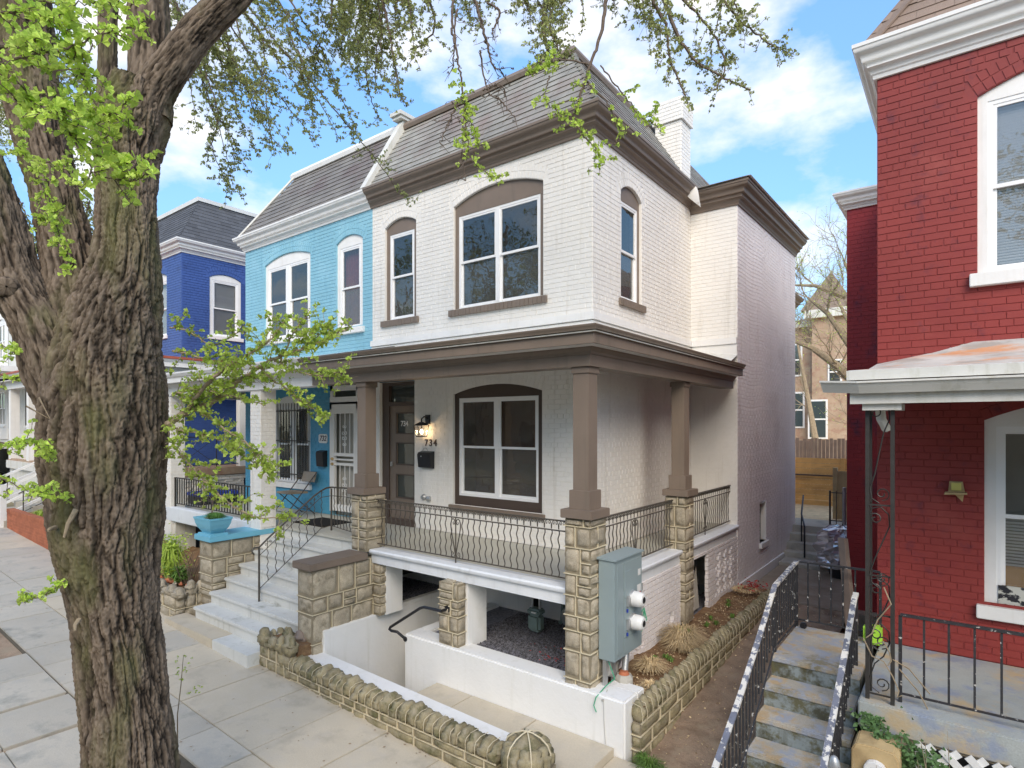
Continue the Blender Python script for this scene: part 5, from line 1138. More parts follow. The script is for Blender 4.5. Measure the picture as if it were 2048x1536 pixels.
q = MB(); sweep_profile(q, [(xc - 9.0, 0), (xc, 0), (xc, 3.62)], cornice_prof(7.22 + dz, .32, .22)); q.build('cornice', WTR, D_, smooth=True)
q = MB(); q.add([(xc - 9, -.12, 7.52 + dz), (xc + .12, -.12, 7.52 + dz), (xc + .12, 8, 7.52 + dz), (xc - 9, 8, 7.52 + dz), (xc - 8, .85, 9.02 + dz), (xc - .85, .85, 9.02 + dz), (xc - .85, 7.2, 9.0 + dz), (xc - 8, 7.2, 9.0 + dz)], [(0, 1, 5, 4), (1, 2, 6, 5), (4, 5, 6, 7), (2, 3, 7, 6), (0, 3, 2, 1), (0, 4, 7, 3)]); RD_ = q.build('roof', SHG, D_)
tl = TileSet(); tl.plane((xc - 4.6, -.12, 7.54 + dz), (xc + .12, -.12, 7.54 + dz), (xc - .85, .85, 9.04 + dz), (xc - 4.6, .85, 9.04 + dz), SHG, w=.3, h=.135, th=.006)
tl.plane((xc + .12, -.12, 7.54 + dz), (xc + .12, 6, 7.54 + dz), (xc - .85, 6, 9.04 + dz), (xc - .85, .85, 9.04 + dz), SHG, w=.3, h=.135, th=.006); tl.finish(RD_, 'shingle', 300)
q = MB(); sweep_profile(q, [(xc - 8, .85), (xc - .85, .85), (xc - .85, 7)], [(-.05, 9.0 + dz), (.08, 9.0 + dz), (.1, 9.10 + dz), (-.05, 9.11 + dz)]); q.build('ridge_trim', WTR, D_)
q = MB(); q.box(xc - 4.5, xc - 1.1, 1.05, 8, 0, 7.4 + dz); q.box(xc, xc + .84, 3.6, 8, 0, 7.4 + dz); q.box(xc - 4.6, xc - .02, .01, .2, 0, 1.5 + dz); q.build('house_body', DBB, D_)
q = MB(); q.box(xc - 9, xc + .95, -1.66, 0, 1.95, 2.16); q.box(xc, xc + .95, 0, 3.6, 1.95, 2.16); q.build('porch_ledge', BKF, D_, bevel=.02)
bsl = BrickSet(); brickwall(bsl, V3(xc + .88, 0, 0), Y, X, -1.6, 3.6, .6, 1.95, [(1.2, 2.1, .6, 1.85, 0)], WHB, D_, wallname='pierced_wall', p=.045, ring=0, L=.2, skip=lambda u, z, k, i: (-1.4 < u < 1.1 and .8 < z < 1.8 and (k + i) % 2 == 0)); bsl.finish(D_, 0)
q = MB(); q.box(xc - 9, xc + 1.15, -1.95, 0, 4.87, 4.93); q.box(xc, xc + 1.15, 0, 3.5, 4.87, 4.93); q.build('porch_roof', REDM, D_)
q = MB(); sweep_profile(q, [(xc - 9, -1.9), (xc + 1.1, -1.9), (xc + 1.1, 3.5)], [(-.3, 4.68), (0, 4.68), (.0, 4.78), (.05, 4.86), (-.3, 4.866)]); sweep_profile(q, [(xc - 9, -1.68), (xc + .93, -1.68), (xc + .93, 3.5)], [(-.2, 4.48), (0, 4.48), (0, 4.672), (-.2, 4.672)]); q.build('fascia', WTR, D_)
for (cx, cy) in ((xc + .8, -1.5), (xc - 2.85, -1.5), (xc + .8, 1.2)): one('porch_column', WTR, D_, cx - .1, cx + .1, cy - .1, cy + .1, 2.16, 4.48)
T = thing('iron_railing', (xc + .8, 1, 2.16), 'thin black iron railing with crossed bars on the navy house porch', 'railing')
q = MB((V3(xc + .8, -1.4, 2.16), Y, X)); q.box(0, 4.8, -.012, .012, .78, .80); q.box(0, 4.8, -.012, .012, .06, .08)
q.build('rail', IRN, T)
for k in range(6): q = MB((V3(xc + .8, -1.4, 2.16), Y, X)); q.tube([(k * .96, 0, 0), (k * .96, 0, 1.9 if k == 3 else .8)], .012, 5); q.build('upright', IRN, T)
for k in range(5): q = MB((V3(xc + .8, -1.4, 2.16), Y, X)); q.tube([(k * .96, 0, .07), (k * .96 + .96, 0, .79)], .007, 4); q.tube([(k * .96, 0, .79), (k * .96 + .96, 0, .07)], .007, 4); q.build('cross_bar', IRN, T)
# ================================================================== WHITE HOUSES FARTHER UP
def far_house(xr, dz, mwall, label, w=4.45, flip=False, roofm=SHG):
    T = thing('brick_house', (xr - w / 2, 4, dz), label, 'house', 'row houses along the street')
    ops = [(xr - 1.9, xr - .6, 5.12 + dz, 6.75 + dz, .13), (xr - 3.9, xr - 3.1, 5.12 + dz, 6.75 + dz, .11), (xr - 1.9, xr - .6, 2.1 + dz, 3.7 + dz, .13), (xr - 3.95, xr - 3.1, 1.5 + dz, 3.9 + dz, 0)]
    mb = MB(); bsx = BrickSet(); brickwall(bsx, O0, X, -Y, xr - w, xr, dz, 7.24 + dz, ops, mwall, T, mb=mb, H=.137, L=.41); mb.build('wall', mwall, T)
    for i, o in enumerate(ops[:3]): window(T, O0, X, -Y, o, o[3] - .08, WTR, VNL, WTR, cw=.08, double=i != 1, glassm=GLO, blind=None)
    one('door', BRD, T, xr - 3.95, xr - 3.1, .1, .14, 1.5 + dz, 3.9 + dz)
    q = MB(); q.box(xr - w + .05, xr - .0, 1.05, 9, 0, 7.4 + dz); q.box(xr - .12, xr, .12, 1.05, 0, 7.2 + dz); q.build('house_body', mwall, T)
    q = MB(); sweep_profile(q, [(xr - w, 0), (xr, 0), (xr, 4)], cornice_prof(7.22 + dz, .32, .22)); q.build('cornice', WTR, T)
    q = MB(); q.add([(xr - w, -.12, 7.54 + dz), (xr + .1, -.12, 7.54 + dz), (xr + .1, 8, 7.54 + dz), (xr - w, 8, 7.54 + dz), (xr - w, .8, 9 + dz), (xr - .8, .8, 9 + dz), (xr - .8, 7, 9 + dz), (xr - w, 7, 9 + dz)], [(0, 1, 5, 4), (1, 2, 6, 5), (4, 5, 6, 7), (2, 3, 7, 6), (0, 4, 7, 3)]); q.build('roof', roofm, T)
    q = MB(); q.box(xr - w, xr + .8, -1.9, -.0, 4.1 + dz, 4.3 + dz); q.box(xr - w, xr + .7, -1.7, -1.5, 3.85 + dz, 4.1 + dz); q.build('porch_roof', WTR, T)
    q = MB(); q.box(xr - w, xr + .8, -1.7, 0, 1.25 + dz, 1.5 + dz); q.box(xr - w, xr + .8, -1.6, -1.5, 0, 1.25 + dz); q.build('porch_floor', WTD, T)
    for cx in (xr - .0, xr - 2.2, xr - w + .2): one('porch_column', WTR, T, cx - .12, cx + .12, -1.65, -1.41, 1.5 + dz, 3.85 + dz)
    q = MB(); q.box(xr - w, xr, -1.56, -1.5, 2.15 + dz, 2.2 + dz)
    for k in range(22): q.box(xr - w + .2 * k, xr - w + .2 * k + .03, -1.55, -1.51, 1.5 + dz, 2.15 + dz)
    q.build('porch_rail', WTR, T, kind='stuff'); return T
far_house(-16.95, .6, WHB, 'white row house hidden behind the ginkgo trunk next to the navy one')
far_house(-24.7, 1.15, WTD, 'white painted row house seen at the left edge between the tree limbs')
far_house(-29.2, 1.15, WHB, 'farthest white row house with arched windows at the left edge')
far_house(-37.0, 1.7, BKF, 'buff brick row house farthest up the street'); far_house(-41.5, 1.7, LBB, 'pale blue row house farthest up the street')
T = thing('brick_wall', (-13.3, -2.8, .5), 'low orange red brick planter wall along the far sidewalk', 'wall')
q = MB(); q.box(-15.8, -10.6, -2.84, -2.60, .2, 1.02); q.build('wall_core', MOB, T)
bs = BrickSet(); brickwall(bs, V3(0, -2.845, 0), X, -Y, -15.8, -10.6, .36, .98, [], OBR, T, L=.21, H=.068, p=.006, wallname='joint_face')
for k in range(68): c = V3(-15.8 + .076 * k + .038, -2.72, 1.035); bs.brick(c, X, -Y, Z, .068, .10, .14, OBR)
bs.finish(T, 300)
link('grass_patch', tuftobj('grass_patch', [((-14.6 + .30 * k + rn.uniform(-.1, .1), -2.35 + rn.uniform(-.15, .25), .95), .3, .22, 90) for k in range(10)], LFB, 'bright green ground cover behind the orange brick wall', 'plant', 'stuff', w=.012).data.copy()) if 0 else tuftobj('grass_patch', [((-14.6 + .30 * k + rn.uniform(-.1, .1), -2.35 + rn.uniform(-.15, .25), .95), .3, .22, 90) for k in range(10)], LFB, 'bright green ground cover behind the orange brick wall', 'plant', 'stuff', w=.012)
one('soil', SOI, None, -15.7, -10.62, -2.6, -1.2, .3, .95, kind='structure')
T = thing('concrete_steps', (-16.7, -2.2, .6), 'grey concrete steps climbing to the white houses past the brick wall', 'steps')
for k in range(7): one('step', COG, T, -17.7, -15.85, -2.9 + .3 * k, 0, .45 + .16 * k, .76 + .16 * k)
for i, (x, lb) in enumerate(((-15.95, 'white wooden stair railing nearest the orange brick wall'), (-17.5, 'white wooden stair railing on the far side of the concrete steps'))):
    T = thing('wood_railing', (x, -1.6, .4), lb, 'railing')
    for yy, zz in ((-2.9, .68), (-1.7, 1.2), (-.6, 1.8)): one('post', WTR, T, x - .06, x + .06, yy - .06, yy + .06, zz - .1, zz + 1.02)
    for h in (.98, .62, .2): q = MB(); q.add([(x - .03, -2.9, .68 + h - .04), (x + .03, -2.9, .68 + h - .04), (x + .03, -.6, 1.80 + h - .04), (x - .03, -.6, 1.8 + h - .04), (x - .03, -2.9, .68 + h + .03), (x + .03, -2.9, .68 + h + .03), (x + .03, -.6, 1.8 + h + .03), (x - .03, -.6, 1.8 + h + .03)], [(0, 3, 2, 1), (4, 5, 6, 7), (0, 1, 5, 4), (1, 2, 6, 5), (2, 3, 7, 6), (3, 0, 4, 7)]); q.build('rail', WTR, T)
T = thing('iron_railing', (-15.86, -1.7, .8), 'thin black scrolled iron handrail beside the brick planter wall', 'railing')
for k in range(4): q = MB(); y_ = -2.5 + .55 * k; q.tube([(-15.86, y_, .6 + .28 * k), (-15.86, y_, 1.5 + .28 * k)], .014, 5); q.build('post', IRN, T)
q = MB(); q.tube([(-15.86, -2.6, 1.44), (-15.86, -2.5, 1.5), (-15.86, -.8, 2.37)], .014, 5); q.tube([(-15.86, -2.5, .95), (-15.86, -.8, 1.8)], .01, 5); q.build('rail', IRN, T)

# ================================================================== RED HOUSE
RH = thing('brick_house', (5.8, 4, 0), 'red painted brick row house with white cornice and tan shingle mansard', 'house', 'row houses along the street')
bs = BrickSet(); XR = 3.30
opsR = [(4.10, 5.86, 4.66, 6.32, .20), (4.15, 5.90, 1.59, 3.30, .20), (6.5, 7.4, 1.07, 3.4, .0)]
brickwall(bs, O0, X, -Y, XR, 8.0, 1.07, 6.80, opsR, RDB, RH, p=.0058)
brickwall(bs, V3(2.5, 3.85, 0), X, -Y, 0, .80, .2, 6.75, [], RDD, RH, p=.0045)
bs.finish(RH, 300)
q = MB()
for o in opsR: reveal(q, O0, X, -Y, o)
q.build('window_reveal', RDB, RH)
q = MB(); q.box(XR + .2, 8.0, 1.05, 9, 0, 7.0); q.box(2.51, XR, 3.87, 9, 0, 6.9); q.box(XR, 8.0, .01, .15, -.3, 1.07); q.build('house_body', RDD, RH)
q = MB(); q.add([(XR, 0, .5), (XR, 3.85, .5), (XR, 3.85, 6.8), (XR, 0, 6.8)], [(0, 1, 2, 3)]); q.build('side_wall', RDD, RH)
window(RH, O0, X, -Y, opsR[0], 6.26, WTR, VNL, WTR, cw=.075, blind='slats', sillh=.10, silld=.07, dep=.06, glassm=GLS)
window(RH, O0, X, -Y, opsR[1], 3.24, WTR, VNL, WTR, cw=.085, blind=None, sillh=.10, silld=.07, dep=.06, behind=CUR)
bl = MB((O0, X, -Y)); k = 1.95
while k < 2.42: bl.quad((4.3, -.13, k), (5.8, -.13, k), (5.8, -.115, k + .022), (4.3, -.115, k + .022)); k += .03
bl.build('blind', BLD, RH)
one('wooden_panel', WOD, RH, 4.3, 5.8, -.16, -.15, 1.7, 1.95, fr=(O0, X, -Y)); one('front_door', BRD, RH, 6.5, 7.4, -.1, -.06, 1.07, 3.4, fr=(O0, X, -Y))
ZB = mat('black_white_print', (.03, .03, .035), .4, 0, stain=(.62, .62, .55), sth=(.50, .53), sscale=7, sstretch=(1, 1, 1.6), bump=0)
one('patterned_cushion', ZB, None, 4.25, 4.45, .02, .05, 1.60, 1.78, label='black and white patterned cushion standing inside the red house window', cat='cushion')
q = MB(); sweep_profile(q, [(XR, 3.85), (XR, 0), (8.0, 0)], cornice_prof(6.76, .33, .20)); q.build('cornice', WTR, RH, smooth=True)
q = MB(); sweep_profile(q, [(2.5, 9), (2.5, 3.85), (XR, 3.85)], cornice_prof(6.73, .26, .18)); q.build('cornice', WTR, RH, smooth=True)
q = MB(); q.add([(XR - .12, -.12, 7.07), (8, -.12, 7.07), (8, 8, 7.07), (XR - .12, 8, 7.07), (XR + .8, .8, 8.55), (8, .8, 8.55), (8, 8, 8.55), (XR + .8, 8, 8.55)], [(0, 1, 5, 4), (1, 2, 6, 5), (4, 5, 6, 7), (0, 3, 2, 1), (0, 4, 7, 3)]); RR_ = q.build('roof', SHR, RH)
tl = TileSet(); tl.plane((XR - .12, -.12, 7.09), (8, -.12, 7.09), (8, .8, 8.57), (XR + .8, .8, 8.57), SHR, w=.30, h=.15, th=.007); tl.finish(RR_, 'shingle', 60)
q = MB(); q.add([(XR - .14, -.10, 7.1), (XR + .02, -.16, 7.1), (XR + .95, .78, 8.6), (XR + .78, .82, 8.6)], [(0, 1, 2, 3)]); o_ = q.build('hip_shingle', SHR, RH); m_ = o_.modifiers.new('s', 'SOLIDIFY'); m_.thickness = .02
q = MB()
P0 = [(3.27, -1.62, 3.615), (9, -1.62, 3.60), (9, 0, 3.98), (4.05, 0, 3.96), (3.72, 0, 3.875), (3.30, 0, 3.80), (3.27, -.4, 3.72)]
q.add(P0 + [(x, y, z + .075) for x, y, z in P0], [(7, 8, 9, 10, 11, 12, 13), (0, 1, 8, 7), (1, 2, 9, 8), (0, 7, 13, 6), (6, 13, 12, 5), (0, 6, 5, 4, 3, 2, 1)]); RP = q.build('porch_roof', RUF, RH)
q = MB(); sweep_profile(q, [(3.275, 0.2), (3.275, -1.625), (9, -1.625)], [(0, 3.61), (.02, 3.61), (.022, 3.685), (0, 3.69)]); q.build('fascia', WTD, RP)
q = MB()
gp = lambda o: [(o, 3.50), (.05 + o, 3.50), (.06 + o, 3.515), (.085 + o, 3.55), (.10 + o, 3.575), (.115 + o, 3.578), (.115 + o, 3.592), (.10 + o, 3.592), (.09 + o, 3.58), (o + .02, 3.52), (o, 3.59)]
sweep_profile(q, [(3.10, -1.60, .02), (3.36, -1.67, 0), (9, -1.67, -.0)], gp(0)); q.build('gutter', WTD, RP)
q = MB(); q.box(3.28, 9, -1.66, -1.62, 3.42, 3.60); q.build('frieze_board', WTD, RP)
q = MB(); q.box(3.3, 9, -1.62, 0, 3.59, 3.61); q.build('soffit', BRD, RP)
q = MB(); q.tube([(3.45, -1.45, 3.5), (3.47, -1.42, 3.30), (3.50, -1.35, 3.22)], .035, 8); q.build('downspout_stub', WTD, RP)
q = MB(); q.box(3.33, 9, -1.62, 0, .86, 1.068); q.build('porch_floor', RFL, RH, bevel=.01)
q = MB(); q.box(3.36, 9, -1.60, -.01, -.2, .86); q.build('porch_base', MOD, RH)
for k in range(60):
    a_ = rn.uniform(3.4, 6); q = MB(); s_ = rn.uniform(.01, .035); q.box(a_, a_ + s_ * 2, -1.60 + rn.uniform(0, .1) * 0 - .03, -1.55, 3.60, 3.60 + s_ * .6)
# red house steps and landing
S2 = thing('concrete_steps', (2.9, -1.6, 0), 'flaking blue grey concrete steps with mossy risers up to the red porch', 'steps')
for i in range(7):
    zt_ = 1.07 - .18 * i; y1 = -1.09 - .265 * i; y2 = -1.09 - .265 * (i - 1) if i else -.0
    if zt_ < -.1: break
    q = MB(); q.box(2.55, 3.28, y1, y2 + .01, zt_ - .05, zt_); q.build('tread', RST, S2, bevel=.008)
    q = MB(); q.box(2.552, 3.278, y1 + .012, y2 + .005 if i else -.01, -.3, zt_ - .05); q.build('riser', RSR, S2)
def rail_poly(T, F_, pts, m, r): q = MB(); q.tube(pts, r, 6); return q.build(F_, m, T)
T = thing('stair_railing', (2.55, -1.9, .5), 'peeling black and white iron stair railing on the dirt path side of the red steps', 'railing')
LP = [(2.55, -3.1, .42), (2.55, -2.67, .74), (2.55, -2.1, 1.02), (2.55, -1.5, 1.36), (2.55, -.95, 1.70), (2.55, -.02, 1.765)]
q = MB()
for a, b in zip(LP, LP[1:]): q.add([(a[0] - .022, a[1], a[2] - .012), (a[0] + .022, a[1], a[2] - .012), (b[0] + .022, b[1], b[2] - .012), (b[0] - .022, b[1], b[2] - .012), (a[0] - .022, a[1], a[2] + .012), (a[0] + .022, a[1], a[2] + .012), (b[0] + .022, b[1], b[2] + .012), (b[0] - .022, b[1], b[2] + .012)], [(0, 3, 2, 1), (4, 5, 6, 7), (0, 1, 5, 4), (1, 2, 6, 5), (2, 3, 7, 6), (3, 0, 4, 7)])
q.build('handrail', IRT, T)
def lz(y, P): 
    for a, b in zip(P, P[1:]):
        if a[1] <= y <= b[1]: return a[2] + (b[2] - a[2]) * (y - a[1]) / (b[1] - a[1])
    return P[-1][2]
def stepz(y): return 1.07 if y > -1.09 else 1.07 - .68 * (-1.09 - y)
q = MB(); q.tube([(2.56, -3.0, stepz(-3.0) + .08), (2.56, -1.0, 1.12)], .009, 4); q.tube([(2.56, -1.0, 1.12), (2.56, 0, 1.12)], .009, 4); q.build('bottom_rail', IRW, T)
y = -3.0
while y < 0:
    post = abs(y + .93) < .06 or y > -.08; w_ = .016 if post else .0075; zb = stepz(y) - (0 if not post else .02)
    one('baluster', IRW, T, 2.55 - w_, 2.55 + w_, y - w_, y + w_, zb + (.0 if post else .08), lz(y, LP) - .01); y += .093
plain_rail(V3(2.55, -.005, 1.07), X, .78, .70, 7, 'black iron railing across the back of the red house landing', IRW, thick=.0075)
one('post_foot', BLK, T, 2.60, 2.66, -.10, -.04, 1.07, 1.13, bevel=.01)
T = thing('stair_railing', (3.24, -1.9, .5), 'black iron stair railing with worn flat top beside the porch trellis', 'railing')
LR = [(3.22, -3.1, .42), (3.22, -2.67, .72), (3.22, -1.5, 1.36), (3.22, -.95, 1.70), (3.22, -.85, 1.72)]
q = MB()
for a, b in zip(LR, LR[1:]): q.add([(a[0] - .022, a[1], a[2] - .012), (a[0] + .022, a[1], a[2] - .012), (b[0] + .022, b[1], b[2] - .012), (b[0] - .022, b[1], b[2] - .012), (a[0] - .022, a[1], a[2] + .012), (a[0] + .022, a[1], a[2] + .012), (b[0] + .022, b[1], b[2] + .012), (b[0] - .022, b[1], b[2] + .012)], [(0, 3, 2, 1), (4, 5, 6, 7), (0, 1, 5, 4), (1, 2, 6, 5), (2, 3, 7, 6), (3, 0, 4, 7)])
q.build('handrail', IRT, T); y = -3.0
while y < -.85: one('baluster', IRW, T, 3.22 - .0075, 3.22 + .0075, y - .0075, y + .0075, stepz(y) + .04, lz(y, LR) - .01); y += .093
one('newel', IRW, T, 3.205, 3.235, -.865, -.835, 1.07, 1.72)
T = thing('porch_trellis', (3.47, -1.5, 1.07), 'black wrought iron porch post of square bars and scrolls carrying the red porch roof', 'porch post')
for (x, y) in ((3.386, -1.53), (3.557, -1.55), (3.386, -1.36)): one('upright', IRN, T, x - .014, x + .014, y - .014, y + .014, 1.05, 3.50)
for z_ in (3.46, 2.62, 2.06, 1.75, 1.12):
    one('crossbar', IRN, T, 3.39, 3.557, -1.548, -1.536, z_ - .006, z_ + .006); one('crossbar', IRN, T, 3.38, 3.392, -1.53, -1.36, z_ - .006, z_ + .006)
for (z0_, z1_, sg) in ((2.62, 3.46, 1), (1.95, 2.62, 1), (1.45, 2.06, 1), (1.12, 1.70, 1)):
    pl_ = lambda a, b: (3.386 + a, -1.54, b); w_ = .171
    q = MB(); P1 = spiral((.06, z1_ - .14), .052, 1.3, math.pi * .5, 1, pl_, 16)[::-1] + [pl_(.10, z1_ - .02), pl_(.145, z1_ - .06), pl_(.155, z1_ - .14), pl_(.12, z1_ - .26), pl_(.05, z0_ + .22), pl_(.02, z0_ + .14)]
    P1 = spiral((.055, z1_ - .11), .05, 1.25, math.pi, -1, pl_, 14)[::-1] + [pl_(.03, z1_ - .03), pl_(.09, z1_ - .012), pl_(.145, z1_ - .07), pl_(.15, z1_ - .16), pl_(.11, z1_ - .27), pl_(.05, z0_ + .24), pl_(.018, z0_ + .13), pl_(.03, z0_ + .05), pl_(.08, z0_ + .015)]
    q.tube(P1, .005, 4); q.tube(spiral((.10, z0_ + .09), .055, 1.3, math.pi * 1.5, 1, pl_, 14), .005, 4); q.build('scroll', IRN, T)
q = MB(); q.box(3.36, 3.62, -1.62, -1.30, 3.37, 3.42); q.build('top_plate', WTD, T)
V = []
for k, pts in enumerate(([(3.50, -1.56, 1.98), (3.55, -1.58, 1.86), (3.46, -1.57, 1.72), (3.42, -1.56, 1.60), (3.38, -1.57, 1.56)], [(3.36, -1.56, 1.55), (3.42, -1.56, 1.42), (3.50, -1.57, 1.40), (3.56, -1.58, 1.30), (3.60, -1.58, 1.20), (3.59, -1.58, 1.15), (3.62, -1.58, 1.17)], [(3.44, -1.56, 1.52), (3.50, -1.58, 1.56), (3.54, -1.58, 1.48), (3.55, -1.58, 1.42), (3.53, -1.58, 1.38)], [(3.56, -1.57, 1.43), (3.66, -1.5, 1.36), (3.78, -1.46, 1.20), (3.79, -1.44, 1.18)], [(3.60, -1.55, 1.36), (3.72, -1.5, 1.2), (3.80, -1.46, 1.02)])):
    V.append(pts)
T2 = None
for i, pts in enumerate(V):
    q = MB(); q.tube(pts, .005, 5)
    if i == 0: T2 = thing('dry_vine', pts[0], 'pale dead vine twisted round the black porch post', 'vine')
    q.build('stem', TWL, T2, smooth=True)
plain_rail(V3(3.60, -1.45, 1.07), X, 4.0, .69, 26, 'black iron railing of square bars along the front of the red porch', IRW, thick=.0075, cap=.018)
T = thing('wall_light', (3.94, -.06, 2.66), 'small metal wall light with yellowed glass on the red porch wall', 'lamp')
q = MB((V3(3.94, 0, 2.66), X, -Y)); q.prism([(-.06, -.05), (.07, -.05), (.05, .06), (-.05, .06)], .0, .05, 'y'); q.build('housing', TAN, T)
q = MB((V3(3.94, 0, 2.66), X, -Y)); q.box(-.035, .04, .05, .075, -.02, .05); q.build('lens', mat('yellowed_lens', (.62, .56, .16), .3, .05, bump=0), T)
q = MB((V3(3.94, 0, 2.66), X, -Y)); q.prism([(-.09, -.06), (.085, -.05), (.08, -.035), (-.08, -.04)], .0, .13, 'y'); q.prism([(-.01, -.06), (.06, -.06), (.05, -.13)], .01, .04, 'y'); q.build('shade', TAN, T)
T = thing('wooden_plank', (3.2, -.2, 1.1), 'weathered grey plank leaning in the corner behind the porch post', 'plank')
q = MB(); q.add([(3.02, .02, 1.07), (3.10, -.02, 1.07), (2.97, .25, 2.02), (2.90, .30, 2.02), (3.05, .06, 1.07), (3.13, .02, 1.07), (3.0, .29, 2.02), (2.93, .33, 2.02)], [(0, 1, 2, 3), (4, 7, 6, 5), (0, 4, 5, 1), (1, 5, 6, 2), (2, 6, 7, 3), (3, 7, 4, 0)]); q.build('board', WOG, T)
one('shopping_bag', LIM, None, 3.20, 3.36, -.22, -.10, 1.08, 1.26, label='crumpled lime green bag on the landing behind the trellis post', cat='bag', bevel=.02)
# lattice, ivy, utility box, finial, shrub twigs
T = thing('lattice_panel', (5, -1.72, 0), 'white diagonal wooden lattice panel under the red porch', 'lattice')
for d_, yy in ((1, -1.715), (-1, -1.728)):
    c = -1.2
    while c < 3.6:
        # strips clipped to x 3.72..6.2, z 0..0.92
        pts = []
        zA, zB, xA, xB = -.1, .90, 3.72, 6.3
        for k in (0, 1):
            z_ = zA if k == 0 else zB; x_ = xA + c + (z_ - zA) * d_ + (0 if d_ > 0 else 1.0); pts.append((x_, z_))
        (x1, z1), (x2, z2) = pts
        def clip(x1, z1, x2, z2):
            t0, t1 = 0, 1
            dx = x2 - x1
            for lim, sgn in ((xA, 1), (xB, -1)):
                p, q_ = -sgn * dx, sgn * (x1 - lim)
                if p == 0: continue
                r_ = q_ / p
                if p < 0: t0 = max(t0, r_)
                else: t1 = min(t1, r_)
            return (t0, t1)
        t0, t1 = clip(x1, z1, x2, z2)
        if t1 - t0 > .05:
            a = (x1 + (x2 - x1) * t0, z1 + (z2 - z1) * t0); b = (x1 + (x2 - x1) * t1, z1 + (z2 - z1) * t1); L_ = V3(b[0] - a[0], 0, b[1] - a[1]).normalized(); n_ = V3(-L_.z, 0, L_.x) * .026
            q = MB(); A_, B_ = V3(a[0], yy, a[1]), V3(b[0], yy, b[1])
            q.add([tuple(A_ - n_), tuple(B_ - n_), tuple(B_ + n_), tuple(A_ + n_)] + [tuple(p + Y * .010) for p in (A_ - n_, B_ - n_, B_ + n_, A_ + n_)], [(0, 1, 2, 3), (4, 7, 6, 5), (0, 4, 5, 1), (1, 5, 6, 2), (2, 6, 7, 3), (3, 7, 4, 0)]); q.build('slat', WPL, T)
        c += .15
q = MB(); q.box(3.70, 6.3, -1.66, -1.64, -.2, .86); q.build('lattice_shade', DRK, T)  # near-black sheet hides the porch base to imitate shade behind the lattice
T = thing('utility_box', (3.48, -1.85, .45), 'tan rounded utility block with a white plastic meter cover in front of the red porch', 'utility box')
q = MB((V3(3.33, -1.98, 0), X, Y)); q.prism([(0, -.2), (.30, -.2), (.30, .84), (.27, .89), (.15, .90), (.03, .89), (0, .84)], 0, .25, 'y'); q.build('block', TAN, T, bevel=.008)
q = MB(); q.prism([(3.42, .55), (3.55, .55), (3.56, .76), (3.535, .80), (3.485, .815), (3.44, .80), (3.415, .76)], -2.03, -1.98, 'y'); q.build('cover', WPL, T, bevel=.006)
one('display', BLK, T, 3.46, 3.50, -2.034, -2.029, .745, .765)
T = thing('fence_post', (3.33, -2.7, 0), 'galvanised round fence post with a pointed cap beside the red steps', 'post')
q = MB(); q.lathe((3.33, -2.7, 0), [(.03, 0), (.03, 1.02), (.036, 1.025), (.036, 1.05), (.03, 1.075), (.02, 1.10), (.004, 1.11)], 12); q.build('post_body', GLV, T, smooth=True)
V = []; F = []
def ivyleaf(p, s, rn, nrm):
    n_ = (nrm + V3(rn.gauss(0, .5), rn.gauss(0, .5), rn.gauss(0, .5))).normalized(); u_ = n_.orthogonal().normalized(); u_.rotate(Matrix.Rotation(rn.uniform(0, 6.28), 3, n_)); w_ = n_.cross(u_); b = len(V)
    for (a, c) in ((0, 0), (.2, .75), (.55, .45), (1.1, 0), (.55, -.45), (.2, -.75)): V.append(tuple(p + (u_ * a + w_ * c) * s))
    F.extend([(b, b + 1, b + 2, b + 3), (b, b + 3, b + 4, b + 5)])
for k in range(950):
    t = rn.random()
    if k % 4 == 0: p = V3(3.43 + rn.gauss(0, .05), -1.68, 1.0 - abs(rn.gauss(0, .12)))
    elif k % 4 == 1: p = V3(3.72 + rn.gauss(0, .12), -1.72, .80 - abs(rn.gauss(0, .10)))
    elif k % 4 == 2: p = V3(3.45 + .45 * t, -1.80 + rn.uniform(-.05, .05), .93 - .12 * t + rn.gauss(0, .04))
    else: p = V3(3.70 + rn.gauss(0, .09), -1.76, .60 + rn.gauss(0, .16))
    ivyleaf(p, rn.uniform(.016, .030), rn, V3(0, -1, .4))
link('ivy', rawmesh('ivy', V, F, IVY), None, 'green ivy spilling over the red porch edge and the tan box', 'ivy')
for si, (bx, by, lb) in enumerate(((4.05, -2.45, 'bare thin twigs of a leafless shrub in front of the red porch'), (3.55, -2.7, 'wiry bare twigs rising beside the galvanised post'))):
    T = thing('bare_shrub', (bx, by, -.1), lb, 'shrub')
    for k in range(9 if si == 0 else 6):
        a = rn.uniform(0, 6.28); sp = .45 if si == 0 else .2; H_ = rn.uniform(.9, 1.35) if si == 0 else rn.uniform(1.0, 1.25); pts = []
        for j in range(7): t = j / 6; pts.append((bx + math.cos(a) * sp * t ** 1.4 + rn.gauss(0, .012), by + math.sin(a) * sp * .6 * t ** 1.4 + rn.gauss(0, .012), -.1 + H_ * t))
        q = MB(); q.tube(pts, [.006 - .0045 * j / 6 for j in range(7)], 4)
        for j in (3, 4, 5):
            b = V3(*pts[j]); e = b + V3(rn.uniform(-.2, .2), rn.uniform(-.12, .12), rn.uniform(.05, .2)); q.tube([b, b.lerp(e, .5) + V3(0, 0, .02), e], .0022, 3)
        q.build('twig', TWL, T)

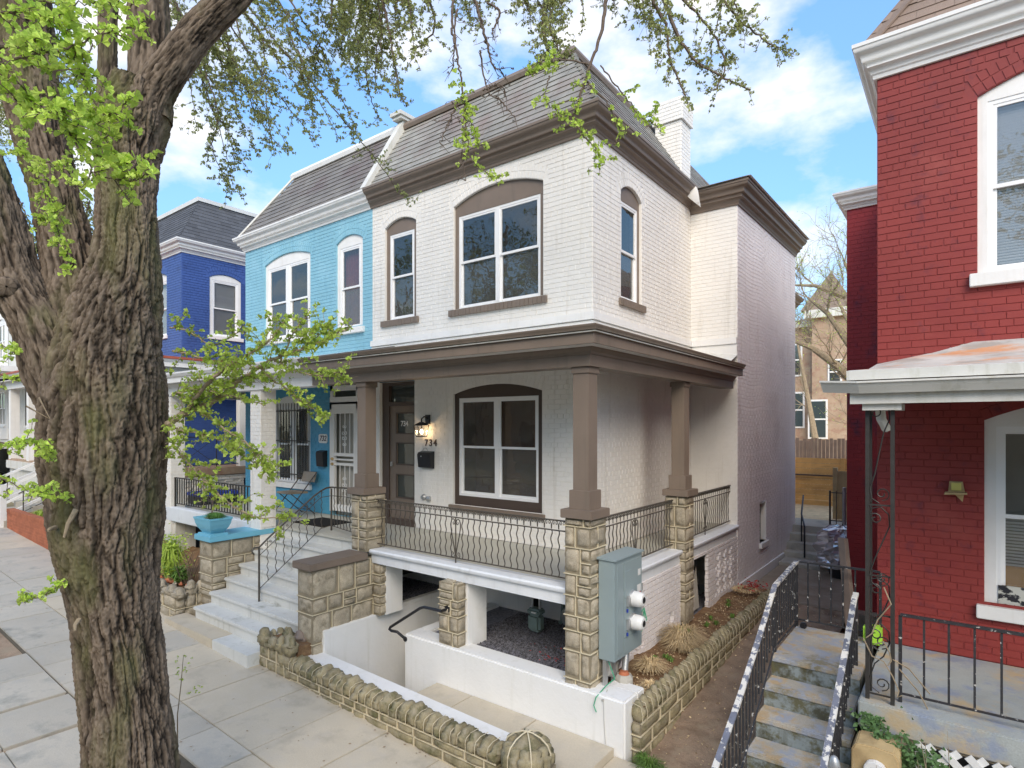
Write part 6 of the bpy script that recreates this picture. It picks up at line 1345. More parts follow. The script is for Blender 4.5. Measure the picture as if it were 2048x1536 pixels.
# ================================================================== BACK YARD IN THE GAP
q = MB(); q.box(.9, 3.3, 3.6, 6.9, -.2, .30); q.build('back_path', mat('cracked_back_concrete', (.30, .24, .175), .9, .12, 1.5, stain=((.20, .155, .10), (.36, .31, .24)), sth=(.5, .7), sscale=1.6, bump=.4, bscale=30, fine=.15), kind='structure')
one('concrete_pad', COG, None, .9, 3.3, 6.3, 6.9, .2, .37, kind='structure')
T = thing('garden_steps', (1.4, 7.4, .3), 'short flight of grey concrete steps to the raised back yard', 'steps')
for k in range(4): one('step', COG, T, .5, 1.95, 6.95 + .3 * k, 9, .0, .48 + .155 * k)
one('cheek_block', CUR, T, 1.97, 2.2, 6.9, 8.0, 0, .92)
q = MB(); q.box(-30, 1.96, 8.1, 40, .3, .93); q.box(1.96, 30, 7.9, 40, .3, .93); q.build('back_yard', STR, kind='structure')
T = thing('handrail', (1.15, 7.2, .4), 'curved black pipe handrail beside the back yard steps', 'handrail')
q = MB(); q.tube([(1.28, 6.9, .4), (1.28, 6.9, .85), (1.24, 7.1, 1.05), (1.10, 7.5, 1.25), (1.0, 8.2, 1.6)], .02, 6); q.tube([(1.10, 7.5, .6), (1.10, 7.5, 1.25)], .015, 6); q.build('pipe', BLK, T)
T = thing('board_fence', (0, 11.8, .9), 'new orange cedar fence of horizontal boards across the back yard', 'fence')
for k in range(9): one('board', WOD, T, -4, 1.32, 11.8, 11.83, .95 + .152 * k, 1.094 + .152 * k); one('board', WOD, T, 1.33, 6, 11.8, 11.83, .95 + .152 * k, 1.094 + .152 * k)
for x in (-2.6, -1.3, 0, 1.32, 3.0): one('post', WOD, T, x - .05, x + .05, 11.76, 11.80, .93, 2.33)
one('iron_pipe', BRD, T, -4, 6, 11.70, 11.75, 1.80, 1.84)
T = thing('picket_fence', (0, 14, .9), 'weathered grey brown picket fence behind the orange one', 'fence')
for k in range(56): one('picket', WOG, T, -4.0 + .11 * k, -4.0 + .11 * k + .095, 14, 14.03, .93, 2.80 + rn.uniform(-.05, .05))
T = thing('wooden_gate', (1.75, 9.5, .9), 'pale plywood gate standing beside the orange fence', 'gate')
one('gate_panel', TAN, T, 1.50, 2.6, 9.5, 9.53, .93, 2.12); one('gate_post', TAN, T, 1.42, 1.52, 9.45, 9.55, .93, 2.2)
T = thing('iron_gate', (2.1, 7.4, .3), 'open dark iron gate with pipe posts beside the covered grill', 'gate')
for k, (x, y) in enumerate(((1.72, 7.2), (1.84, 7.2), (1.96, 7.2), (2.08, 7.2), (2.2, 7.2), (2.32, 7.2))): q = MB(); q.tube([(x, y, .5), (x, y, 1.85)], .022 if k in (0, 5) else .010, 6); q.build('bar', IRB, T)
for z_ in (.6, 1.2, 1.8): one('rail', IRB, T, 1.70, 2.34, 7.19, 7.21, z_, z_ + .02)
q = MB(); q.tube([(2.02, 7.0, .4), (2.02, 7.0, 1.95)], .035, 8); q.build('pipe_post', GLV, T, smooth=True)
G = thing('covered_grill', (2.2, 5.9, .3), 'grill under a crumpled silver tarp next to the red wall', 'grill')
nn = 16; V = []; F = []
for j in range(nn + 1):
    for i in range(2 * nn):
        a = 2 * math.pi * i / (2 * nn); t = j / nn; rr = .42 * (1 - .30 * t ** 2) * (1 - max(0, (t - .85) / .15) ** 2 * .9); p = V3(2.12 + rr * math.cos(a) * 1.0, 6.0 + rr * math.sin(a) * .8, .50 + .80 * t)
        p += V3(math.cos(a), math.sin(a), .3) * (abs(noise.noise(p * 6)) * .16 - .03 + .05 * math.sin(a * 7 + t * 3 + 2 * noise.noise(p * 3)) + abs(noise.noise(p * 14)) * .06); V.append(tuple(p))
for j in range(nn):
    for i in range(2 * nn): F.append((j * 2 * nn + i, j * 2 * nn + (i + 1) % (2 * nn), (j + 1) * 2 * nn + (i + 1) % (2 * nn), (j + 1) * 2 * nn + i))
link('tarp', rawmesh('tarp', V, F, TRP), G)
one('grill_base', BLK, G, 1.98, 2.35, 5.8, 6.2, .30, .62); q = MB(); q.lathe((1.95, 6.0, .42), [(.10, -.04), (.10, .04)], 14, 'x'); q.build('wheel', BLK, G)
# far houses beyond the yards
T = thing('brick_building', (-3, 31, 0), 'buff and red brick house with a pointed grey turret beyond the back yards', 'house')
q = MB(); q.box(-14, -2.75, 30.2, 38, 0, 8.9); q.build('wall', BKF, T); q = MB(); q.box(-2.75, 2.4, 29.5, 37, 0, 9.3); q.build('wall', BKF, T)
q = MB(); q.box(-14.2, -2.7, 29.9, 38.2, 8.9, 9.3); q.build('cornice', WTD, T); q = MB(); q.box(-3.1, 2.6, 29.2, 37.3, 9.25, 9.7); q.build('cornice', WTD, T)
q = MB(); q.add([(-3.3, 29.2, 9.7), (-.6, 29.2, 9.7), (-.6, 31.9, 9.7), (-3.3, 31.9, 9.7), (-1.95, 30.5, 12.0)], [(0, 1, 4), (1, 2, 4), (2, 3, 4), (3, 0, 4)]); q.build('turret_roof', SHR, T)
for (x, z_, w_, h_) in ((-3.75, 6.2, .55, 1.7), (-3.7, 3.2, .7, 1.9), (-1.6, 5.6, .5, 1.2), (-2.45, 2.6, .8, 2)):
    yy = 30.2 if x < -2.75 else 29.5
    wf = one('window', WTR, T, x - w_ / 2 - .1, x + w_ / 2 + .1, yy - .06, yy - .01, z_ - .1, z_ + h_ + .1); one('pane', GLO, wf, x - w_ / 2, x + w_ / 2, yy - .09, yy - .065, z_, z_ + h_); one('sash_bar', WTR, wf, x - w_ / 2, x + w_ / 2, yy - .11, yy - .095, z_ + h_ / 2 - .04, z_ + h_ / 2 + .04)
def bare_tree(base, limbs, label, spread=1.0, leaves=0, seed=1):
    rn = random.Random(seed); T = thing('bare_tree', base, label, 'tree')
    tips = []
    q = MB()
    for pts, r0, r1 in limbs:
        n_ = len(pts); q.tube(pts, [r0 + (r1 - r0) * k / (n_ - 1) for k in range(n_)], 7)
        for k in range(1, n_): tips.append((V3(*pts[k]), (V3(*pts[k]) - V3(*pts[k - 1])).normalized(), r1 * 1.0))
    q.build('trunk', TWL, T, smooth=True)
    q = MB(); V = []; F = []
    def grow(p, d, L, r, lev):
        n_ = 5; pts = [p]
        for k in range(n_): d = (d + V3(rn.gauss(0, .16), rn.gauss(0, .16), rn.gauss(.06, .14))).normalized(); pts.append(pts[-1] + d * L / n_)
        q.tube(pts, [r * (1 - .7 * k / n_) for k in range(n_ + 1)], 3 if lev else 4, cap=False)
        if lev < 3:
            for k in range(1, n_ + 1):
                for _ in range(2 if lev < 2 else 1):
                    dd = (d + V3(rn.gauss(0, .7), rn.gauss(0, .5), rn.gauss(.1, .55))).normalized(); grow(pts[k], dd, L * rn.uniform(.45, .7), r * .5, lev + 1)
        elif leaves:
            for _ in range(leaves): leafquad(pts[-1] + V3(rn.gauss(0, .05), rn.gauss(0, .05), rn.gauss(0, .05)), rn.uniform(.02, .04), rn, V, F)
    for p, d, r in tips:
        for _ in range(2): grow(p, (d + V3(rn.gauss(0, .7), rn.gauss(0, .5), rn.gauss(.3, .4))).normalized(), spread * rn.uniform(.7, 1.3), max(.012, r * .6), 1)
    q.build('branch', TWL, T)
    if leaves: link('buds', rawmesh('buds', V, F, LFB), T, kind='stuff')
    return T
bare_tree((3.0, 14.5, .9), [([(3.0, 15.5, .9), (2.4, 15.4, 2.6), (1.5, 15.3, 4.2), (.7, 15.2, 5.2), (-.1, 15.1, 5.9), (-.9, 15.0, 6.3)], .26, .05), ([(1.9, 15.3, 3.6), (1.3, 15.2, 5.4), (.4, 15.0, 7.0), (-.2, 15, 7.6)], .16, .04), ([(2.3, 15.3, 2.9), (1.9, 15.2, 5.0), (1.4, 15, 7.2), (.9, 15, 8.6)], .14, .04), ([(.9, 15.2, 7.5), (0, 15.1, 8.0), (-.7, 15, 8.1)], .09, .03)], 'tangled leafless tree with pale branches behind the back yard fences', 1.3, 3, 5)
bare_tree((5, 24, .9), [([(2, 24, .9), (1.2, 24, 4), (.2, 24, 7), (-.6, 24, 9)], .25, .06), ([(-1.5, 25, .9), (-2, 25, 4), (-2.6, 25, 7.5)], .2, .05)], 'farther leafless tree in front of the turreted house', 1.8, 2, 6)

# ================================================================== THE OLD STREET TREE
def D_at(u, v, k):
    t = (u - 1024) / 1176; return CAMLOC + V3(-math.sin(PSI) + math.cos(PSI) * t, math.cos(PSI) + math.sin(PSI) * t, (851 - v) / 1176) * k
BARK = bpy.data.materials.new('furrowed_bark'); BARK.use_nodes = True
def _bark():
    t = BARK.node_tree; t.nodes.clear(); L = t.links.new; N = t.nodes.new
    o = N('ShaderNodeOutputMaterial'); p = N('ShaderNodeBsdfPrincipled'); p.inputs['Roughness'].default_value = .9; p.inputs['Specular IOR Level'].default_value = .2
    g = N('ShaderNodeNewGeometry'); at = N('ShaderNodeAttribute'); at.attribute_name = 'ridge'
    cr = N('ShaderNodeValToRGB'); e = cr.color_ramp.elements; e[0].position = .10; e[0].color = (.032, .024, .017, 1); e[1].position = .90; e[1].color = (.225, .175, .128, 1)
    m = cr.color_ramp.elements.new(.45); m.color = (.115, .087, .062, 1)
    L(at.outputs['Fac'], cr.inputs[0])
    mp = N('ShaderNodeMapping'); mp.inputs['Scale'].default_value = (1, 1, .35); L(g.outputs['Position'], mp.inputs[0])
    n1 = N('ShaderNodeTexNoise'); n1.inputs['Scale'].default_value = 4; n1.inputs['Detail'].default_value = 8; L(mp.outputs[0], n1.inputs[0])
    mr = N('ShaderNodeMapRange'); mr.inputs[1].default_value = .50; mr.inputs[2].default_value = .72; L(n1.outputs[0], mr.inputs[0])
    mx = N('ShaderNodeMix'); mx.data_type = 'RGBA'; mx.inputs[7].default_value = (.14, .135, .06, 1); L(mr.outputs[0], mx.inputs[0]); L(cr.outputs[0], mx.inputs[6])
    n2 = N('ShaderNodeTexNoise'); n2.inputs['Scale'].default_value = 26; n2.inputs['Detail'].default_value = 8; n2.inputs['Roughness'].default_value = .7; L(mp.outputs[0], n2.inputs[0])
    m2 = N('ShaderNodeMapRange'); m2.inputs[1].default_value = .3; m2.inputs[2].default_value = .7; m2.inputs[3].default_value = .62; m2.inputs[4].default_value = 1.35; L(n2.outputs[0], m2.inputs[0])
    sc = N('ShaderNodeVectorMath'); sc.operation = 'SCALE'; L(mx.outputs[2], sc.inputs[0]); L(m2.outputs[0], sc.inputs['Scale']); L(sc.outputs[0], p.inputs['Base Color'])
    b = N('ShaderNodeBump'); b.inputs['Strength'].default_value = .9; b.inputs['Distance'].default_value = .012; L(n2.outputs[0], b.inputs['Height']); L(b.outputs[0], p.inputs['Normal']); L(p.outputs[0], o.inputs[0])
_bark()
def catmull(P, n):
    P = [Vector(p) for p in P]; out = []
    for i in range(len(P) - 1):
        a, b, c, d = P[max(0, i - 1)], P[i], P[i + 1], P[min(len(P) - 1, i + 2)]
        for k in range(n): t = k / n; out.append(.5 * ((2 * b) + (c - a) * t + (2 * a - 5 * b + 4 * c - d) * t * t + (3 * b - a - 3 * c + d) * t ** 3))
    out.append(P[-1]); return out
def limb(name, spec, parent, nseg=150, nr=120, depth=.035, seed=0, end_cap=False, knots=()):
    """spec: (u, v, depth, width in px) along the limb; heavy furrowed bark as real relief"""
    C4 = []
    for s_ in spec:
        if len(s_) == 4: u, v, k, w = s_; p = D_at(u, v, k); r = w * k / 1176 / 2
        else: p = Vector(s_[:3]); r = s_[4]
        C4.append((p, r))
    pts = catmull([c[0] for c in C4], 16); rad = [x.x for x in catmull([V3(c[1], 0, 0) for c in C4], 16)]
    cum = [0]
    for a, b in zip(pts, pts[1:]): cum.append(cum[-1] + (b - a).length)
    T_ = cum[-1]; P = []; Rr = []; j = 0
    for i in range(nseg + 1):
        s_ = T_ * i / nseg
        while j < len(cum) - 2 and cum[j + 1] < s_: j += 1
        f = (s_ - cum[j]) / max(1e-6, cum[j + 1] - cum[j]); P.append(pts[j].lerp(pts[j + 1], min(1, f))); Rr.append(rad[j] + (rad[j + 1] - rad[j]) * min(1, f))
    V = np.zeros(((nseg + 1) * nr, 3), np.float32); ridge = np.zeros((nseg + 1) * nr, np.float32); prev = V3(1, 0, 0)
    for i in range(nseg + 1):
        d = (P[min(i + 1, nseg)] - P[max(i - 1, 0)]).normalized(); a = (prev - d * prev.dot(d)).normalized(); prev = a; b = d.cross(a); s_ = T_ * i / nseg; r = Rr[i]
        dp = min(depth, r * .22)
        for k in range(nr):
            th = 2 * math.pi * k / nr; cx, cy = math.cos(th), math.sin(th)
            tw = noise.noise(V3(cx * 1.2, cy * 1.2, s_ * .7 + seed)) * .45
            c2, s2 = math.cos(th + tw * .5), math.sin(th + tw * .5)
            q = V3(c2 * r * 19, s2 * r * 19, s_ * 2.0 + seed * 3)
            q += noise.noise_vector(V3(cx * 9, cy * 9, s_ * 7 + seed)) * .30
            n1 = 1 - abs(noise.noise(q)) * 3.4
            n2 = 1 - abs(noise.noise(V3(q.x * 2.1, q.y * 2.1, q.z * 5.5 + 7))) * 3.4
            f = max(0, min(1, 1 - (max(0, n1) ** 1.5 * .85 + max(0, n2) ** 2 * .45)))
            n3 = noise.noise(V3(cx * r * 34, cy * r * 34, s_ * 13)) * .6 + abs(noise.noise(V3(cx * r * 50, cy * r * 50, s_ * 26))) * -.9 + noise.noise(V3(cx * r * 110, cy * r * 110, s_ * 60)) * .45 + .15; lump = noise.noise(V3(cx * 1.1, cy * 1.1, s_ * 1.6 + seed)) * .10 * r + noise.noise(V3(cx * 2.6, cy * 2.6, s_ * 2.2 + seed)) * .05 * r
            rr = r + lump + (f - .72) * dp + n3 * dp * .42
            for (ku, ks, kr, kh) in knots:
                dd = math.hypot(((th - ku + math.pi) % (2 * math.pi) - math.pi) * r, s_ - ks)
                if dd < kr * 2: rr += kh * math.exp(-(dd / kr) ** 2 * 1.5) * (1 + .3 * math.sin(dd * 60)) - (kh * 1.2 * math.exp(-(dd / kr * 3.2) ** 2) if kh > 0 else 0)
            w = P[i] + (a * cx + b * cy) * rr; V[i * nr + k] = w; ridge[i * nr + k] = max(0, min(1, f * .8 + n3 * .35 + .05))
    idx = np.arange((nseg + 1) * nr).reshape(nseg + 1, nr); A_ = idx[:-1]; B_ = idx[1:]
    F = np.stack([A_, np.roll(A_, -1, 1), np.roll(B_, -1, 1), B_], -1).reshape(-1, 4)
    me = rawmesh(name, V, F, BARK, True); at = me.attributes.new('ridge', 'FLOAT', 'POINT'); at.data.foreach_set('value', ridge)
    return link(name, me, parent)
TREE = thing('ginkgo_tree', (-.95, -5.25, -.1), 'massive old street tree with deeply furrowed bark and bright young leaves', 'tree')
K = 4.38
base = D_at(262, 1536, K)
limb('trunk', [(base.x - .02, base.y, -.25, 0, .44), (base.x - .01, base.y, .22, 0, .325), (262, 1536, K, 160), (249, 1400, K, 146), (231, 1255, K, 146), (217, 1100, K, 176), (216, 980, K, 200), (216, 860, K, 212), (216, 740, K, 208), (233, 640, K, 168), (253, 540, K, 120), (255, 440, K, 106), (257, 330, K, 108), (262, 255, K, 126), (285, 170, K, 105)], TREE, 700, 320, .030, 1, knots=((3.6, 1.55, .07, .03), (3.3, 2.05, .05, .025), (5.0, 1.3, .05, .025)))
limb('limb', [(185, 800, K + .05, 130), (168, 660, K + .1, 130), (144, 540, K + .12, 96), (110, 400, K + .15, 84), (78, 255, K + .18, 92), (58, 146, K + .2, 96), (44, 0, K + .2, 98), (36, -120, K + .2, 92), (20, -300, K + .3, 66), (50, -500, K + .5, 34), (110, -680, K + .6, 8)], TREE, 460, 160, .026, 2)
limb('limb', [(172, 900, K - .06, 70), (122, 760, K - .10, 112), (80, 655, K - .10, 100), (36, 575, K - .1, 92), (10, 480, K - .1, 84), (-16, 390, K - .1, 80), (-60, 260, K - .1, 72), (-140, 60, K - .2, 52), (-200, -180, K - .2, 28), (-220, -380, K - .2, 7)], TREE, 340, 150, .024, 3, knots=((3.4, .95, .07, .05),))
limb('limb', [(262, 290, K, 105), (306, 190, K, 76), (345, 130, K, 66), (392, 66, K + .05, 60), (455, 5, K + .1, 56), (530, -60, K + .2, 48), (680, -150, K + .4, 36), (860, -230, K + .5, 24), (1080, -270, K + .5, 8)], TREE, 320, 120, .018, 4)
limb('limb', [(300, 240, K + .02, 80), (300, 130, K + .05, 72), (298, 0, K + .1, 70), (296, -120, K + .1, 60), (330, -320, K + .4, 40), (380, -520, K + .8, 22), (470, -700, K + 1, 6)], TREE, 220, 80, .018, 5)
limb('limb', [(222, 360, K, 46), (216, 230, K, 38), (216, 100, K, 34), (214, -60, K, 30), (190, -260, K + .2, 20), (150, -450, K + .3, 5)], TREE, 160, 60, .012, 6)
# knob scar on the left limb
limb('burl', [(12, 575, K - .2, 6), (12, 574, K - .24, 42), (13, 573, K - .30, 36), (13, 573, K - .31, 4)], TREE, 30, 40, .008, 8)
trn = random.Random(21)
def cluster_templates():
    out = []
    for s_ in range(5):
        r = random.Random(s_); V = []; F = []
        for k in range(r.choice((4, 5, 6))):
            a = 2 * math.pi * k / 5 + r.uniform(-.4, .4); el = r.uniform(-.2, 1.0); d = V3(math.cos(a) * math.cos(el), math.sin(a) * math.cos(el), math.sin(el)); sd = d.orthogonal().normalized(); sd.rotate(Matrix.Rotation(r.uniform(-.7, .7) + (1.57 if r.random() < .3 else 0), 3, d)); up = d.cross(sd)
            L_ = r.uniform(.7, 1.1); w = L_ * .62; b = len(V)
            V += [tuple(d * .12), tuple(d * L_ * .72 + sd * w + up * .12), tuple(d * L_ + sd * w * .45 - up * .06), tuple(d * L_ * .9 + up * .05), tuple(d * L_ - sd * w * .45 - up * .06), tuple(d * L_ * .72 - sd * w + up * .12)]
            F += [(b, b + 1, b + 2, b + 3), (b, b + 3, b + 4, b + 5)]
        out.append((np.array(V, np.float32), np.array(F, np.int32)))
    return out
TPL = cluster_templates()
class Foliage:
    def __init__(s): s.c = []; s.tw = MB()
    def leaf(s, p, size): s.c.append((p, size))
    def finish(s, name, m, twm, parent):
        VV = []; FF = []; b = 0
        for (p, size) in s.c:
            v, f = TPL[trn.randrange(5)]; R_ = Matrix.Rotation(trn.uniform(0, 6.28), 3, 'Z') @ Matrix.Rotation(trn.uniform(-.9, .9), 3, 'X')
            VV.append(v @ np.array(R_).T * size + np.array(p)); FF.append(f + b); b += len(v)
        if VV: link(name, rawmesh(name, np.concatenate(VV), np.concatenate(FF), m), parent, kind='stuff')
        if s.tw.v: s.tw.build('twig', twm, parent, kind='stuff')
def twig(fo, p, d, L, r, lev, sz, step, droop, rn, maxlev=2, tree_side=None, dens=.9, sub=.5):
    n_ = max(3, int(L / step)); pts = [Vector(p)]; d = Vector(d).normalized()
    for k in range(n_):
        d = (d + V3(rn.gauss(0, .13), rn.gauss(0, .13), rn.gauss(-droop, .12))).normalized(); pts.append(pts[-1] + d * step)
    fo.tw.tube(pts, [max(.0013, r * (1 - .75 * k / n_)) for k in range(n_ + 1)], 4 if r > .004 else 3, cap=False)
    for k in range(1, n_ + 1):
        if rn.random() < dens:
            o = V3(rn.gauss(0, 1), rn.gauss(0, 1), rn.gauss(0, 1)).normalized(); sp = rn.uniform(.008, .028); e = pts[k] + o * sp
            if r < .012: fo.tw.tube([pts[k], e], .0022, 3, cap=False)
            fo.leaf(e, sz * rn.uniform(.6, 1.25))
        if lev < maxlev and rn.random() < sub * (1.3 if lev == 0 else 1):
            o = V3(rn.gauss(0, 1), rn.gauss(0, 1), rn.gauss(-droop * 2, .8)).normalized(); twig(fo, pts[k], (d + o * 1.1), L * rn.uniform(.25, .55) * (1 - .5 * k / n_), r * .45, lev + 1, sz, step, droop, rn, maxlev, None, dens, sub)
    return pts
def branch(fo, spec, sz, rn, step=.035, droop=.02, side=.5, L=.35, dens=.9, maxlev=2, sub=.35, bare=0.0, twr=.004):
    pts = catmull([D_at(u, v, k) for (u, v, k, w) in spec], 10); ws = [x.x for x in catmull([V3(w * k / 1176 / 2, 0, 0) for (u, v, k, w) in spec], 10)]
    n_ = len(pts); pts = [p + V3(rn.gauss(0, .004), rn.gauss(0, .004), rn.gauss(0, .004)) for p in pts]
    fo.tw.tube(pts, ws, 7)
    for i in range(2, n_):
        f = i / n_
        if f < bare: continue
        d = (pts[i] - pts[i - 1]).normalized()
        if rn.random() < side: o = V3(rn.gauss(0, 1), rn.gauss(0, 1), rn.gauss(-droop * 3, .9)).normalized(); twig(fo, pts[i], d + o * 1.2, L * rn.uniform(.4, 1.1) * (1.1 - .5 * f), twr, 1, sz, step, droop, rn, maxlev, None, dens, sub)
        if rn.random() < dens: fo.leaf(pts[i] + V3(rn.gauss(0, .01), rn.gauss(0, .01), rn.gauss(0, .01)), sz * rn.uniform(.6, 1.2))
# the pale low branch reaching right of the trunk
fo = Foliage(); kb = 4.3
for sp in ([(335, 850, kb, 15), (370, 826, kb, 12), (430, 800, kb, 11), (480, 762, kb, 9), (540, 722, kb, 7), (600, 700, kb, 5), (650, 680, kb, 4), (700, 655, kb, 3)],
           [(376, 822, kb, 9), (395, 790, kb - .1, 8), (440, 745, kb - .15, 7), (490, 712, kb - .2, 5), (540, 680, kb - .2, 4), (570, 640, kb - .2, 3)],
           [(395, 820, kb, 5), (440, 852, kb - .05, 4), (490, 885, kb - .05, 4), (530, 930, kb, 3), (545, 945, kb, 2)],
           [(345, 890, kb, 5), (390, 940, kb, 4), (440, 990, kb, 4), (500, 1030, kb, 3), (560, 1036, kb, 2), (578, 1032, kb, 2)],
           [(342, 858, kb, 4), (400, 868, kb, 3), (450, 885, kb, 3), (500, 920, kb, 2)],
           [(520, 735, kb, 5), (560, 770, kb, 4), (600, 800, kb, 3), (640, 828, kb, 2), (655, 830, kb, 2)],
           [(345, 700, kb, 5), (400, 715, kb, 4), (450, 735, kb, 3), (500, 760, kb, 3)],
           [(550, 722, kb, 4), (600, 745, kb, 3), (650, 752, kb, 3), (680, 742, kb, 2)],
           [(345, 790, kb, 4), (400, 778, kb - .1, 3), (450, 790, kb - .1, 3), (530, 810, kb, 2)],
           [(342, 655, kb, 4), (380, 665, kb, 3), (430, 690, kb, 3), (480, 660, kb, 2)],
           [(560, 722, kb, 4), (590, 660, kb, 3), (615, 630, kb, 2)], [(600, 700, kb, 3), (640, 670, kb, 2), (655, 645, kb, 2)]):
    branch(fo, sp, .031, trn, step=.030, L=.20, side=.5, dens=.75, droop=.0, maxlev=2, sub=.22)
fo.finish('leaves', LFB, TWL, TREE)
# near leafy sprays across the trunks, upper left
fo = Foliage()
for sp in ([(-40, 130, 2.4, 6), (60, 115, 2.4, 5), (150, 90, 2.4, 4), (230, 62, 2.4, 3), (300, 40, 2.4, 2)], [(-30, 90, 2.3, 10), (40, 92, 2.3, 8), (85, 80, 2.3, 8), (110, 160, 2.3, 6), (130, 230, 2.35, 5), (150, 285, 2.4, 4), (190, 350, 2.4, 3)],
           [(105, 70, 2.5, 5), (150, 120, 2.5, 4), (185, 200, 2.5, 3), (230, 280, 2.5, 2)], [(150, 290, 2.5, 4), (220, 320, 2.5, 3), (290, 330, 2.5, 2)], [(-20, 30, 2.4, 5), (60, 20, 2.4, 4), (120, 40, 2.4, 3)],
           [(20, 300, 3.2, 4), (80, 320, 3.2, 3), (140, 340, 3.2, 2)], [(-20, 150, 2.4, 5), (20, 190, 2.4, 3), (70, 200, 2.4, 2)], [(120, 200, 2.5, 3), (190, 230, 2.5, 3), (250, 210, 2.5, 2)], [(190, 350, 2.5, 3), (240, 360, 2.5, 2), (300, 350, 2.5, 2)],
           [(60, 0, 2.6, 4), (130, 10, 2.6, 3), (200, 5, 2.6, 2), (260, 20, 2.6, 2)], [(60, 330, 3.5, 3), (90, 380, 3.5, 3), (110, 440, 3.5, 2), (125, 490, 3.5, 2), (140, 525, 3.5, 1)],
           [(-20, 880, 3.6, 3), (30, 890, 3.6, 3), (70, 885, 3.6, 2), (100, 905, 3.6, 2)], [(0, 690, 3.8, 2), (30, 700, 3.8, 2)], [(-10, 950, 3.8, 3), (50, 980, 3.8, 2), (90, 985, 3.8, 2)], [(-10, 740, 4.2, 2), (20, 760, 4.2, 1)], [(130, 1160, 4.0, 3), (100, 1185, 4.0, 2), (75, 1195, 4.0, 1)]):
    branch(fo, sp, .031, trn, step=.028, L=.12, side=.38, dens=.75, droop=.02, maxlev=2, sub=.22)
fo.finish('leaves', LFB, TWG, TREE)
# fine canopy against the sky, its leaves coloured dull as if backlit
fo = Foliage(); crn = random.Random(5)
for k in range(36):
    u0 = crn.uniform(330, 720) if k < 40 else crn.uniform(-20, 330); v0 = crn.uniform(-120, 110); kk = crn.uniform(5.0, 7.5)
    ln = crn.uniform(120, 330) * (1 if u0 < 560 else .65); sl_ = crn.uniform(.1, .9) if u0 < 560 else crn.uniform(-.3, .5)
    sp = [(u0, v0, kk, 4)] + [(u0 + ln * t * sl_ + crn.gauss(0, 6), v0 + ln * t ** 1.1 + crn.gauss(0, 5), kk + crn.uniform(-.2, .2), 4 - 3 * t) for t in (.25, .5, .75, 1)]
    branch(fo, sp, .027, crn, step=.045, L=.34, side=.42, dens=.8, droop=.03, maxlev=2, sub=.30, twr=.003)
for k in range(26):
    u0 = crn.uniform(-40, 200); v0 = crn.uniform(60, 560); kk = crn.uniform(6, 9); sp = [(u0 + 60 * t * crn.uniform(-1, 1), v0 + 110 * t, kk, 3 - 2 * t) for t in (0, .4, .7, 1)]
    branch(fo, sp, .028, crn, step=.05, L=.35, side=.5, dens=.9, droop=.02, maxlev=2, sub=.28, twr=.003)
for k in range(24):
    u0 = crn.uniform(690, 1520); v0 = crn.uniform(-90, -10); kk = crn.uniform(4.4, 6.0); ln = crn.uniform(60, 210) * (1 if u0 > 1050 or u0 < 820 else .7)
    sl_ = crn.uniform(-.35, .45)
    sp = [(u0 + ln * t * sl_ + crn.gauss(0, 5), v0 + ln * t, kk, 4 - 3 * t) for t in (0, .3, .6, 1)]
    branch(fo, sp, .024, crn, step=.038, L=.24, side=.40, dens=.75, droop=.03, maxlev=2, sub=.25, twr=.0025)
for sp in ([(1320, -30, 5, 10), (1350, 60, 5, 7), (1390, 120, 5, 5), (1440, 150, 5, 4), (1500, 180, 5, 3)], [(1290, -30, 4.8, 9), (1330, 50, 4.8, 6), (1340, 120, 4.8, 4), (1370, 190, 4.8, 3)], [(1430, -30, 5, 6), (1470, 30, 5, 4), (1530, 80, 5, 3), (1565, 100, 5, 2)], [(1350, -20, 5, 6), (1420, 60, 5, 4), (1450, 130, 5, 3), (1430, 180, 5, 2)], [(760, -20, 5, 7), (778, 60, 5, 5), (790, 130, 5, 3), (800, 190, 5, 2)], [(850, -20, 5, 5), (870, 50, 5, 4), (840, 95, 5, 2)], [(1090, -20, 5, 5), (1085, 60, 5, 4), (1095, 110, 5, 3), (1075, 130, 5, 2)]):
    branch(fo, sp, .025, crn, step=.036, L=.24, side=.5, dens=.8, droop=.03, maxlev=2, sub=.28, twr=.003)
for sp in ([(530, -60, K + .2, 30), (700, -90, 4.9, 22), (900, -90, 4.9, 16), (1150, -100, 4.7, 12), (1400, -80, 4.9, 7), (1560, -40, 5, 3)], [(600, -100, K + .3, 26), (640, -200, 5.6, 18), (560, -260, 6.4, 12), (420, -220, 7, 6)], [(860, -230, K + .5, 18), (1050, -180, 4.6, 12), (1250, -120, 4.4, 8), (1330, -40, 4.9, 4)],
           [(530, -60, K + .2, 24), (600, -60, 5.2, 16), (640, -80, 6, 10), (700, -60, 6.6, 5)], [(290, -150, K + .2, 26), (350, -200, 5.4, 18), (480, -190, 6.2, 10), (620, -150, 6.8, 5)], [(40, -160, K + .3, 28), (120, -200, 5.5, 18), (220, -160, 6.5, 8)]):
    pts_ = catmull([D_at(u, v, k) for (u, v, k, w) in sp], 8); n_ = len(pts_); w0, w1 = sp[0][3] * sp[0][2] / 2352, sp[-1][3] * sp[-1][2] / 2352
    q = MB(); q.tube([p + V3(crn.gauss(0, .012), crn.gauss(0, .012), crn.gauss(0, .012)) for p in pts_], [w0 + (w1 - w0) * i / (n_ - 1) for i in range(n_)], 8); q.build('branch', TWG, TREE, smooth=True)
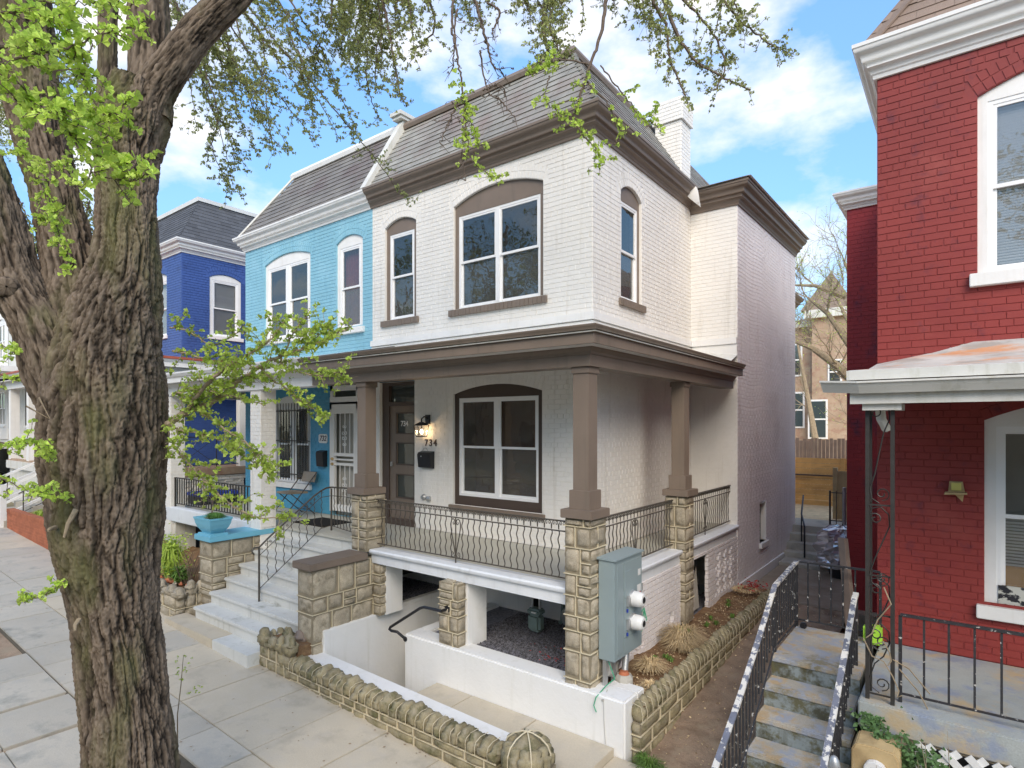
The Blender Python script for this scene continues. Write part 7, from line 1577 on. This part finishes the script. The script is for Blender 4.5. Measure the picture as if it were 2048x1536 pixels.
for k in range(70):
    u0 = crn.uniform(-150, 1350); v0 = crn.uniform(-620, -130) if u0 < 700 else crn.uniform(-330, -130); kk = crn.uniform(4.2, 6.5)
    sp = [(u0, v0, kk, 4)] + [(u0 + 120 * t * crn.uniform(-.6, 1), v0 + 130 * t, kk, 4 - 3 * t) for t in (.4, .7, 1)]
    branch(fo, sp, .034, crn, step=.06, L=.34, side=.4, dens=.7, droop=.03, maxlev=1, sub=.3, twr=.003)
fo.finish('backlit_leaves', LFO, TWG, TREE)
# twigs hanging in front of the roof
fo = Foliage()
for sp in ([(907, -20, 3.9, 5), (905, 60, 3.9, 5), (917, 120, 3.9, 4), (926, 180, 3.9, 4), (930, 220, 3.9, 4), (932, 270, 3.9, 3), (945, 320, 3.9, 2), (985, 355, 3.9, 2)], [(1215, -20, 4, 8), (1205, 50, 4, 7), (1185, 120, 4, 6), (1165, 180, 4, 5), (1150, 230, 4, 4), (1165, 270, 4, 3), (1195, 300, 4, 2), (1203, 330, 4, 2)],
           [(1180, 130, 4, 4), (1120, 120, 4, 3), (1085, 140, 4, 2), (1060, 150, 4, 2)], [(1170, 160, 4, 4), (1215, 210, 4, 3), (1240, 260, 4, 3), (1230, 290, 4, 2)], [(1155, 200, 4, 3), (1110, 210, 4, 3), (1130, 240, 4, 2)], [(1200, 130, 4, 3), (1240, 180, 4, 3), (1280, 230, 4, 2), (1310, 250, 4, 2)], [(930, 230, 3.9, 3), (950, 260, 3.9, 2), (958, 292, 3.9, 2)], [(1100, 150, 4, 3), (1090, 190, 4, 2), (1100, 215, 4, 2)]):
    branch(fo, sp, .028, crn, step=.03, L=.13, side=.35, dens=.72, droop=.02, maxlev=1, sub=.2, bare=.35, twr=.0025)
fo.finish('leaves', LFB, TWG, TREE)
fo = Foliage()
for sp in ([(945, -20, 3.9, 7), (960, 40, 3.9, 6), (975, 90, 3.9, 5), (985, 130, 3.9, 3), (1008, 148, 3.9, 2)], [(975, 5, 3.9, 5), (1000, 25, 3.9, 4), (985, 60, 3.9, 3)], [(912, 20, 3.9, 4), (908, 100, 3.9, 3), (905, 140, 3.9, 2)], [(925, 190, 3.9, 3), (900, 240, 3.9, 3), (880, 285, 3.9, 2)], [(960, 100, 3.9, 4), (975, 180, 3.9, 3), (1000, 200, 3.9, 3), (1030, 235, 3.9, 2)], [(930, 220, 3.9, 3), (925, 300, 3.9, 2), (932, 360, 3.9, 1)], [(965, 180, 3.9, 3), (1000, 170, 3.9, 2), (1010, 190, 3.9, 2)]):
    branch(fo, sp, .010, crn, step=.03, L=.12, side=.55, dens=.25, droop=.04, maxlev=1, sub=.25, twr=.0032)
fo.finish('spurs', TWG, TWG, TREE)
q = MB(); b0 = D_at(78, 795, K - .45); q.tube([b0, D_at(50, 812, K - .5), D_at(30, 800, K - .55)][:1] + [D_at(100, 838, K - .46), D_at(52, 812, K - .5)], .006, 5); 
for (u1, v1, u2, v2, w_) in ((152, 1020, 128, 1075, .02), (158, 1240, 150, 1262, .018), (110, 1055, 96, 1062, .018)): q.tube([D_at(u1, v1, K - .36), D_at((u1 + u2) / 2 - 4, (v1 + v2) / 2, K - .42), D_at(u2, v2, K - .44)], [w_, w_ * .7, w_ * .4], 7)
q.build('dead_stub', TWL, TREE, smooth=True)
T = thing('sapling', (-2.2, -4.2, -.1), 'thin sapling sprouting from the dirt at the foot of the big trunk', 'plant')
fo = Foliage()
b = Vector((-2.05, -4.45, -.08)); q = MB(); SP = [b, D_at(355, 1430, 5.1), D_at(362, 1370, 5.1), D_at(367, 1310, 5.1)]; q.tube(SP, [.006, .005, .004, .002], 5); q.build('stem', TWL, T)
for k in range(14): fo.leaf(SP[2].lerp(SP[3], trn.random()) + V3(trn.gauss(0, .03), trn.gauss(0, .03), trn.gauss(0, .02)), .016)
for k in range(8): fo.leaf(D_at(392 + trn.gauss(0, 8), 1380 + trn.gauss(0, 5), 5.1), .015)
fo.finish('leaves', LFB, TWG, T)
# ================================================================== ACROSS THE STREET (seen in the window glass)
for i, (x, m_) in enumerate(((-30, BKF), (-20, BKF), (-10, WHB), (0, WHB), (10, BKF), (20, WHB))):
    T = thing('row_house', (x, -27, 0), ('farthest uphill', 'second uphill', 'third', 'fourth', 'fifth', 'last downhill')[i] + ' row house on the opposite side of the street', 'house')
    one('wall', m_, T, x - 4.9, x + 4.9, -34, -27, -.5, 7.6); q = MB(); q.add([(x - 4.9, -26.9, 7.6), (x + 4.9, -26.9, 7.6), (x + 4.9, -28.2, 9.2), (x - 4.9, -28.2, 9.2), (x - 4.9, -34, 9.2), (x + 4.9, -34, 9.2)], [(0, 1, 2, 3), (3, 2, 5, 4)]); q.build('roof', SLB, T)
    for cx in (-3.2, -.9, 1.6, 3.6):
        for z_ in (1.8, 5.1): one('window', GLO, T, x + cx - .45, x + cx + .45, -27.0, -26.97, z_, z_ + 1.6)
orn = random.Random(77)
for i, (x, y, h) in enumerate(((-24, -18, 14), (-16, -18, 16), (-8, -17.5, 15), (0, -18, 17), (8, -17.5, 15), (16, -18, 16))):
    T = thing('street_tree', (x, y, 0), ('first', 'second', 'third', 'fourth', 'fifth', 'sixth')[i] + ' leafy tree from the uphill end on the opposite sidewalk', 'tree')
    q = MB(); q.tube([(x, y, -.3), (x + .1, y, 2.5), (x, y, 5), (x + .2, y, h - 2)], [.28, .22, .15, .06], 8)
    for k in range(9): a = orn.uniform(0, 6.28); z_ = orn.uniform(3, h - 3); q.tube([(x, y, z_), (x + 1.2 * math.cos(a), y + 1.2 * math.sin(a), z_ + 1), (x + 2.4 * math.cos(a), y + 2.4 * math.sin(a), z_ + 2.2)], [.10, .06, .02], 5)
    q.build('trunk', TWG, T)
    N_ = 7000; cen = [(orn.gauss(0, 2.0), orn.gauss(0, 1.7), orn.gauss(h * .62, 2.8)) for _ in range(26)]; V = []; F = []
    for k in range(N_):
        c = cen[orn.randrange(26)]; leafquad(V3(x + c[0] + orn.gauss(0, .55), y + c[1] + orn.gauss(0, .55), c[2] + orn.gauss(0, .5)), orn.uniform(.07, .14), orn, V, F)
    link('crown', rawmesh('crown', V, F, LFD), T, kind='stuff')
